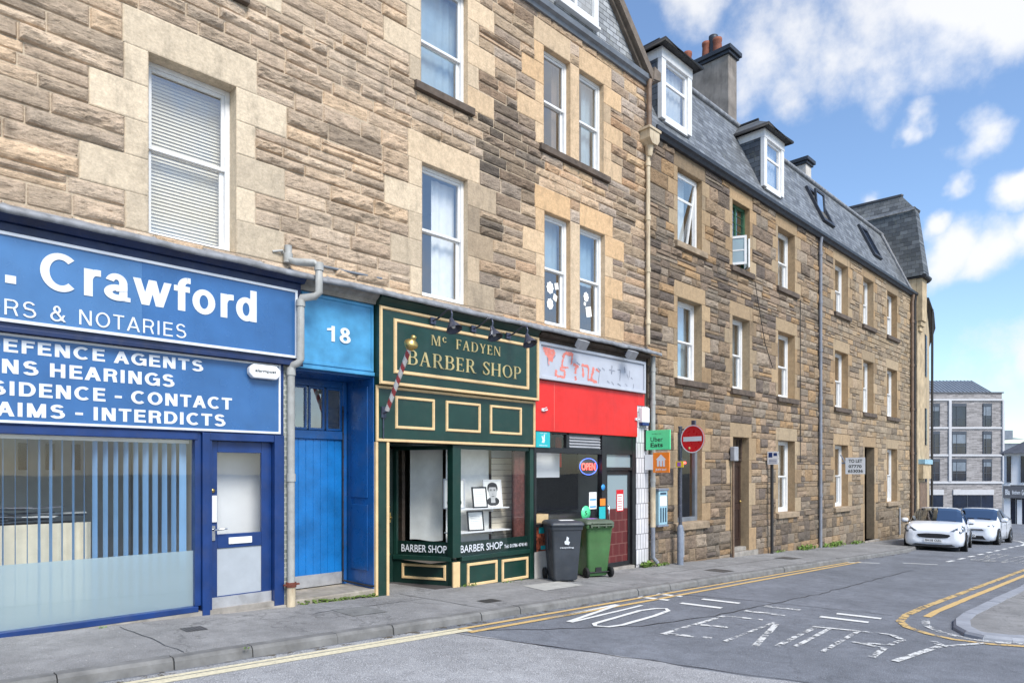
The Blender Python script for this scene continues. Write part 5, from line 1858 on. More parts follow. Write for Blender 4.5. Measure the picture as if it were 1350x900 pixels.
mb = MB(); mb.box(5.495, 5.537, -.07, .02, pz - .1, 2.152); mb.box(5.68, 5.724, -.075, -.048, pz - .1, 2.152); mb.build("beading", "cream_trim", pl, bevel=.008)
# corner post, front window and canted window
zc = zg(7)
mb = MB()
mb.box(6.96, 7.13, -.02, .12, .36, 2.153)                      # corner post
mb.box(8.72, 8.815, -.03, .10, zc - .2, 2.153)
mb.box(7.13, 8.72, -.04, .10, .30, .37); mb.box(7.13, 8.72, -.01, .08, 2.09, 2.153)
wfm = mb.build("window_frame", "green_paint", bs, bevel=.006)
mb = MB(); mb.box(7.13, 8.72, .030, .038, .37, 2.09); mb.build("pane", "shop_glass", wfm)
mb = MB(); mb.quad((7.13, .042, .37), (8.72, .042, .37), (8.72, .042, .60), (7.13, .042, .60)); mb.build("black_band", "green_dark", wfm)
mb = MB(); text(mb, "BARBER SHOP", 7.16, 8.10, .425, .545, on_wall(.029), bold=.004, depth=.002); mb.build("lettering", "letter_white", wfm); mb = MB(); text(mb, "Tel: 01786 474141", 8.14, 8.70, .425, .485, on_wall(.029), depth=.002, bold=.008); mb.build("lettering", "letter_white", wfm)
mb = MB(); mb.box(6.96, 8.72, .00, .09, zc - .4, .30); sr = mb.build("stall_riser", "green_paint", bs)
mb = MB(); mb.box(6.96, 7.10, -.03, -.001, zc - .06, .295); moulding(mb, 7.27, 7.95, -.13, .25, .05, -.001, .018); moulding(mb, 8.05, 8.70, -.14, .24, .05, -.001, .018); mb.build("beading", "cream_trim", sr)
# canted side: from the corner post back to the door
P0, P1 = Vector((7.02, .06)), Vector((6.58, 1.02))
cd = (P1 - P0).normalized(); cn = Vector((-cd.y, cd.x))
if cn.x > 0: cn = -cn
Lc = (P1 - P0).length
cant = lambda u, d, z: (P0.x + cd.x * u + cn.x * d, P0.y + cd.y * u + cn.y * d, z)


def cbox(mb, u0, u1, d0, d1, z0, z1):
    v = [cant(u, d, z) for z in (z0, z1) for d in (d0, d1) for u in (u0, u1)]
    mb.add(v, [(0, 2, 3, 1), (4, 5, 7, 6), (0, 1, 5, 4), (2, 6, 7, 3), (0, 4, 6, 2), (1, 3, 7, 5)])


mb = MB(); cbox(mb, .0, Lc, -.04, .06, .30, .37); cbox(mb, .0, Lc, -.03, .03, 2.08, 2.153); cbox(mb, Lc - .06, Lc, -.03, .03, .37, 2.08)
cf = mb.build("canted_window_frame", "green_paint", bs, bevel=.005)
mb = MB(); cbox(mb, .07, Lc - .06, -.004, .004, .37, 2.08); mb.build("pane", "shop_glass", cf)
mb = MB(); mb.quad(cant(.07, -.008, .37), cant(Lc - .06, -.008, .37), cant(Lc - .06, -.008, .60), cant(.07, -.008, .60)); mb.build("black_band", "green_dark", cf)
mb = MB(); text(mb, "BARBER SHOP", .10, .92, .425, .545, lambda u, w, d: cant(1.02 - u, .0055 + d, w), bold=.004, depth=.002); mb.build("lettering", "letter_white", cf)
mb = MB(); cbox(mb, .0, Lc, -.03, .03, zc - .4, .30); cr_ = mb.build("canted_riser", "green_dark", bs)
q = MB(); moulding(q, .12, .92, -.01, .24, .045, 0, .018)
mb = MB(); mb.add([cant(1.02 - p[0], .031 - p[1], p[2]) for p in q.v], [f[::-1] for f in q.f]); mb.build("beading", "cream_trim", cr_)
mb = MB(); mb.box(5.75, 6.58, 1.02, 1.07, zc + .02, 2.10)
bd = mb.build("door", "green_dark", bs)
mb = MB(); mb.lathe([(.0, -.07), (.028, -.06), (.028, -.03), (.012, -.02), (.012, 0)], (6.47, 1.02, .98), 12, "y"); mb.box(6.44, 6.50, 1.005, 1.018, .9, 1.06); mb.tube([(6.47, 1.0, .98), (6.47, .955, .98), (6.36, .95, .97)], .012, 8); mb.lathe([(0, -.02), (.025, -.015), (.025, 0)], (6.47, 1.02, .38), 12, "y"); mb.lathe([(0, -.02), (.025, -.015), (.025, 0)], (6.47, 1.02, 1.15), 12, "y"); mb.build("handle", "brass", bd)
mb = MB(); mb.quad((5.6, -.02, zc + .014), (7.0, -.02, zc + .014), (6.6, 1.05, zc + .02), (5.6, 1.05, zc + .02)); mb.build("lobby_floor", "floor_tiles", bs)
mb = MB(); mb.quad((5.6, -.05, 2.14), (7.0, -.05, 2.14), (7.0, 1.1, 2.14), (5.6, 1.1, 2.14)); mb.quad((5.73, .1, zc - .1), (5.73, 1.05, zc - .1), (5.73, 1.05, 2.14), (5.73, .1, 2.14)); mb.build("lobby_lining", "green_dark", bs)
mb = MB()
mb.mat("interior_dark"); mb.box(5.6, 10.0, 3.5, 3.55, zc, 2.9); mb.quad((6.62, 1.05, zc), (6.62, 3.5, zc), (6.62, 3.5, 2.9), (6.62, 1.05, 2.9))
mb.mat("interior_wall"); mb.quad((6.6, .1, 2.6), (8.8, .1, 2.6), (8.8, 3.5, 2.6), (6.6, 3.5, 2.6))
mb.mat("interior_floor"); mb.quad((6.6, .1, .30), (8.8, .1, .30), (8.8, 3.5, .30), (6.6, 3.5, .30))
mb.mat("red_brick_panel"); mb.box(8.48, 8.79, .12, .16, .37, 2.1); mb.box(8.80, 8.83, .11, 3.5, 0, 2.6)
mb.mat("dark_timber"); mb.box(6.72, 6.78, 1.0, 1.6, .4, 2.1)
mb.build("shop_interior", None, bs)
mb = MB(); mb.mat("slatwall")
for i in range(15): mb.box(8.30, 8.92 - .13, .50, .52, .40 + i * .105, .40 + i * .105 + .098)
mb.mat("grey_panel"); mb.box(8.30, 8.79, .505, .52, 1.98, 2.15)
mb.build("slatwall", None, bs)


# blinds, shelves and pictures in the window
def blind(name, label, s0, s1, y, z0, z1, seed, yb=None):
    yb = y if yb is None else yb
    mb = MB(); mb.smooth = True
    n = 24; v, f = [], []
    for j in range(2):
        z = (z0, z1)[j]
        for i in range(n + 1):
            t = i / n
            v.append((s0 + (s1 - s0) * t, y + (yb - y) * t + .012 * math.sin(t * 9 + seed) * (1.2 - j * .8), z + (.02 * math.sin(t * 5 + seed) if j == 0 else 0)))
    for i in range(n): f.append((i, i + 1, n + 2 + i, n + 1 + i))
    mb.add(v, f)
    return single(mb, name, "white_curtain", label, "blind", "white sheets hung in the barber's window")


blind("window_blind", "white hanging sheet behind the barber's canted side pane", 7.00, 7.42, 1.15, .56, 2.12, 1, .8)
blind("window_blind", "white hanging sheet behind the barber's corner post", 7.38, 8.30, .66, .50, 2.12, 3, .59)
for nm, z, lab, a, b in (("shelf", 1.09, "white glass shelf holding the portraits, upper of the two in the barber's window", 7.36, 8.50), ("shelf", .70, "white glass shelf holding one black frame, lower of the two in the barber's window", 7.25, 8.55)):
    t = thing(nm, lab, "shelf", ((a + b) / 2, .4, z), "shelves in the barber's window")
    mb = MB(); mb.box(a, b, .26, .56, z, z + .02); mb.build("board", "clean_white", t, bevel=.004)
    mb = MB(); mb.box(8.12, 8.14, .3, .57, z - .05, z - .001); mb.build("bracket", "chrome", t)


def picture(name, label, c, w, h, lean, yaw, face, frame):
    """framed picture standing on a shelf and leaning back"""
    T = Matrix.Translation(c) @ Matrix.Rotation(yaw, 4, "Z") @ Matrix.Rotation(lean, 4, "X")
    t = thing(name, label, "picture frame", c, "framed pictures in the barber's window")
    q = MB(); ring(q, -w / 2, w / 2, 0, h, .022, -.012, .012)
    mb = MB(); mb.add([T @ Vector(p) for p in q.v], q.f); mb.build("frame", frame, t)
    q = MB(); q.box(-w / 2 + .02, w / 2 - .02, -.002, .008, .02, h - .02)
    mb = MB(); mb.add([T @ Vector(p) for p in q.v], q.f); mb.build("backing", "paper", t)
    q = MB()
    if face:
        def blob(cx, cz, rx, rz, y, m, n=20, cut=None):
            q.mat(m)
            p = [(cx + rx * math.cos(2 * math.pi * i / n), y, cz + rz * math.sin(2 * math.pi * i / n)) for i in range(n)]
            if cut is not None: p = [(a, b, max(cc, cut)) for a, b, cc in p]
            q.add(p, [tuple(range(n))])
        blob(.0, h * .20, w * .34, h * .17, -.003, "photo_dark")
        q.mat("photo_skin"); q.quad((-w * .12, -.0035, h * .15), (w * .12, -.0035, h * .15), (w * .11, -.0035, h * .35), (-w * .11, -.0035, h * .35))
        blob(.0, h * .68, w * .29, h * .22, -.004, "photo_dark")
        blob(.0, h * .54, w * .235, h * .27, -.0045, "photo_skin")
        blob(.0, h * .79, w * .25, h * .10, -.005, "photo_dark", cut=h * .72)
        for sx in (-.1, .1):
            blob(sx * w, h * .60, w * .05, h * .014, -.0055, "photo_dark"); blob(sx * w, h * .635, w * .075, h * .010, -.0055, "photo_dark")
        blob(0, h * .385, w * .085, h * .013, -.0055, "photo_dark"); blob(.0, h * .47, w * .03, h * .008, -.0055, "photo_dark")
    else:
        q.mat("faded_grey")
        for i in range(7): q.quad(*[(x, -.003, z) for x, z in ((-w * .3, h * (.22 + i * .085)), (w * .3, h * (.22 + i * .085)), (w * .3, h * (.235 + i * .085)), (-w * .3, h * (.235 + i * .085)))])
    mb = MB(); mb.mats = q.mats; mb.v = [T @ Vector(p) for p in q.v]; mb.f = q.f; mb.mi = q.mi; mb.sm = q.sm
    mb.build("print", None, t)


picture("picture_frame", "black and white portrait of a dark-haired man, right end of the barber's upper shelf", (8.24, .40, 1.112), .40, .48, R(-6), R(-6), True, "clean_white")
picture("picture_frame", "black-framed certificate leaning in front of the portrait on the barber's upper shelf", (7.86, .32, 1.112), .30, .36, R(-9), R(-8), False, "black_frame")
picture("picture_frame", "black-framed certificate standing alone on the barber's lower shelf", (7.80, .36, .722), .32, .34, R(-9), R(-10), False, "black_frame")
picture("picture_frame", "grey portrait turned sideways behind the barber's corner post", (7.36, .42, 1.112), .36, .50, R(-5), R(-38), True, "silver_box")

# barber's pole
P_, Q_ = Vector((5.62, -.16, 2.60)), Vector((5.62, -.70, 3.42))
ax = (Q_ - P_).normalized(); LP = (Q_ - P_).length
bp = thing("barber_pole", "slanting red and white striped barber's pole with a gilt knob", "barber pole", (5.62, -.06, 2.6))
mb = MB(); mb.mats = ["pole_white", "pole_red"]; mb.smooth = True
e1 = Vector((1, 0, 0)); e2 = ax.cross(e1)
n, m = 24, 60; v, f, mi = [], [], []
for j in range(m + 1):
    for k in range(n):
        t = 2 * math.pi * k / n
        v.append(P_ + ax * LP * j / m + (e1 * math.cos(t) + e2 * math.sin(t)) * .034)
for j in range(m):
    for k in range(n):
        ph = (k / n + j / m * LP / .19) % 1.0
        mb.cur = 1 if ph < .45 else 0
        if j == 0 and k == 0: base_i = None
        f = (j * n + k, j * n + (k + 1) % n, (j + 1) * n + (k + 1) % n, (j + 1) * n + k)
        mb.f.append(list(f)); mb.mi.append(mb.cur); mb.sm.append(True)
mb.v = [tuple(p) for p in v]
mb.build("shaft", None, bp)
rotm = Vector((0, 0, 1)).rotation_difference(ax).to_matrix().to_4x4()
mb = MB(); mb.lathe([(.02, -.03), (.045, -.02), (.075, .01), (.098, .045), (.094, .08), (.066, .105), (.04, .12), (.034, .14), (.04, .16), (.032, .18), (.0, .19)], Q_, 20, "z", rotm); mb.build("knob", "brass", bp)
mb = MB(); mb.tube([(5.62, -.06, 2.56), (5.62, -.17, 2.58), P_ + ax * .02], .014, 8); mb.tube([(5.62, -.07, 2.58), (5.62, -.07, 2.2)], .012, 8); mb.box(5.58, 5.66, -.085, -.062, 2.5, 2.66); mb.build("bracket", "lamp_metal", bp)


def swan_lamp(s, label):
    t = thing("wall_lamp", label, "lamp", (s, -.15, 4.0), "swan-neck lamps over the barber's sign")
    mb = MB(); mb.box(s - .05, s + .05, -.185, -.152, 3.95, 4.05); mb.tube([(s, -.17, 4.0), (s, -.30, 4.02), (s, -.44, 4.08), (s, -.53, 4.11), (s, -.60, 4.09), (s, -.62, 4.03), (s, -.60, 3.95)], .014, 8); mb.build("arm", "lamp_metal", t)
    T = Matrix.Translation((s, -.60, 3.96)) @ Matrix.Rotation(R(-24), 4, "X") @ Matrix.Scale(.82, 4)
    mb = MB(); mb.lathe([(.0, .02), (.03, .015), (.045, -.03), (.05, -.07), (.062, -.075), (.075, -.10), (.125, -.17), (.145, -.215), (.150, -.222), (.138, -.215), (.115, -.165), (.06, -.1), (.0, -.09)], (0, 0, 0), 20, "z", T); mb.build("lamp_shade", "lamp_metal", t)
    mb = MB(); mb.lathe([(.0, -.19), (.03, -.18), (.04, -.15), (.025, -.12), (.02, -.10)], (0, 0, 0), 12, "z", T); mb.build("bulb", "clean_white", t)


swan_lamp(6.44, "swan-neck lamp above the word Mc, nearest the barber's pole")
swan_lamp(7.26, "swan-neck lamp over the middle of the barber's sign")
swan_lamp(8.04, "swan-neck lamp at the right end of the barber's sign, nearest the red takeaway")

# ================================================================ TAKEAWAY
tk = thing("shopfront", "takeaway with a red panel under a silver lightbox of peeling letters", "shopfront", (10.4, 0, zg(10.4)))
mb = MB(); mb.prism([(8.83, .02, 4.04), (8.83, -.08, 4.04), (8.83, -.08, 4.10), (8.83, -.20, 4.14), (8.83, -.20, 4.19), (8.83, .02, 4.24)], (3.4, 0, 0)); mb.build("cornice", "dark_timber", tk)
mb = MB(); mb.box(8.86, 12.15, -.095, .03, 3.385, 4.03); lbx = mb.build("lightbox", "faded_face", tk)
mb = MB(); ring(mb, 8.85, 12.16, 3.375, 4.035, .055, -.13, -.02); mb.build("lightbox_frame", "silver_box", lbx, bevel=.006)
# remains of the lettering: peeled vinyl strokes
mb = MB()
FW = lambda u, w, d: (u, -.0955 - d, w)


def scrap(mb, s0, z0, s1, z1, w, seed):
    r = random.Random(seed)
    n = 9
    top, bot = [], []
    d = Vector((s1 - s0, z1 - z0)); L = d.length; d /= L; nn = Vector((-d.y, d.x))
    for i in range(n + 1):
        p = Vector((s0, z0)) + d * L * i / n
        k = w * (.35 + .65 * r.random()) * (.5 if i in (0, n) else 1)
        top.append(p + nn * k / 2); bot.append(p - nn * w * (.3 + .7 * r.random()) / 2)
    q = top + bot[::-1]
    for i in range(n):
        mb.quad(*[FW(x.x, x.y, .002 + .0002 * (seed % 7)) for x in (top[i], top[i + 1], bot[i + 1], bot[i])])


mb.mat("faded_red")
for k, (a, b, c, d, w) in enumerate([(8.98, 3.93, 9.30, 3.90, .05), (9.02, 3.90, 9.18, 3.72, .06), (9.30, 3.90, 9.18, 3.72, .07), (9.10, 3.90, 9.22, 3.80, .07), (9.12, 3.70, 9.14, 3.64, .04),
                                     (9.52, 3.82, 9.60, 3.92, .05), (9.60, 3.92, 9.82, 3.91, .06), (9.52, 3.80, 9.50, 3.62, .05), (9.44, 3.63, 9.68, 3.66, .035), (9.80, 3.90, 9.76, 3.72, .04),
                                     (9.34, 3.58, 9.32, 3.46, .05), (9.44, 3.60, 9.58, 3.58, .04), (9.58, 3.58, 9.57, 3.45, .045), (9.36, 3.47, 9.56, 3.46, .04), (9.82, 3.74, 9.98, 3.70, .05), (9.90, 3.72, 9.88, 3.56, .05), (9.88, 3.52, 9.90, 3.44, .05),
                                     (10.06, 3.74, 10.28, 3.74, .045), (10.10, 3.70, 10.12, 3.52, .05), (10.28, 3.72, 10.26, 3.50, .04), (10.44, 3.74, 10.34, 3.48, .05), (10.50, 3.72, 10.62, 3.66, .04), (10.24, 3.50, 10.54, 3.46, .045)]):
    scrap(mb, a, b, c, d, w * 1.7, k)
mb.mat("faded_grey")
for k, (a, b, c, d, w) in enumerate([(9.10, 3.78, 9.12, 3.62, .03), (9.32, 3.84, 9.26, 3.78, .025), (9.78, 3.88, 9.76, 3.76, .025), (9.92, 3.78, 10.02, 3.74, .02), (10.56, 3.74, 10.66, 3.70, .025), (10.62, 3.70, 10.58, 3.44, .018), (10.70, 3.76, 10.78, 3.72, .02),
                                     (11.02, 3.84, 11.0, 3.66, .03), (10.92, 3.74, 11.12, 3.74, .026), (11.2, 3.78, 11.3, 3.78, .02), (11.30, 3.78, 11.28, 3.56, .022), (11.44, 3.86, 11.46, 3.74, .026), (11.52, 3.72, 11.58, 3.62, .02), (10.86, 3.52, 10.94, 3.48, .022), (11.0, 3.52, 11.08, 3.46, .02), (11.2, 3.5, 11.32, 3.46, .022), (11.46, 3.52, 11.54, 3.48, .02), (11.62, 3.8, 11.60, 3.66, .02), (11.76, 3.54, 11.74, 3.44, .022), (11.66, 3.66, 11.72, 3.64, .02)]):
    scrap(mb, a, b, c, d, w * 1.5, 40 + k)
mb.build("lettering", None, lbx)
mb = MB(); mb.box(8.835, 11.955, -.055, .03, 2.455, 3.365); mb.box(11.957, 12.22, -.055, .03, 3.12, 3.365)
rp = mb.build("red_panel", "red_panel", tk, bevel=.006)
mb = MB(); mb.box(9.33, 9.336, -.0565, -.0555, 2.47, 3.35); mb.build("panel_joint", "faded_red", rp)
for s, z in ((8.98, 2.83), (11.86, 2.82)):
    mb = MB(); mb.box(s, s + .07, -.085, -.056, z - .02, z + .03); mb.tube([(s + .02, -.06, z), (s + .06, -.14, z + .04)], .012, 6); mb.tube([(s + .03, -.08, z - .02), (s + .13, -.09, z + .01)], .012, 6); mb.build("awning_bracket", "clean_white", rp)
zt = zg(10.5)
mb = MB()
mb.box(8.84, 8.90, -.02, .10, zt - .2, 2.453); mb.box(10.80, 10.95, -.02, .10, zt - .2, 2.453); mb.box(11.83, 11.95, -.02, .10, zt - .2, 2.453)
mb.box(8.90, 10.80, -.01, .10, 2.07, 2.17); mb.box(10.95, 11.83, -.01, .10, 2.08, 2.45); mb.box(10.95, 11.83, -.01, .09, 1.76, 1.82)
mb.box(9.74, 9.82, .0, .09, 2.17, 2.453); mb.box(8.90, 10.80, -.03, .10, .74, .80); mb.box(8.9, 10.8, .0, .09, 2.42, 2.453)
wf = mb.build("window_frame", "black_frame", tk, bevel=.004)
mb = MB(); mb.box(8.90, 10.80, .04, .046, .80, 2.07); mb.build("pane", "shop_glass", wf)
mb = MB(); mb.box(8.90, 9.74, .04, .046, 2.17, 2.42); mb.build("pane", "shop_glass", wf)
mb = MB(); mb.box(9.82, 10.80, .04, .05, 2.17, 2.42)
mb.mat("sign_back")
for i in range(4): mb.prism([(9.84, .0, 2.19 + i * .055), (9.84, .035, 2.235 + i * .055), (9.84, .038, 2.19 + i * .055)], (.94, 0, 0))
mb.build("transom_louvre", "sign_back", wf)
mb = MB(); mb.box(10.95, 11.83, .04, .046, 1.82, 2.08); mb.build("pane", "frosted_film", wf)
mb = MB(); mb.box(8.9, 10.8, .0, .08, zt - .4, .30); mb.box(8.84, 8.91, -.03, .0, zt - .1, .3); mb.build("stall_riser", "render_white", tk)
mb = MB(); mb.box(8.92, 9.78, .02, .05, .30, .74); mb.box(9.85, 10.78, .02, .05, .30, .74); mb.build("display_panel", "food_print", tk)
mb = MB(); mb.box(9.0, 9.55, .012, .0195, .62, .73); mb.box(9.05, 9.6, .010, .0195, .33, .40); mb.build("display_band", "teal", tk)
a, b, z0, z1 = 10.955, 11.825, zg(11.4) + .06, 1.755
mb = MB(); ring(mb, a, b, z0, z1, .085, .03, .08); dr = mb.build("door", "black_frame", tk, bevel=.004)
mb = MB(); mb.box(a + .085, b - .085, .05, .056, .98, z1 - .085); mb.build("pane", "frosted_film", dr)
mb = MB(); mb.box(a + .085, b - .085, .045, .062, z0 + .085, .98); mb.build("lower_panel", "red_tiles", dr)
mb = MB(); mb.mat("sign_red"); mb.box(11.36, 11.60, .044, .0495, .92, 1.36); mb.mat("paper"); mb.box(11.385, 11.575, .040, .0435, .94, 1.27)
mb.mat("sign_red")
for i in range(6): mb.box(11.40, 11.54, .038, .0398, .97 + i * .05, .985 + i * .05)
mb.build("notice", None, dr)
mb = MB(); mb.tube([(11.02, .03, .75), (11.02, -.02, .75), (11.02, -.02, 1.05), (11.02, .03, 1.05)], .014, 8); mb.build("handle", "chrome", dr)
mb = MB(); mb.box(10.93, 11.86, -.06, .12, zt - .4, zg(11.4) + .05); mb.build("doorstep", "concrete", tk, bevel=.01)
mb = MB(); mb.box(11.955, 12.395, -.03, .10, zg(12.2) - .3, 3.117); mb.build("tiled_pier", "white_tiles", tk)
mb = MB()
mb.mat("interior_wall"); mb.quad((8.86, 2.9, zt), (12.0, 2.9, zt), (12.0, 2.9, 2.7), (8.86, 2.9, 2.7)); mb.quad((8.86, .12, zt), (8.86, 2.9, zt), (8.86, 2.9, 2.7), (8.86, .12, 2.7)); mb.quad((12.0, .12, zt), (12.0, 2.9, zt), (12.0, 2.9, 2.7), (12.0, .12, 2.7)); mb.quad((8.86, .12, 2.7), (12, .12, 2.7), (12, 2.9, 2.7), (8.86, 2.9, 2.7))
mb.mat("interior_floor"); mb.quad((8.86, .12, zt + .03), (12, .12, zt + .03), (12, 2.9, zt + .03), (8.86, 2.9, zt + .03))
mb.mat("black_plastic"); mb.box(10.2, 11.9, 1.5, 1.6, .9, 2.6)
mb.mat("red_panel"); mb.box(10.0, 10.12, .45, .5, 1.82, 2.4)
mb.mat("clean_white"); mb.box(9.2, 10.0, .40, .44, 1.62, 2.15); mb.box(9.7, 10.1, 2.3, 2.8, .9, 1.7)
mb.mat("interior_dark"); mb.box(9.0, 11.6, .9, 1.5, 0, .85)
mb.mat("chrome"); mb.box(9.1, 9.5, 1.0, 1.4, .85, 1.1)
mb.mat("cream_trim"); mb.box(8.95, 9.4, .15, .35, .80, .95)
mb.build("shop_interior", None, tk)
# stickers stuck on the glass
mb = MB(); mb.mat("paper"); mb.box(10.46, 10.69, .034, .0395, 1.0, 1.33); mb.mat("sticker_blue"); mb.box(10.48, 10.67, .031, .0339, 1.17, 1.20); mb.box(10.48, 10.67, .031, .0339, 1.03, 1.06)
mb.build("notice", None, tk)
mb = MB(); mb.mat("orange_sign"); mb.box(10.73, 10.90, -.024, -.0205, 1.06, 1.20); mb.mat("teal"); mb.box(10.70, 10.90, -.024, -.0205, .80, 1.04); mb.mat("sticker_blue"); mb.lathe([(.0, -.004), (.06, -.004), (.06, 0)], (10.83, -.021, 1.42), 16, "y")
mb.build("sticker", None, tk)
mb = MB(); mb.mat("mint_green"); mb.lathe([(0, -.004), (.14, -.004), (.14, 0)], (10.36, .038, .93), 22, "y"); mb.mat("ink"); text(mb, "5", 10.32, 10.40, .89, .97, on_wall(.0335), bold=.02, depth=.0005); mb.mat("black_plastic"); mb.box(10.53, 10.66, .034, .0395, .82, 1.0)
mb.build("hygiene_sticker", None, tk)


def emblem_kangaroo(mb, fn, cx, cz, k):
    """small white courier-firm mark: a stylised animal head with two ears"""
    for p in ([(-.30, -.45), (.15, -.5), (.32, -.1), (.05, .0), (-.12, -.12)], [(-.05, .0), (.12, .55), (.28, .5), (.22, -.05)], [(-.2, -.1), (-.32, .32), (-.16, .34), (-.02, -.05)]):
        mb.add([fn(cx + x * k, cz + z * k, .001 + .0003 * abs(x)) for x, z in p], [tuple(range(len(p)))])


t = thing("delivery_sign", "small teal square with a white emblem, at the takeaway's top left", "sign", (9.05, -.02, 2.3))
mb = MB(); mb.box(8.87, 9.24, -.035, -.021, 2.165, 2.447); mb.build("plate", "teal", t)
mb = MB(); emblem_kangaroo(mb, on_wall(-.0352), 9.06, 2.32, .15); text(mb, "deliveroo", 8.95, 9.17, 2.19, 2.215, on_wall(-.0352), depth=.001, bold=.01); text(mb, "order here", 8.97, 9.15, 2.41, 2.43, on_wall(-.0352), depth=.001); mb.build("emblem", "letter_white", t)
# OPEN sign
t = thing("open_sign", "oval neon OPEN sign with red letters inside the takeaway window", "neon sign", (10.52, .1, 1.82))
mb = MB(); mb.lathe([(0, .0), (.30, .0), (.30, .02), (0, .02)], (0, 0, 0), 28, "y", Matrix.Translation((10.50, .09, 1.83)) @ Matrix.Diagonal((1, 1, .62, 1))); mb.build("backing", "black_plastic", t)
mb = MB(); text(mb, "OPEN", 10.29, 10.71, 1.76, 1.90, on_wall(.088), bold=.012, depth=.006); mb.build("lettering", "neon_red", t)
mb = MB(); mb.tube([(10.50 + .27 * math.cos(i * math.pi / 16), .082, 1.83 + .16 * math.sin(i * math.pi / 16)) for i in range(33)], .007, 6, False); mb.build("border_tube", "neon_blue", t)
for s, lab in ((9.76, "grey floodlight above the red ghost letters of the takeaway lightbox"), (11.32, "grey floodlight above the right half of the takeaway lightbox")):
    t = thing("floodlight", lab, "floodlight", (s, -.25, 4.08), "floodlights over the takeaway sign")
    T = Matrix.Translation((s, -.36, 4.06)) @ Matrix.Rotation(R(35), 4, "X")
    mb = MB(); mb.add([T @ Vector(p) for p in [(-.12, -.05, -.09), (.12, -.05, -.09), (.12, .06, -.07), (-.12, .06, -.07), (-.12, -.05, .09), (.12, -.05, .09), (.12, .06, .07), (-.12, .06, .07)]], [(0, 1, 5, 4), (2, 3, 7, 6), (0, 4, 7, 3), (1, 2, 6, 5), (4, 5, 6, 7), (0, 3, 2, 1)]); mb.build("housing", "sign_back", t, bevel=.008)
    mb = MB(); mb.tube([(s, -.19, 4.13), (s, -.30, 4.12), (s, -.33, 4.08)], .014, 6); mb.box(s - .13, s + .13, -.30, -.285, 4.05, 4.07); mb.build("bracket", "lamp_metal", t)
t = thing("alarm_box", "white alarm box with a blue base above the takeaway's tiled pier", "alarm box", (12.16, -.04, 2.85))
mb = MB(); mb.box(12.03, 12.31, -.13, -.032, 2.76, 3.08); mb.build("case", "clean_white", t, bevel=.02)
mb = MB(); mb.box(12.05, 12.29, -.125, -.034, 2.70, 2.758); mb.build("strobe", "navy_paint", t, bevel=.01)

# ================================================================ PROJECTING SIGNS AND POSTS
XS = 12.24
t = thing("projecting_sign", "green takeaway-delivery sign sticking out from the tiled pier, above the orange one", "sign", (XS, -.05, 2.4))
mb = MB(); mb.box(XS, XS + .03, -.66, -.06, 2.19, 2.60); mb.build("plate", "mint_green", t, bevel=.004)
mb = MB(); mb.box(XS - .004, XS + .034, -.075, -.03, 2.17, 2.62); mb.build("bracket", "black_plastic", t)
mb = MB(); CR = lambda z: on_cross(XS - .0005, -.03)
text(mb, "Uber", .16, .46, 2.36, 2.455, CR(0), bold=.004, depth=.001); text(mb, "Eats", .16, .46, 2.245, 2.335, CR(0), bold=.022, depth=.001); text(mb, "order on", .20, .42, 2.515, 2.535, CR(0), depth=.001)
mb.build("lettering", "ink", t)
t = thing("projecting_sign", "orange takeaway-delivery sign with a white house emblem, below the green one", "sign", (XS, -.05, 1.9))
mb = MB(); mb.box(XS, XS + .03, -.64, -.25, 1.71, 2.13); mb.build("plate", "orange_sign", t, bevel=.004)
mb = MB(); mb.box(XS - .004, XS + .034, -.247, -.05, 1.77, 2.09); mb.build("bracket", "clean_white", t)
mb = MB()
F_ = on_cross(XS - .0005, -.25)
for p in ([(.10, 1.84), (.29, 1.84), (.29, 1.98), (.10, 1.98)], [(.07, 1.98), (.32, 1.98), (.195, 2.09)]):
    mb.add([F_(u, w, .001) for u, w in p], [tuple(range(len(p)))])
text(mb, "JUST EAT", .06, .33, 1.74, 1.795, F_, bold=.03, depth=.001)
mb.build("emblem", "letter_white", t)
mb = MB(); 
for u in (.15, .225): mb.add([F_(a, b, .0016) for a, b in ((u, 1.84), (u + .018, 1.84), (u + .018, 1.96), (u, 1.96))], [(0, 1, 2, 3)])
mb.build("cutlery_mark", "orange_sign", t)
# pale blue cabinet on the wall
t = thing("wall_cabinet", "pale blue slotted cabinet on the rubble wall beside the takeaway's downpipe", "cabinet", (12.78, -.06, .95))
mb = MB(); mb.box(12.62, 12.96, -.15, -.045, .58, 1.32); mb.build("case", "cabinet_blue", t, bevel=.012)
mb = MB(); mb.box(12.59, 12.99, -.17, -.045, 1.321, 1.37); mb.box(12.59, 12.99, -.16, -.045, .54, .579); mb.build("hood", "post_grey", t, bevel=.008)
mb = MB()
for i in range(3): mb.box(12.67 + i * .095, 12.715 + i * .095, -.156, -.151, .64, .95)
mb.build("slots", "cabinet_slot", t)
mb = MB(); mb.box(12.67, 12.90, -.156, -.151, 1.24, 1.28); mb.build("name_strip", "cabinet_slot", t)
mb = MB(); mb.box(12.66, 12.91, -.158, -.151, .99, 1.2); mb.build("notice", "paper", t)

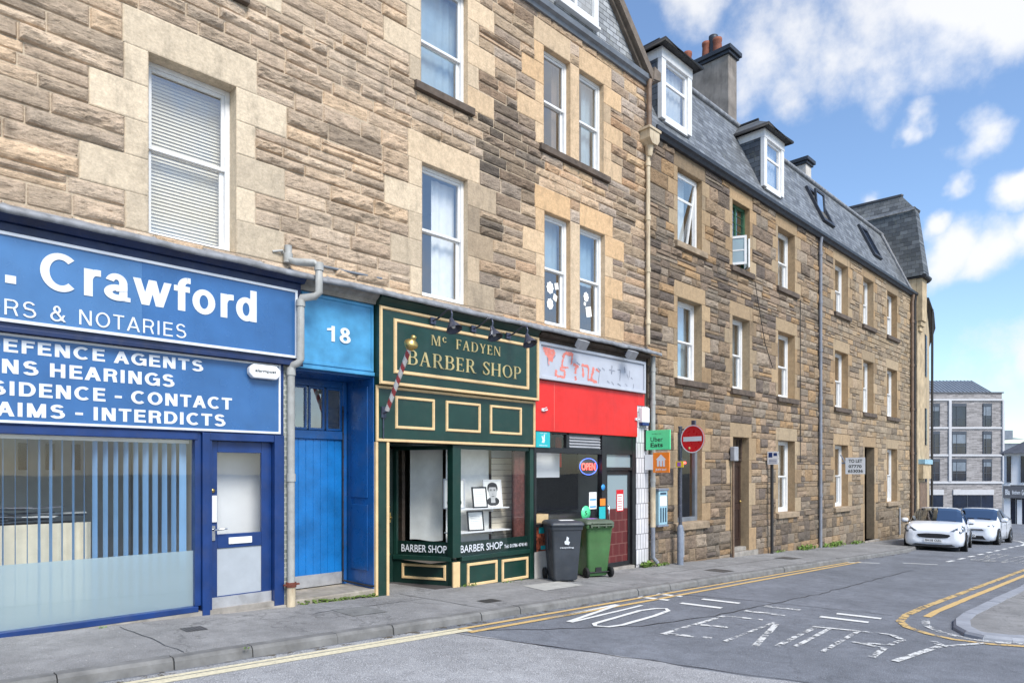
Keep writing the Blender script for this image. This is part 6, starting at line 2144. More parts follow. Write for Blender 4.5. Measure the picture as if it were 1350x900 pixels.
PX, PY = 13.30, -.26
t = thing("sign_post", "grey scuffed signpost carrying the red no entry disc", "sign post", (PX, PY, zg(PX)))
mb = MB(); mb.tube([(PX, PY, .55), (PX, PY, 2.72)], .040, 14); mb.lathe([(.0, 0), (.05, 0), (.045, .03), (0, .04)], (PX, PY, 2.70), 12); mb.build("upper_pole", "post_dark", t)
mb = MB(); mb.tube([(PX, PY, zg(PX) - .05), (PX, PY, .50), (PX, PY, .56)], [.07, .07, .045], 14); mb.build("base_pole", "post_grey", t)
mb = MB(); mb.box(PX - .055, PX - .045, PY - .11, PY + .08, 1.83, 1.96); mb.build("sticker", "sign_yellow", t)
mb = MB(); mb.box(PX - .058, PX - .0555, PY - .05, PY + .04, 1.85, 1.94); mb.build("sticker", "purple_sticker", t)
t = thing("no_entry_sign", "round red no entry sign with a white bar on the grey post", "road sign", (PX, PY, 2.44))
cy = -.60
T = Matrix.Translation((PX - .06, cy, 2.44)) @ Matrix.Rotation(R(-5), 4, "Z")
mb = MB(); mb.lathe([(0, .004), (.305, .004), (.305, -.008), (.298, -.010), (.29, -.008), (0, -.008)], (0, 0, 0), 40, "x", T); mb.build("disc", "sign_red", t)
mb = MB(); mb.lathe([(.282, -.0095), (.303, -.0108)], (0, 0, 0), 40, "x", T); mb.add([T @ Vector(p) for p in [(-.010, -.235, -.05), (-.010, .235, -.05), (-.010, .235, .05), (-.010, -.235, .05)]], [(0, 1, 2, 3)]); mb.build("white_bar", "letter_white", t)
mb = MB(); mb.lathe([(.0, -.011), (.028, -.011), (.028, -.009)], (0, 0, 0), 14, "x", T @ Matrix.Translation((0, .08, -.2))); mb.build("sticker", "cream_trim", t)
mb = MB(); mb.tube([(PX, PY, 2.66), (PX - .02, cy, 2.66)], .016, 8); mb.tube([(PX, PY, 2.27), (PX - .02, cy - .05, 2.27)], .016, 8); mb.box(PX - .06, PX + .0, cy - .05, cy + .03, 2.70, 2.84); mb.build("arm", "lamp_metal", t)

P2, Y2 = 18.15, -.16
t = thing("sign_post", "short black post with a small parking plate, by the wall past the first brown door", "sign post", (P2, Y2, zg(P2)))
mb = MB(); mb.tube([(P2, Y2, zg(P2) - .05), (P2, Y2, 2.25)], .042, 12); mb.build("pole", "black_pipe", t)
mb = MB(); mb.box(P2 - .06, P2 - .05, Y2 - .20, Y2 + .10, 1.93, 2.28); mb.build("plate", "clean_white", t)
mb = MB(); F_ = on_cross(P2 - .0605, Y2 + .10); mb.add([F_(u, w, .001) for u, w in ((.03, 2.12), (.14, 2.12), (.14, 2.25), (.03, 2.25))], [(0, 1, 2, 3)]); mb.add([F_(u, w, .001) for u, w in ((.17, 2.16), (.27, 2.16), (.27, 2.24), (.17, 2.24))], [(0, 1, 2, 3)])
for i in range(3): mb.add([F_(u, w, .001) for u, w in ((.04, 1.97 + i * .04), (.26, 1.97 + i * .04), (.26, 1.985 + i * .04), (.04, 1.985 + i * .04))], [(0, 1, 2, 3)])
mb.build("symbol", "navy_paint", t)

XT = 23.74
t = thing("to_let_sign", "white to let board on a bracket between the far ground-floor windows", "sign", (XT, -.1, 1.95))
mb = MB(); mb.box(XT, XT + .02, -.74, -.14, 1.66, 2.2); mb.build("board", "clean_white", t)
mb = MB(); mb.tube([(XT + .06, .0, 2.02), (XT + .04, -.70, 2.06)], .03, 8); mb.tube([(XT + .3, .12, 2.3), (XT + .03, -.16, 1.98)], .02, 6); mb.build("bracket", "post_grey", t)
mb = MB(); F_ = on_cross(XT - .0005, -.14)
text(mb, "TO LET", .10, .52, 2.03, 2.14, F_, bold=.03, depth=.001); text(mb, "07770", .10, .50, 1.86, 1.96, F_, bold=.03, depth=.001); text(mb, "653036", .08, .54, 1.71, 1.81, F_, bold=.03, depth=.001)
mb.build("lettering", "ink", t)


# ================================================================ WHEELIE BINS
def wheelie_bin(name, label, x, y, rot, bodym, lidm, extra):
    g = zg(x)
    t = thing(name, label, "wheelie bin", (x, y, g), "wheelie bins outside the takeaway")
    t.rotation_euler = (0, 0, rot)

    def put(mb, nm, m, bevel=0.0, parent=t):
        # geometry is written in the bin's own coordinates
        o = mb.build(nm, m, None, bevel)
        o.parent = parent
        return o
    H = .98
    mb = MB()
    def rr_(z, hx, y0, y1, c=.05, n=4):
        pts = []
        for cx, cy, a0 in ((hx - c, y1 - c, 0), (-hx + c, y1 - c, 90), (-hx + c, y0 + c, 180), (hx - c, y0 + c, 270)):
            for i in range(n + 1):
                a = R(a0 + 90 * i / n)
                pts.append((cx + c * math.cos(a), cy + c * math.sin(a), z))
        return pts
    secs = [rr_(.03, .20, -.24, .20), rr_(.06, .215, -.255, .215), rr_(.55, .245, -.30, .27), rr_(.90, .268, -.335, .30), rr_(.905, .285, -.35, .315), rr_(.975, .288, -.355, .318)]
    n = len(secs[0]); v = [p for s in secs for p in s]
    mb.smooth = True
    f = [(i * n + k, i * n + (k + 1) % n, (i + 1) * n + (k + 1) % n, (i + 1) * n + k) for i in range(len(secs) - 1) for k in range(n)]
    mb.add(v, f); mb.smooth = False
    mb.add(secs[0], [tuple(range(n))[::-1]]); mb.add(secs[-1], [tuple(range(n))])
    # ribs on the sides and back
    for sx in (-1, 1):
        mb.box(sx * .268 - .012, sx * .268 + .012, -.02, .02, .55, .90)
    body = put(mb, "body", bodym, .004)
    body["base"] = [0, 0, 0]
    mb = MB(); mb.smooth = True
    l = [rr_(.982, .300, -.385, .325), rr_(1.01, .302, -.388, .325), rr_(1.045, .27, -.34, .29), rr_(1.06, .18, -.22, .2)]
    v = [p for s in l for p in s]
    mb.add(v, [(i * n + k, i * n + (k + 1) % n, (i + 1) * n + (k + 1) % n, (i + 1) * n + k) for i in range(3) for k in range(n)]); mb.smooth = False
    mb.add(l[-1], [tuple(range(n))]); mb.add(l[0], [tuple(range(n))[::-1]])
    lid = put(mb, "lid", lidm)
    mb = MB(); mb.tube([(-.24, .37, .96), (.24, .37, .96)], .018, 8)
    for sx in (-.22, -.08, .08, .22): mb.box(sx - .016, sx + .016, .30, .385, .925, .985)
    mb.tube([(-.2, .355, 1.0), (.2, .355, 1.0)], .015, 8)
    put(mb, "handle", lidm)
    for sx in (-1, 1):
        mb = MB(); x0 = sx * .255
        mb.mat("tyre"); mb.lathe([(.04, -.03), (.085, -.03), (.10, -.018), (.10, .018), (.085, .03), (.04, .03)], (x0, .235, .10), 20, "x")
        mb.mat("black_plastic"); mb.lathe([(0, -.022), (.06, -.026), (.06, .026), (0, .022)], (x0, .235, .10), 16, "x")
        put(mb, "wheel", None)
    mb = MB(); mb.tube([(-.26, .235, .10), (.26, .235, .10)], .014, 8); put(mb, "axle", "black_plastic")
    extra(put, t)
    return t


def grey_extra(put, t):
    mb = MB()
    y = -.305
    def F(u, w, d): return (u, -.24 - (w - .06) * .1135 - .018 - d, w)
    mb.add([F(x, z, .001) for x, z in ((-.04, .66), (.03, .65), (.05, .70), (.02, .72), (.03, .77), (-.01, .80), (-.02, .73), (-.05, .71))], [tuple(range(8))])
    text(mb, "recycling", -.12, .12, .585, .62, F, bold=.02, depth=.001)
    put(mb, "emblem", "letter_white")
    mb = MB(); mb.box(-.09, .16, -.22, -.05, 1.061, 1.064); put(mb, "label", "paper")


def green_extra(put, t):
    mb = MB(); mb.box(-.10, .10, -.16, .02, 1.061, 1.064); put(mb, "sticker", "purple_sticker")
    mb = MB(); mb.box(-.06, .06, .20, .245, .10, .19); put(mb, "axle_recess", "black_plastic")


wheelie_bin("wheelie_bin", "dark grey wheelie bin with a white emblem, left of the green one", 9.13, -.42, R(-34), "bin_grey", "bin_grey", grey_extra)
wheelie_bin("wheelie_bin", "green wheelie bin with its wheels turned to the street", 10.05, -.36, R(158), "bin_green", "bin_green_lid", green_extra)


# ================================================================ CARS
def car(name, label, cx, cy, heading, variant, plate):
    """front bumper centred at (cx, cy); heading = direction the nose points (radians from +X)"""
    g = zg(cx + 1.5) + ROAD
    t = thing(name, label, "car", (cx, cy, g), "white hatchbacks parked along the kerb")
    t.rotation_euler = (math.atan(-.0352) * 0, R(2.0) * (1 if math.cos(heading) < 0 else -1) * -1, heading)

    def put(mb, nm, m, parent=t, bevel=0.0):
        o = mb.build(nm, m, None, bevel); o.parent = parent
        return o
    h = 1.0 if variant == 0 else .985
    st = [  # x back from the nose, zb, half width, z belt, half width top, z edge, z crown
        (.00, .34, .58, .54, .52, .665, .685), (.03, .25, .72, .58, .64, .735, .76), (.09, .21, .80, .64, .69, .80, .825), (.20, .19, .835, .70, .70, .855, .885), (.45, .18, .852, .76, .71, .91, .945),
        (.80, .18, .862, .82, .72, .955, .985), (1.02, .18, .866, .87, .70, .985, 1.01), (1.30, .18, .868, .90, .68, 1.15, 1.175), (1.62, .18, .868, .915, .64, 1.335, 1.365), (1.82, .18, .868, .925, .615, 1.405, 1.44),
        (2.3, .18, .868, .94, .60, 1.43, 1.475), (2.9, .18, .868, .965, .59, 1.42, 1.465), (3.35, .18, .866, .99, .55, 1.37, 1.42), (3.70, .20, .85, 1.0, .52, 1.24, 1.28), (3.88, .24, .82, .96, .55, 1.04, 1.07), (3.98, .30, .76, .80, .55, .88, .90), (4.04, .36, .62, .66, .45, .74, .75)]
    def prof(s):
        x, zb, w, zbelt, wt, ze, zc = s
        zm = zb + (zbelt - zb) * .52
        pts = [(0, zb), (w * .80, zb), (w * .96, zb + .07), (w, zm * .96), (w * .995, zm * 1.1), (w * .965, zbelt), (wt + .03 if zc - zbelt > .3 else wt + .05, ze - .03 * (zc - zbelt > .3)), (wt * .86, ze + (zc - ze) * .55), (wt * .45, zc - .004), (0, zc)]
        return [(-x, y, z * h) for y, z in pts]
    rows = [prof(s) for s in st]
    k = len(rows[0])
    full = [[(x, -y, z) for x, y, z in r[1:-1]][::-1] for r in rows]
    rings = [r + f for r, f in zip(rows, full)]          # closed ring
    n = len(rings[0])
    body = MB(); body.smooth = True
    glassf, screenf, rearf = MB(), MB(), MB()
    v = [p for r in rings for p in r]
    body.v = [tuple(p) for p in v]
    for i in range(len(rings) - 1):
        for j in range(n):
            f = [i * n + j, i * n + (j + 1) % n, (i + 1) * n + (j + 1) % n, (i + 1) * n + j]
            jj = j if j < k - 1 else n - 1 - j
            seg = jj               # segment between profile points seg and seg+1
            x0 = st[i][0]
            side = seg == 5 and 1.28 < x0 < 3.4
            screen = seg >= 6 and .99 < x0 < 1.7
            rear = seg >= 6 and 3.3 < x0 < 3.75
            if side or screen or rear:
                tgt = glassf if side else (screenf if screen else rearf)
                tgt.smooth = True
                tgt.add([body.v[q] for q in f], [(0, 1, 2, 3)])
            else:
                body.f.append(f); body.mi.append(0); body.sm.append(True)
    body.f.append(list(range(n))[::-1]); body.mi.append(0); body.sm.append(False)
    body.f.append([(len(rings) - 1) * n + q for q in range(n)]); body.mi.append(0); body.sm.append(False)
    b = put(body, "body", "car_white"); b["base"] = [0, 0, 0]
    put(screenf, "windscreen", "car_glass"); put(glassf, "side_window", "car_glass"); put(rearf, "rear_window", "car_glass")
    # pillars
    mb = MB()
    for sy in (-1, 1):
        for x in (2.32,):
            mb.box(-x - .05, -x + .04, sy * .70 - .12, sy * .70 + .12, .95, 1.2)
    # wheels with dark arches
    for x in (.80, 3.29):
        for sy in (-1, 1):
            mb = MB(); mb.lathe([(0, .0), (.355, .0), (.355, .02)] if sy > 0 else [(0, .0), (.355, .0), (.355, -.02)], (-x, sy * .862 - sy * .005, .33), 26, "y"); put(mb, "wheel_arch", "black_plastic")
            w = MB(); c = (-x, sy * .80, .305)
            w.mat("tyre"); w.lathe([(.19, -.10), (.29, -.10), (.305, -.07), (.305, .07), (.29, .10), (.19, .10)], c, 28, "y")
            w.mat("black_plastic"); w.lathe([(0, .02 * sy), (.2, .02 * sy)], c, 20, "y")
            w.mat("chrome"); w.lathe([(.19, .10 * sy), (.215, .104 * sy), (.22, .09 * sy)], c, 28, "y"); w.lathe([(0, .10 * sy), (.045, .10 * sy), (.05, .06 * sy)], c, 14, "y")
            for q in range(7):
                a = q * 2 * math.pi / 7
                T = Matrix.Translation(c) @ Matrix.Rotation(a, 4, "Y")
                w.box(.04, .2, .07 * sy, .097 * sy, -.018, .018, T)
            put(w, "wheel", None)
    # lamps, grille, bumper openings, plate, mirrors
    for sy in (-1, 1):
        mb = MB(); mb.smooth = False
        pts = [(-.015, .46, .70), (-.07, .62, .80), (-.34, .76, .885), (-.46, .835, .84), (-.30, .845, .73), (-.07, .76, .64)] if variant == 0 else [(-.05, .36, .66), (-.13, .60, .72), (-.42, .76, .80), (-.46, .79, .74), (-.32, .79, .655), (-.12, .69, .60), (-.05, .45, .615)]
        o = .022
        top = [(x + o, sy * (y + o * .6), z + .014) for x, y, z in pts]
        bot = [(x - .06, sy * (y - .05), z - .01) for x, y, z in pts]
        m_ = len(pts)
        mb.add(top + bot, [tuple(range(m_))] + [(a, (a + 1) % m_, m_ + (a + 1) % m_, m_ + a) for a in range(m_)])
        hl = put(mb, "headlight", "headlamp"); hl["base"] = [0, 0, 0]
        mb = MB(); mb.lathe([(0, .012), (.05, .010), (.062, 0), (.066, -.02)], (-.06, sy * .66, .735), 16, "x"); mb.lathe([(0, .012), (.04, .010), (.05, 0), (.055, -.02)], (-.17, sy * .765, .785), 16, "x"); put(mb, "reflector", "chrome", hl)
        mb = MB(); p = [(-.10, .60, .30), (-.10, .70, .33), (-.14, .73, .44), (-.13, .70, .50), (-.09, .655, .46)]
        mb.prism([(x + .035, sy * y, z) for x, y, z in p], (-.06, 0, 0)); put(mb, "fog_lamp_recess", "black_plastic")
        mb = MB(); mb.lathe([(0, .012), (.035, .01), (.04, 0)], (-.075, sy * .675, .385), 12, "x"); put(mb, "fog_lamp", "headlamp")
        mb = MB(); mb.smooth = True
        ring_ = [(.0, .0), (.05, .02), (.075, .09), (.06, .17), (.0, .19)]
        mb.lathe([(0.0, -.11), (.06, -.10), (.085, -.03), (.085, .04), (.06, .10), (0, .11)], (-1.33, sy * .965, 1.0), 14, "y", None)
        put(mb, "mirror", "car_white")
        mb = MB(); mb.box(-1.36, -1.30, sy * .80, sy * .93, .945, .985); mb.box(-1.40, -1.26, sy * .90, sy * 1.03, .915, .94); put(mb, "mirror_base", "black_plastic")
        mb = MB(); mb.box(-2.20, -2.02, sy * .872, sy * .886, .80, .825); mb.box(-3.05, -2.87, sy * .872, sy * .886, .82, .845); put(mb, "door_handle", "car_white")
        mb = MB(); mb.box(-2.40, -2.30, sy * .845 - .02, sy * .845 + .02, .30, .93); 
        mb = MB(); mb.box(-2.392, -2.385, sy * .862, sy * .8715, .30, .92); mb.box(-1.205, -1.198, sy * .862, sy * .8715, .34, .86); put(mb, "door_seam", "black_plastic")
        mb = MB(); mb.prism([(-2.36, sy * .835, .945), (-2.28, sy * .835, .945), (-2.28, sy * .60, 1.40), (-2.36, sy * .60, 1.40)], (0, sy * .02, .004)); put(mb, "door_pillar", "black_plastic")
    if variant == 0:
        mb = MB(); p = [(-.40, .50), (-.47, .565), (-.44, .60), (-.2, .625), (.2, .625), (.44, .60), (.47, .565), (.40, .50), (.2, .475), (-.2, .475)]
        mb.prism([(.018, y, z) for y, z in p], (-.12, 0, 0)); put(mb, "grille", "black_plastic")
        mb = MB(); p = [(-.60, .235), (-.50, .285), (-.2, .265), (.2, .265), (.50, .285), (.60, .235), (.4, .215), (-.4, .215)]
        mb.prism([(.015, y, z) for y, z in p], (-.14, 0, 0)); put(mb, "lower_grille", "black_plastic")
    else:
        mb = MB(); p = [(-.52, .60), (-.2, .60), (0, .58), (.2, .60), (.52, .60), (.45, .655), (.12, .64), (0, .66), (-.12, .64), (-.45, .655)]
        mb.prism([(.02, y, z) for y, z in p], (-.1, 0, 0)); put(mb, "grille", "black_plastic")
        mb = MB(); p = [(-.58, .26), (.58, .26), (.48, .40), (-.48, .40)]
        mb.prism([(.015, y, z) for y, z in p], (-.16, 0, 0)); put(mb, "lower_grille", "black_plastic")
        mb = MB(); mb.prism([(.03, y, z) for y, z in ((-.05, .62), (0, .545), (.05, .62), (0, .695))], (-.03, 0, 0)); put(mb, "badge", "chrome")
    mb = MB(); mb.box(.018, .032, -.26, .26, .345, .455); pl = put(mb, "number_plate", "clean_white")
    mb = MB(); text(mb, plate, -.23, .23, .365, .435, lambda u, w, d: (.0325 + d, u, w), bold=.03, depth=.001); o = put(mb, "plate_lettering", "ink", pl)
    if variant == 0:
        mb = MB(); mb.lathe([(0, .008), (.05, .006), (.055, 0)], (0, 0, 0), 18, "x", Matrix.Translation((-.015, 0, .668)) @ Matrix.Diagonal((1, 1, .5, 1))); put(mb, "badge", "chrome")
    mb = MB(); mb.box(-3.9, -.15, -.72, .72, .17, .25); put(mb, "underbody", "black_plastic")
    mb = MB(); mb.tube([(-1.06, .55, 1.022), (-1.12, .1, 1.055)], .012, 6); mb.tube([(-1.06, .0, 1.03), (-1.12, -.45, 1.05)], .012, 6); put(mb, "wiper", "black_plastic")
    return t


car("parked_car", "white hatchback with a wide black grille, nearest of the two parked cars", 25.55, -2.25, math.atan2(-.149, -.989), 0, "SH18 OZL")
car("parked_car", "white hatchback half hidden behind the nearer parked car", 31.0, -2.12, math.atan2(-.01, -1.0), 1, "SF17 KHO")

# ================================================================ FAR BUILDINGS
cb = thing("corner_building", "pale stone building with a tall slate mansard tower, curving away beyond the long tenement", "building", (34, 2, zg(34)))
OUT = [(31.93, .35), (31.93, -.16), (33.2, -.10), (36, .45), (40, 1.35), (44, 2.5), (47, 3.4), (47.4, 6), (46, 12), (31.93, 12)]


def extr(mb, pts, z0, z1, cap=True):
    n = len(pts)
    v = [(x, y, z0) for x, y in pts] + [(x, y, z1) for x, y in pts]
    f = [(i, (i + 1) % n, n + (i + 1) % n, n + i) for i in range(n)]
    if cap: f += [tuple(range(n))[::-1], tuple(range(n, 2 * n))]
    mb.add(v, f)


mb = MB(); extr(mb, OUT, -2.4, 9.05); mb.box(31.94, 33.0, -.12, 6, 9.05, 9.76); mb.build("wall", "cream_stone", cb)
R0 = [(31.88, 12), (31.88, -.42), (32.72, -.42), (33.0, -.28), (33.2, .1), (33.25, .6), (33.25, 12)]
R1 = [(32.0, 12), (32.0, -.06), (32.55, -.06), (32.75, .02), (32.92, .3), (32.98, .7), (32.98, 12)]
R2 = [(32.4, 12), (32.4, .55), (32.45, .55), (32.52, .58), (32.58, .62), (32.6, .9), (32.6, 12)]
lift = lambda y: .25 if y > 6 else 0
mb = MB(); mb.mat("slate_dark")
n = len(R0)
v = [(x, y, 9.85) for x, y in R0] + [(x, y, 12.7) for x, y in R1] + [(x, y, 13.5 + lift(y)) for x, y in R2]
mb.add(v, [(i + n * j, i + 1 + n * j, n * (j + 1) + i + 1, n * (j + 1) + i) for j in range(2) for i in range(n - 1)] + [tuple(range(2 * n, 3 * n))])
mb.build("tower_roof", None, cb)
mb = MB(); mb.tube([(x - .02, y, 12.72) for x, y in R1], .07, 8); mb.build("roof_roll", "lead", cb)
mb = MB(); mb.tube([(x, y, 13.54 + lift(y)) for x, y in R2], .06, 8); mb.build("ridge_roll", "dark_gutter", cb)
mb = MB(); mb.tube([(x, y, 9.82) for x, y in R0[1:]], .09, 8); extr(mb, R0, 9.762, 9.80); mb.build("gutter", "black_pipe", cb)
EV = [(33.0, -.28), (36, .25), (40, 1.13), (44, 2.28), (47.3, 3.25)]
mb = MB(); mb.mat("slate_dark_front")
for (a, b), (c, d) in zip(EV, EV[1:]):
    mb.quad((a, b, 9.12), (c, d, 9.12), (c - .6, d + 2.6, 11.3), (a - .6, b + 2.6, 11.3))
mb.build("low_roof", None, cb)
mb = MB(); mb.tube([(x, y, 9.08) for x, y in EV], .06, 8)
for (a, b), (c, d) in zip(EV, EV[1:]):
    mb.quad((a, b, 9.055), (c, d, 9.055), (c, d + .6, 9.055), (a, b + .6, 9.055))
mb.build("low_gutter", "black_pipe", cb)
for s_, y_ in ((33.9, .06),):
    for z0, z1 in ((5.9, 7.7), (2.9, 4.5), (-.6, 1.5)):
        mb = MB(); T = Matrix.Translation((s_, y_, 0)) @ Matrix.Rotation(R(8 if s_ < 35 else 12), 4, "Z")
        mb.box(-.35, .35, -.06, .1, z0, z1, T); mb.build("window", "far_window", cb)
mb = MB(); mb.box(31.95, 32.62, -.34, -.13, 8.0, 9.75); mb.box(31.98, 32.56, -.29, -.13, 7.8, 7.998); mb.box(32.02, 32.5, -.23, -.13, 7.6, 7.798); mb.build("corbelled_bay", "cream_stone", cb)
mb = MB()
for i in range(8): mb.box(32.1 + i * .15, 32.24 + i * .15, -.40, -.10, 2.06, 2.26 - (i % 2) * .02)
mb.build("scalloped_canopy", "cabinet_blue", cb)
mb = MB(); mb.box(32.1, 33.28, -.34, -.10, 1.45, 2.05); mb.build("shop_fascia", "cream_stone", cb)
mb = MB(); mb.box(32.3, 33.3, -.17, -.05, -.9, 1.3); mb.build("shop_door", "brown_pipe", cb)
mb = MB(); mb.tube([(34.9, .0, 9.0), (34.9, .02, zg(34.9))], .05, 8); mb.build("downpipe", "black_pipe", cb)

# camera-facing blocks at the end of the street: own axes (u to the right, v away)
UX = Vector((1, -1, 0)).normalized(); VX = Vector((1, 1, 0)).normalized(); O_ = Vector((0, -8.3, 0))


class Frame(MB):
    def fbox(self, u0, u1, v0, v1, z0, z1):
        pts = [O_ + UX * u + VX * v + Vector((0, 0, z)) for z in (z0, z1) for v in (v0, v1) for u in (u0, u1)]
        return self.add(pts, [(0, 2, 3, 1), (4, 5, 7, 6), (0, 1, 5, 4), (2, 6, 7, 3), (0, 4, 6, 2), (1, 3, 7, 5)])


def place(t, ang):
    pass


V0 = 80.0
pu = lambda px: (px - 675) / 900 * V0
pz_ = lambda py: 1.72 + (622 - py) / 900 * V0
c0 = O_ + UX * pu(1270) + VX * V0
gb = thing("brick_building", "modern grey brick block of four storeys with white bands at the end of the street", "building", (c0.x, c0.y, -3.2))
mb = Frame(); mb.fbox(pu(1180), pu(1321), V0, V0 + 16, -4, pz_(518)); mb.build("wall", "grey_brick", gb)
mb = Frame()
for y0, y1 in ((525.5, 528), (562.5, 565), (598.5, 601), (634, 637)): mb.fbox(pu(1180), pu(1322.5), V0 - .12, V0 - .002, pz_(y1), pz_(y0))
for x0, x1 in ((1250, 1253.5), (1320.5, 1323)): mb.fbox(pu(x0), pu(x1), V0 - .18, V0 - .003, pz_(634), pz_(527.9))
mb.build("white_band", "precast", gb)
mb = Frame(); mb.fbox(pu(1180), pu(1323), V0 - .1, V0 + 16, pz_(518) + .002, pz_(516.5)); mb.build("parapet", "fascia_grey", gb)
for (x0, x1) in ((1228, 1238.5), (1254.5, 1273.5), (1295.5, 1307)):
    for (y0, y1) in ((531.5, 561.5), (568, 597.5), (604.5, 633)):
        mb = Frame(); mb.fbox(pu(x0), pu(x1), V0 - .06, V0 + .05, pz_(y1), pz_(y0)); w = mb.build("window", "far_window", gb)
        mb = Frame()
        for a, b in ((x0, x0 + .8), (x1 - .8, x1), ((x0 * .7 + x1 * .3), (x0 * .7 + x1 * .3) + .6)): mb.fbox(pu(a), pu(b), V0 - .10, V0 - .058, pz_(y1), pz_(y0))
        mb.fbox(pu(x0), pu(x1), V0 - .12, V0 - .101, pz_(y0 + 4), pz_(y0)); mb.fbox(pu(x0), pu(x1), V0 - .11, V0 - .057, pz_(y1 - 9.5), pz_(y1 - 10.2))
        mb.build("frame", "far_frame", w)
        h_ = (0, 6, 12, 0, 9, 17)[(int(x0) + int(y0) * 5) % 6]
        if h_:
            mb = Frame(); mb.fbox(pu(x0 + 1), pu(x1 - 1), V0 - .075, V0 - .062, pz_(y0 + 4 + h_), pz_(y0 + 4)); mb.build("roller_blind", "far_blind", w)
mb = Frame(); mb.fbox(pu(1256), pu(1309), V0 - .08, V0 + .05, pz_(672), pz_(652)); w = mb.build("shop_window", "far_window", gb)
mb = Frame(); mb.fbox(pu(1256), pu(1309.5), V0 - .14, V0 - .001, pz_(651.8), pz_(645)); mb.fbox(pu(1225), pu(1243.5), V0 - .14, V0 - .001, pz_(651.8), pz_(645)); mb.build("canopy", "precast", gb)
mb = Frame(); mb.fbox(pu(1225), pu(1243), V0 - .08, V0 + .05, pz_(672), pz_(652)); mb.build("shop_window", "far_window", gb)
mb = Frame()
for x in (1274, 1292): mb.fbox(pu(x), pu(x + .8), V0 - .12, V0 - .081, pz_(672), pz_(652))
mb.build("mullion", "far_frame", w)
mb = Frame()
P = lambda u, v, z: O_ + UX * u + VX * v + Vector((0, 0, z))
a0, a1, b0, b1_ = pu(1190), pu(1318), pu(1195), pu(1301)
zr0, zr1 = pz_(516.4), pz_(502)
mb.add([P(a0, V0 + 1.2, zr0), P(a1, V0 + 1.2, zr0), P(b1_ + 1.5, V0 + 5, zr1 + .7), P(b0, V0 + 5, zr1 + .7), P(a1, V0 + 14, zr0), P(b1_ + 1.5, V0 + 10, zr1 + .7), P(b0, V0 + 10, zr1 + .7), P(a0, V0 + 14, zr0)], [(0, 1, 2, 3), (1, 4, 5, 2), (3, 2, 5, 6), (7, 0, 3, 6), (4, 7, 6, 5)])
rf2 = mb.build("roof", "zinc_roof", gb)
mb = Frame()
for i in range(26):
    t_ = i / 25
    p, q = P(a0 + (a1 - a0) * t_, V0 + 1.2, zr0), P(b0 + (b1_ + 1.5 - b0) * t_, V0 + 5, zr1 + .7)
    mb.tube([p + Vector((0, 0, .03)), q + Vector((0, 0, .03))], .05, 4)
mb.build("roof_seam", "gutter_grey", rf2)

# the white shop stands turned towards the bend
V1, TURN = 64.0, 37.5
UX_, VX_ = UX.copy(), VX.copy()
rt = Matrix.Rotation(-R(TURN), 3, "Z")
UX, VX = rt @ UX_, rt @ VX_
th = lambda px: math.atan((px - 675) / 900)
qu = lambda px: V1 * math.tan(th(px) - R(TURN))
qz = lambda py: 1.72 + (622 - py) / 900 * V1 * .803
P = lambda u, v, z: O_ + UX * u + VX * v + Vector((0, 0, z))
c1 = O_ + UX * qu(1345) + VX * V1
u0, u1 = qu(1323.5), qu(1323.5) + 14
ws = thing("white_shop", "white rendered shop with a grey fascia at the right edge of the street", "building", (c1.x, c1.y, -2.2))
mb = Frame(); mb.fbox(u0, u1, V1, V1 + 10, qz(639), qz(597)); mb.fbox(u0, u0 + .4, V1, V1 + 10, -3.5, qz(639)); mb.fbox(u0 + .8, u0 + 1.1, V1 + .1, V1 + .9, -3.5, qz(658)); mb.fbox(u0 + .5, u1, V1 + 3, V1 + 10, -3.5, qz(639)); mb.build("wall", "white_render", ws)
mb = Frame(); mb.fbox(u0 - .05, u1, V1 - .25, V1 - .01, qz(656), qz(640)); fb = mb.build("fascia_board", "fascia_grey", ws)
mb = Frame(); FT = lambda u, w, d: O_ + UX * u + VX * (V1 - .2505 - d) + Vector((0, 0, w))
text(mb, "Bla", qu(1325.5), qu(1331.5), qz(652), qz(644.5), FT, bold=.03, depth=.003); text(mb, "Bothem", qu(1334.5), qu(1345), qz(651), qz(646), FT, bold=.02, depth=.003); text(mb, "Ge", qu(1347), qu(1351), qz(652), qz(645), FT, bold=.02, depth=.003); mb.build("lettering", "letter_white", fb)
for px in (1328, 1346.5):
    mb = Frame(); mb.fbox(qu(px), qu(px + 4.5), V1 - .08, V1 + .02, qz(635), qz(601)); w = mb.build("window", "far_window", ws)
    mb = Frame(); mb.fbox(qu(px - .5), qu(px + .3), V1 - .12, V1 - .002, qz(635.5), qz(600.5)); mb.fbox(qu(px + 4.3), qu(px + 5), V1 - .12, V1 - .002, qz(635.5), qz(600.5)); mb.build("frame", "black_frame", w)
mb = Frame(); mb.fbox(u0 + .45, u1 - .1, V1 + .3, V1 + .35, -3.5, qz(656)); sg = mb.build("shop_window", "far_window", ws)
mb = Frame()
for px in (1326, 1331, 1338.5, 1346, 1352): mb.fbox(qu(px), qu(px + .9), V1 + .2, V1 + .29, -3.5, qz(656))
mb.build("mullion", "sign_back", sg)
mb = Frame()
a_, b_ = u0 - .3, u1 + .3
mb.add([P(a_, V1 - .5, qz(597)), P(b_, V1 - .5, qz(597)), P(b_ - 3, V1 + 5, qz(597) + 2.6), P(a_ + 4.2, V1 + 5, qz(597) + 2.6), P(a_, V1 + 10.4, qz(597)), P(b_, V1 + 10.4, qz(597))], [(0, 1, 2, 3), (0, 3, 4), (1, 5, 2), (3, 2, 5, 4), (0, 4, 5, 1)])
mb.build("roof", "dark_roof", ws)
UX, VX = UX_, VX_
P = lambda u, v, z: O_ + UX_ * u + VX_ * v + Vector((0, 0, z))

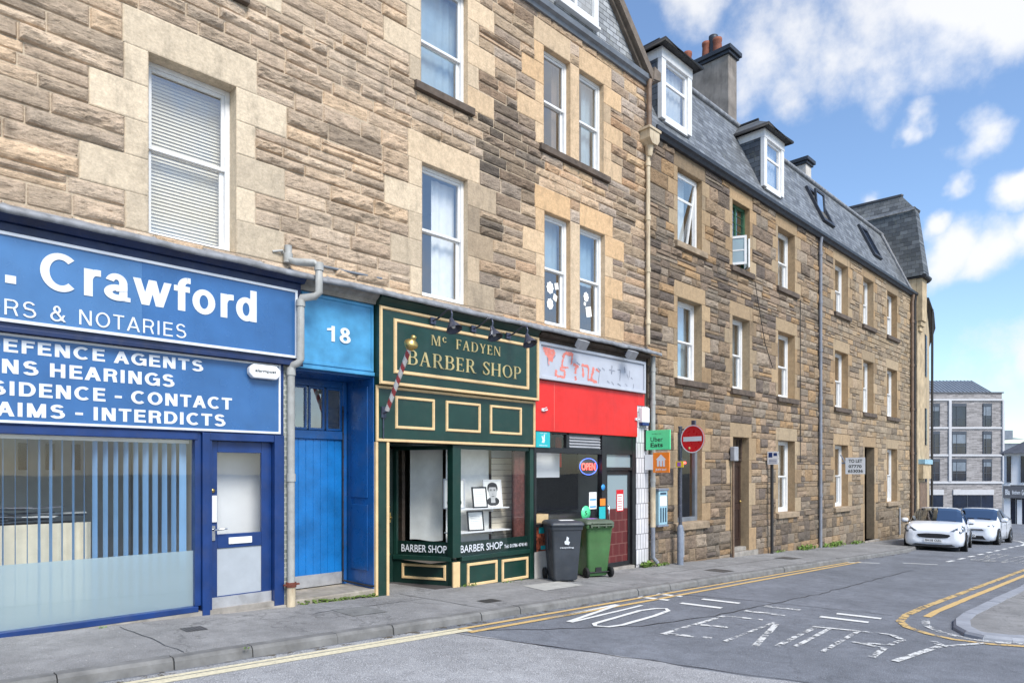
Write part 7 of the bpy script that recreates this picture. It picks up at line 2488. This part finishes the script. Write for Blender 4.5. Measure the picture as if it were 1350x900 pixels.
V2 = 150.0
ru = lambda px: (px - 675) / 900 * V2
rz = lambda py: 1.72 + (622 - py) / 900 * V2
c2 = O_ + UX * ru(1340) + VX * V2
fb_ = thing("far_building", "distant grey-roofed block showing between the brick block and the white shop", "building", (c2.x, c2.y, -3))
mb = Frame(); mb.fbox(ru(1300), ru(1350), V2, V2 + 20, -4, rz(584)); mb.fbox(ru(1318), ru(1334), V2 - .3, V2 + 6, rz(579), rz(567)); mb.build("wall", "zinc_roof", fb_)
mb = Frame(); mb.add([P(ru(1299), V2 - 1, rz(579) + .01), P(ru(1348), V2 - 1, rz(579) + .01), P(ru(1340), V2 + 9, rz(570)), P(ru(1306), V2 + 9, rz(570))], [(0, 1, 2, 3)]); mb.build("roof", "gutter_grey", fb_)


# ================================================================ WEEDS ALONG THE WALL FOOT
def weed(x, y, n, h, spread, label, seed):
    r = random.Random(seed)
    mb = MB()
    for i in range(n):
        a, l = r.uniform(0, 6.28), h * r.uniform(.5, 1.1)
        o = Vector((x + r.uniform(-spread, spread), y + r.uniform(-spread * .3, spread * .3), zg(x) - .005))
        d = Vector((math.cos(a), math.sin(a), 0)); sd_ = Vector((-d.y, d.x, 0)) * l * r.uniform(.10, .22)
        tip, mid = o + d * l * .7 + Vector((0, 0, l * r.uniform(.3, .9))), o + d * l * .3 + Vector((0, 0, l * .55))
        mb.add([o, mid + sd_, tip, mid - sd_], [(0, 1, 2, 3)])
    single(mb, "weed", "leaf_green", label, "weed", "weeds along the wall foot")


for a in [(12.22, -.12, 90, .17, .16, "bushy pale green weed at the foot of the white tiled pier", 1), (12.75, -.14, 60, .10, .25, "low weeds under the pale blue cabinet", 2), (7.25, -.05, 40, .07, .2, "tuft of weeds below the barber's corner post", 3),
          (8.3, -.04, 30, .06, .3, "thin weeds along the barber's stall riser", 4), (20.6, -.12, 90, .20, .5, "weeds at the wall foot left of the grey downpipe", 5), (22.6, -.12, 110, .22, .7, "weeds at the wall foot right of the grey downpipe", 6),
          (24.9, -.12, 60, .15, .4, "weeds at the wall foot before the iron gate", 7), (2.05, -.14, 14, .04, .05, "tiny tuft of weeds under the solicitors' window", 8), (2.80, -1.95, 12, .05, .03, "tuft of grass growing in a kerb joint", 9), (18.75, -.10, 40, .10, .3, "weeds by the short black post", 10)]:
    weed(*a)
# moss along the close doorstep
mb = MB()
rr = random.Random(3)
for i in range(160):
    s, y = rr.uniform(4.32, 5.6), rr.uniform(-.06, .0)
    z = zg(s) + rr.uniform(0, .05)
    k = rr.uniform(.008, .03)
    mb.lathe([(0, k * .7), (k * .8, k * .4), (k, 0)], (s, y - .005 - .02 * (z < zg(s) + .02), z - .01), 6)
o = mb.build("moss", "moss"); o["kind"] = "stuff"
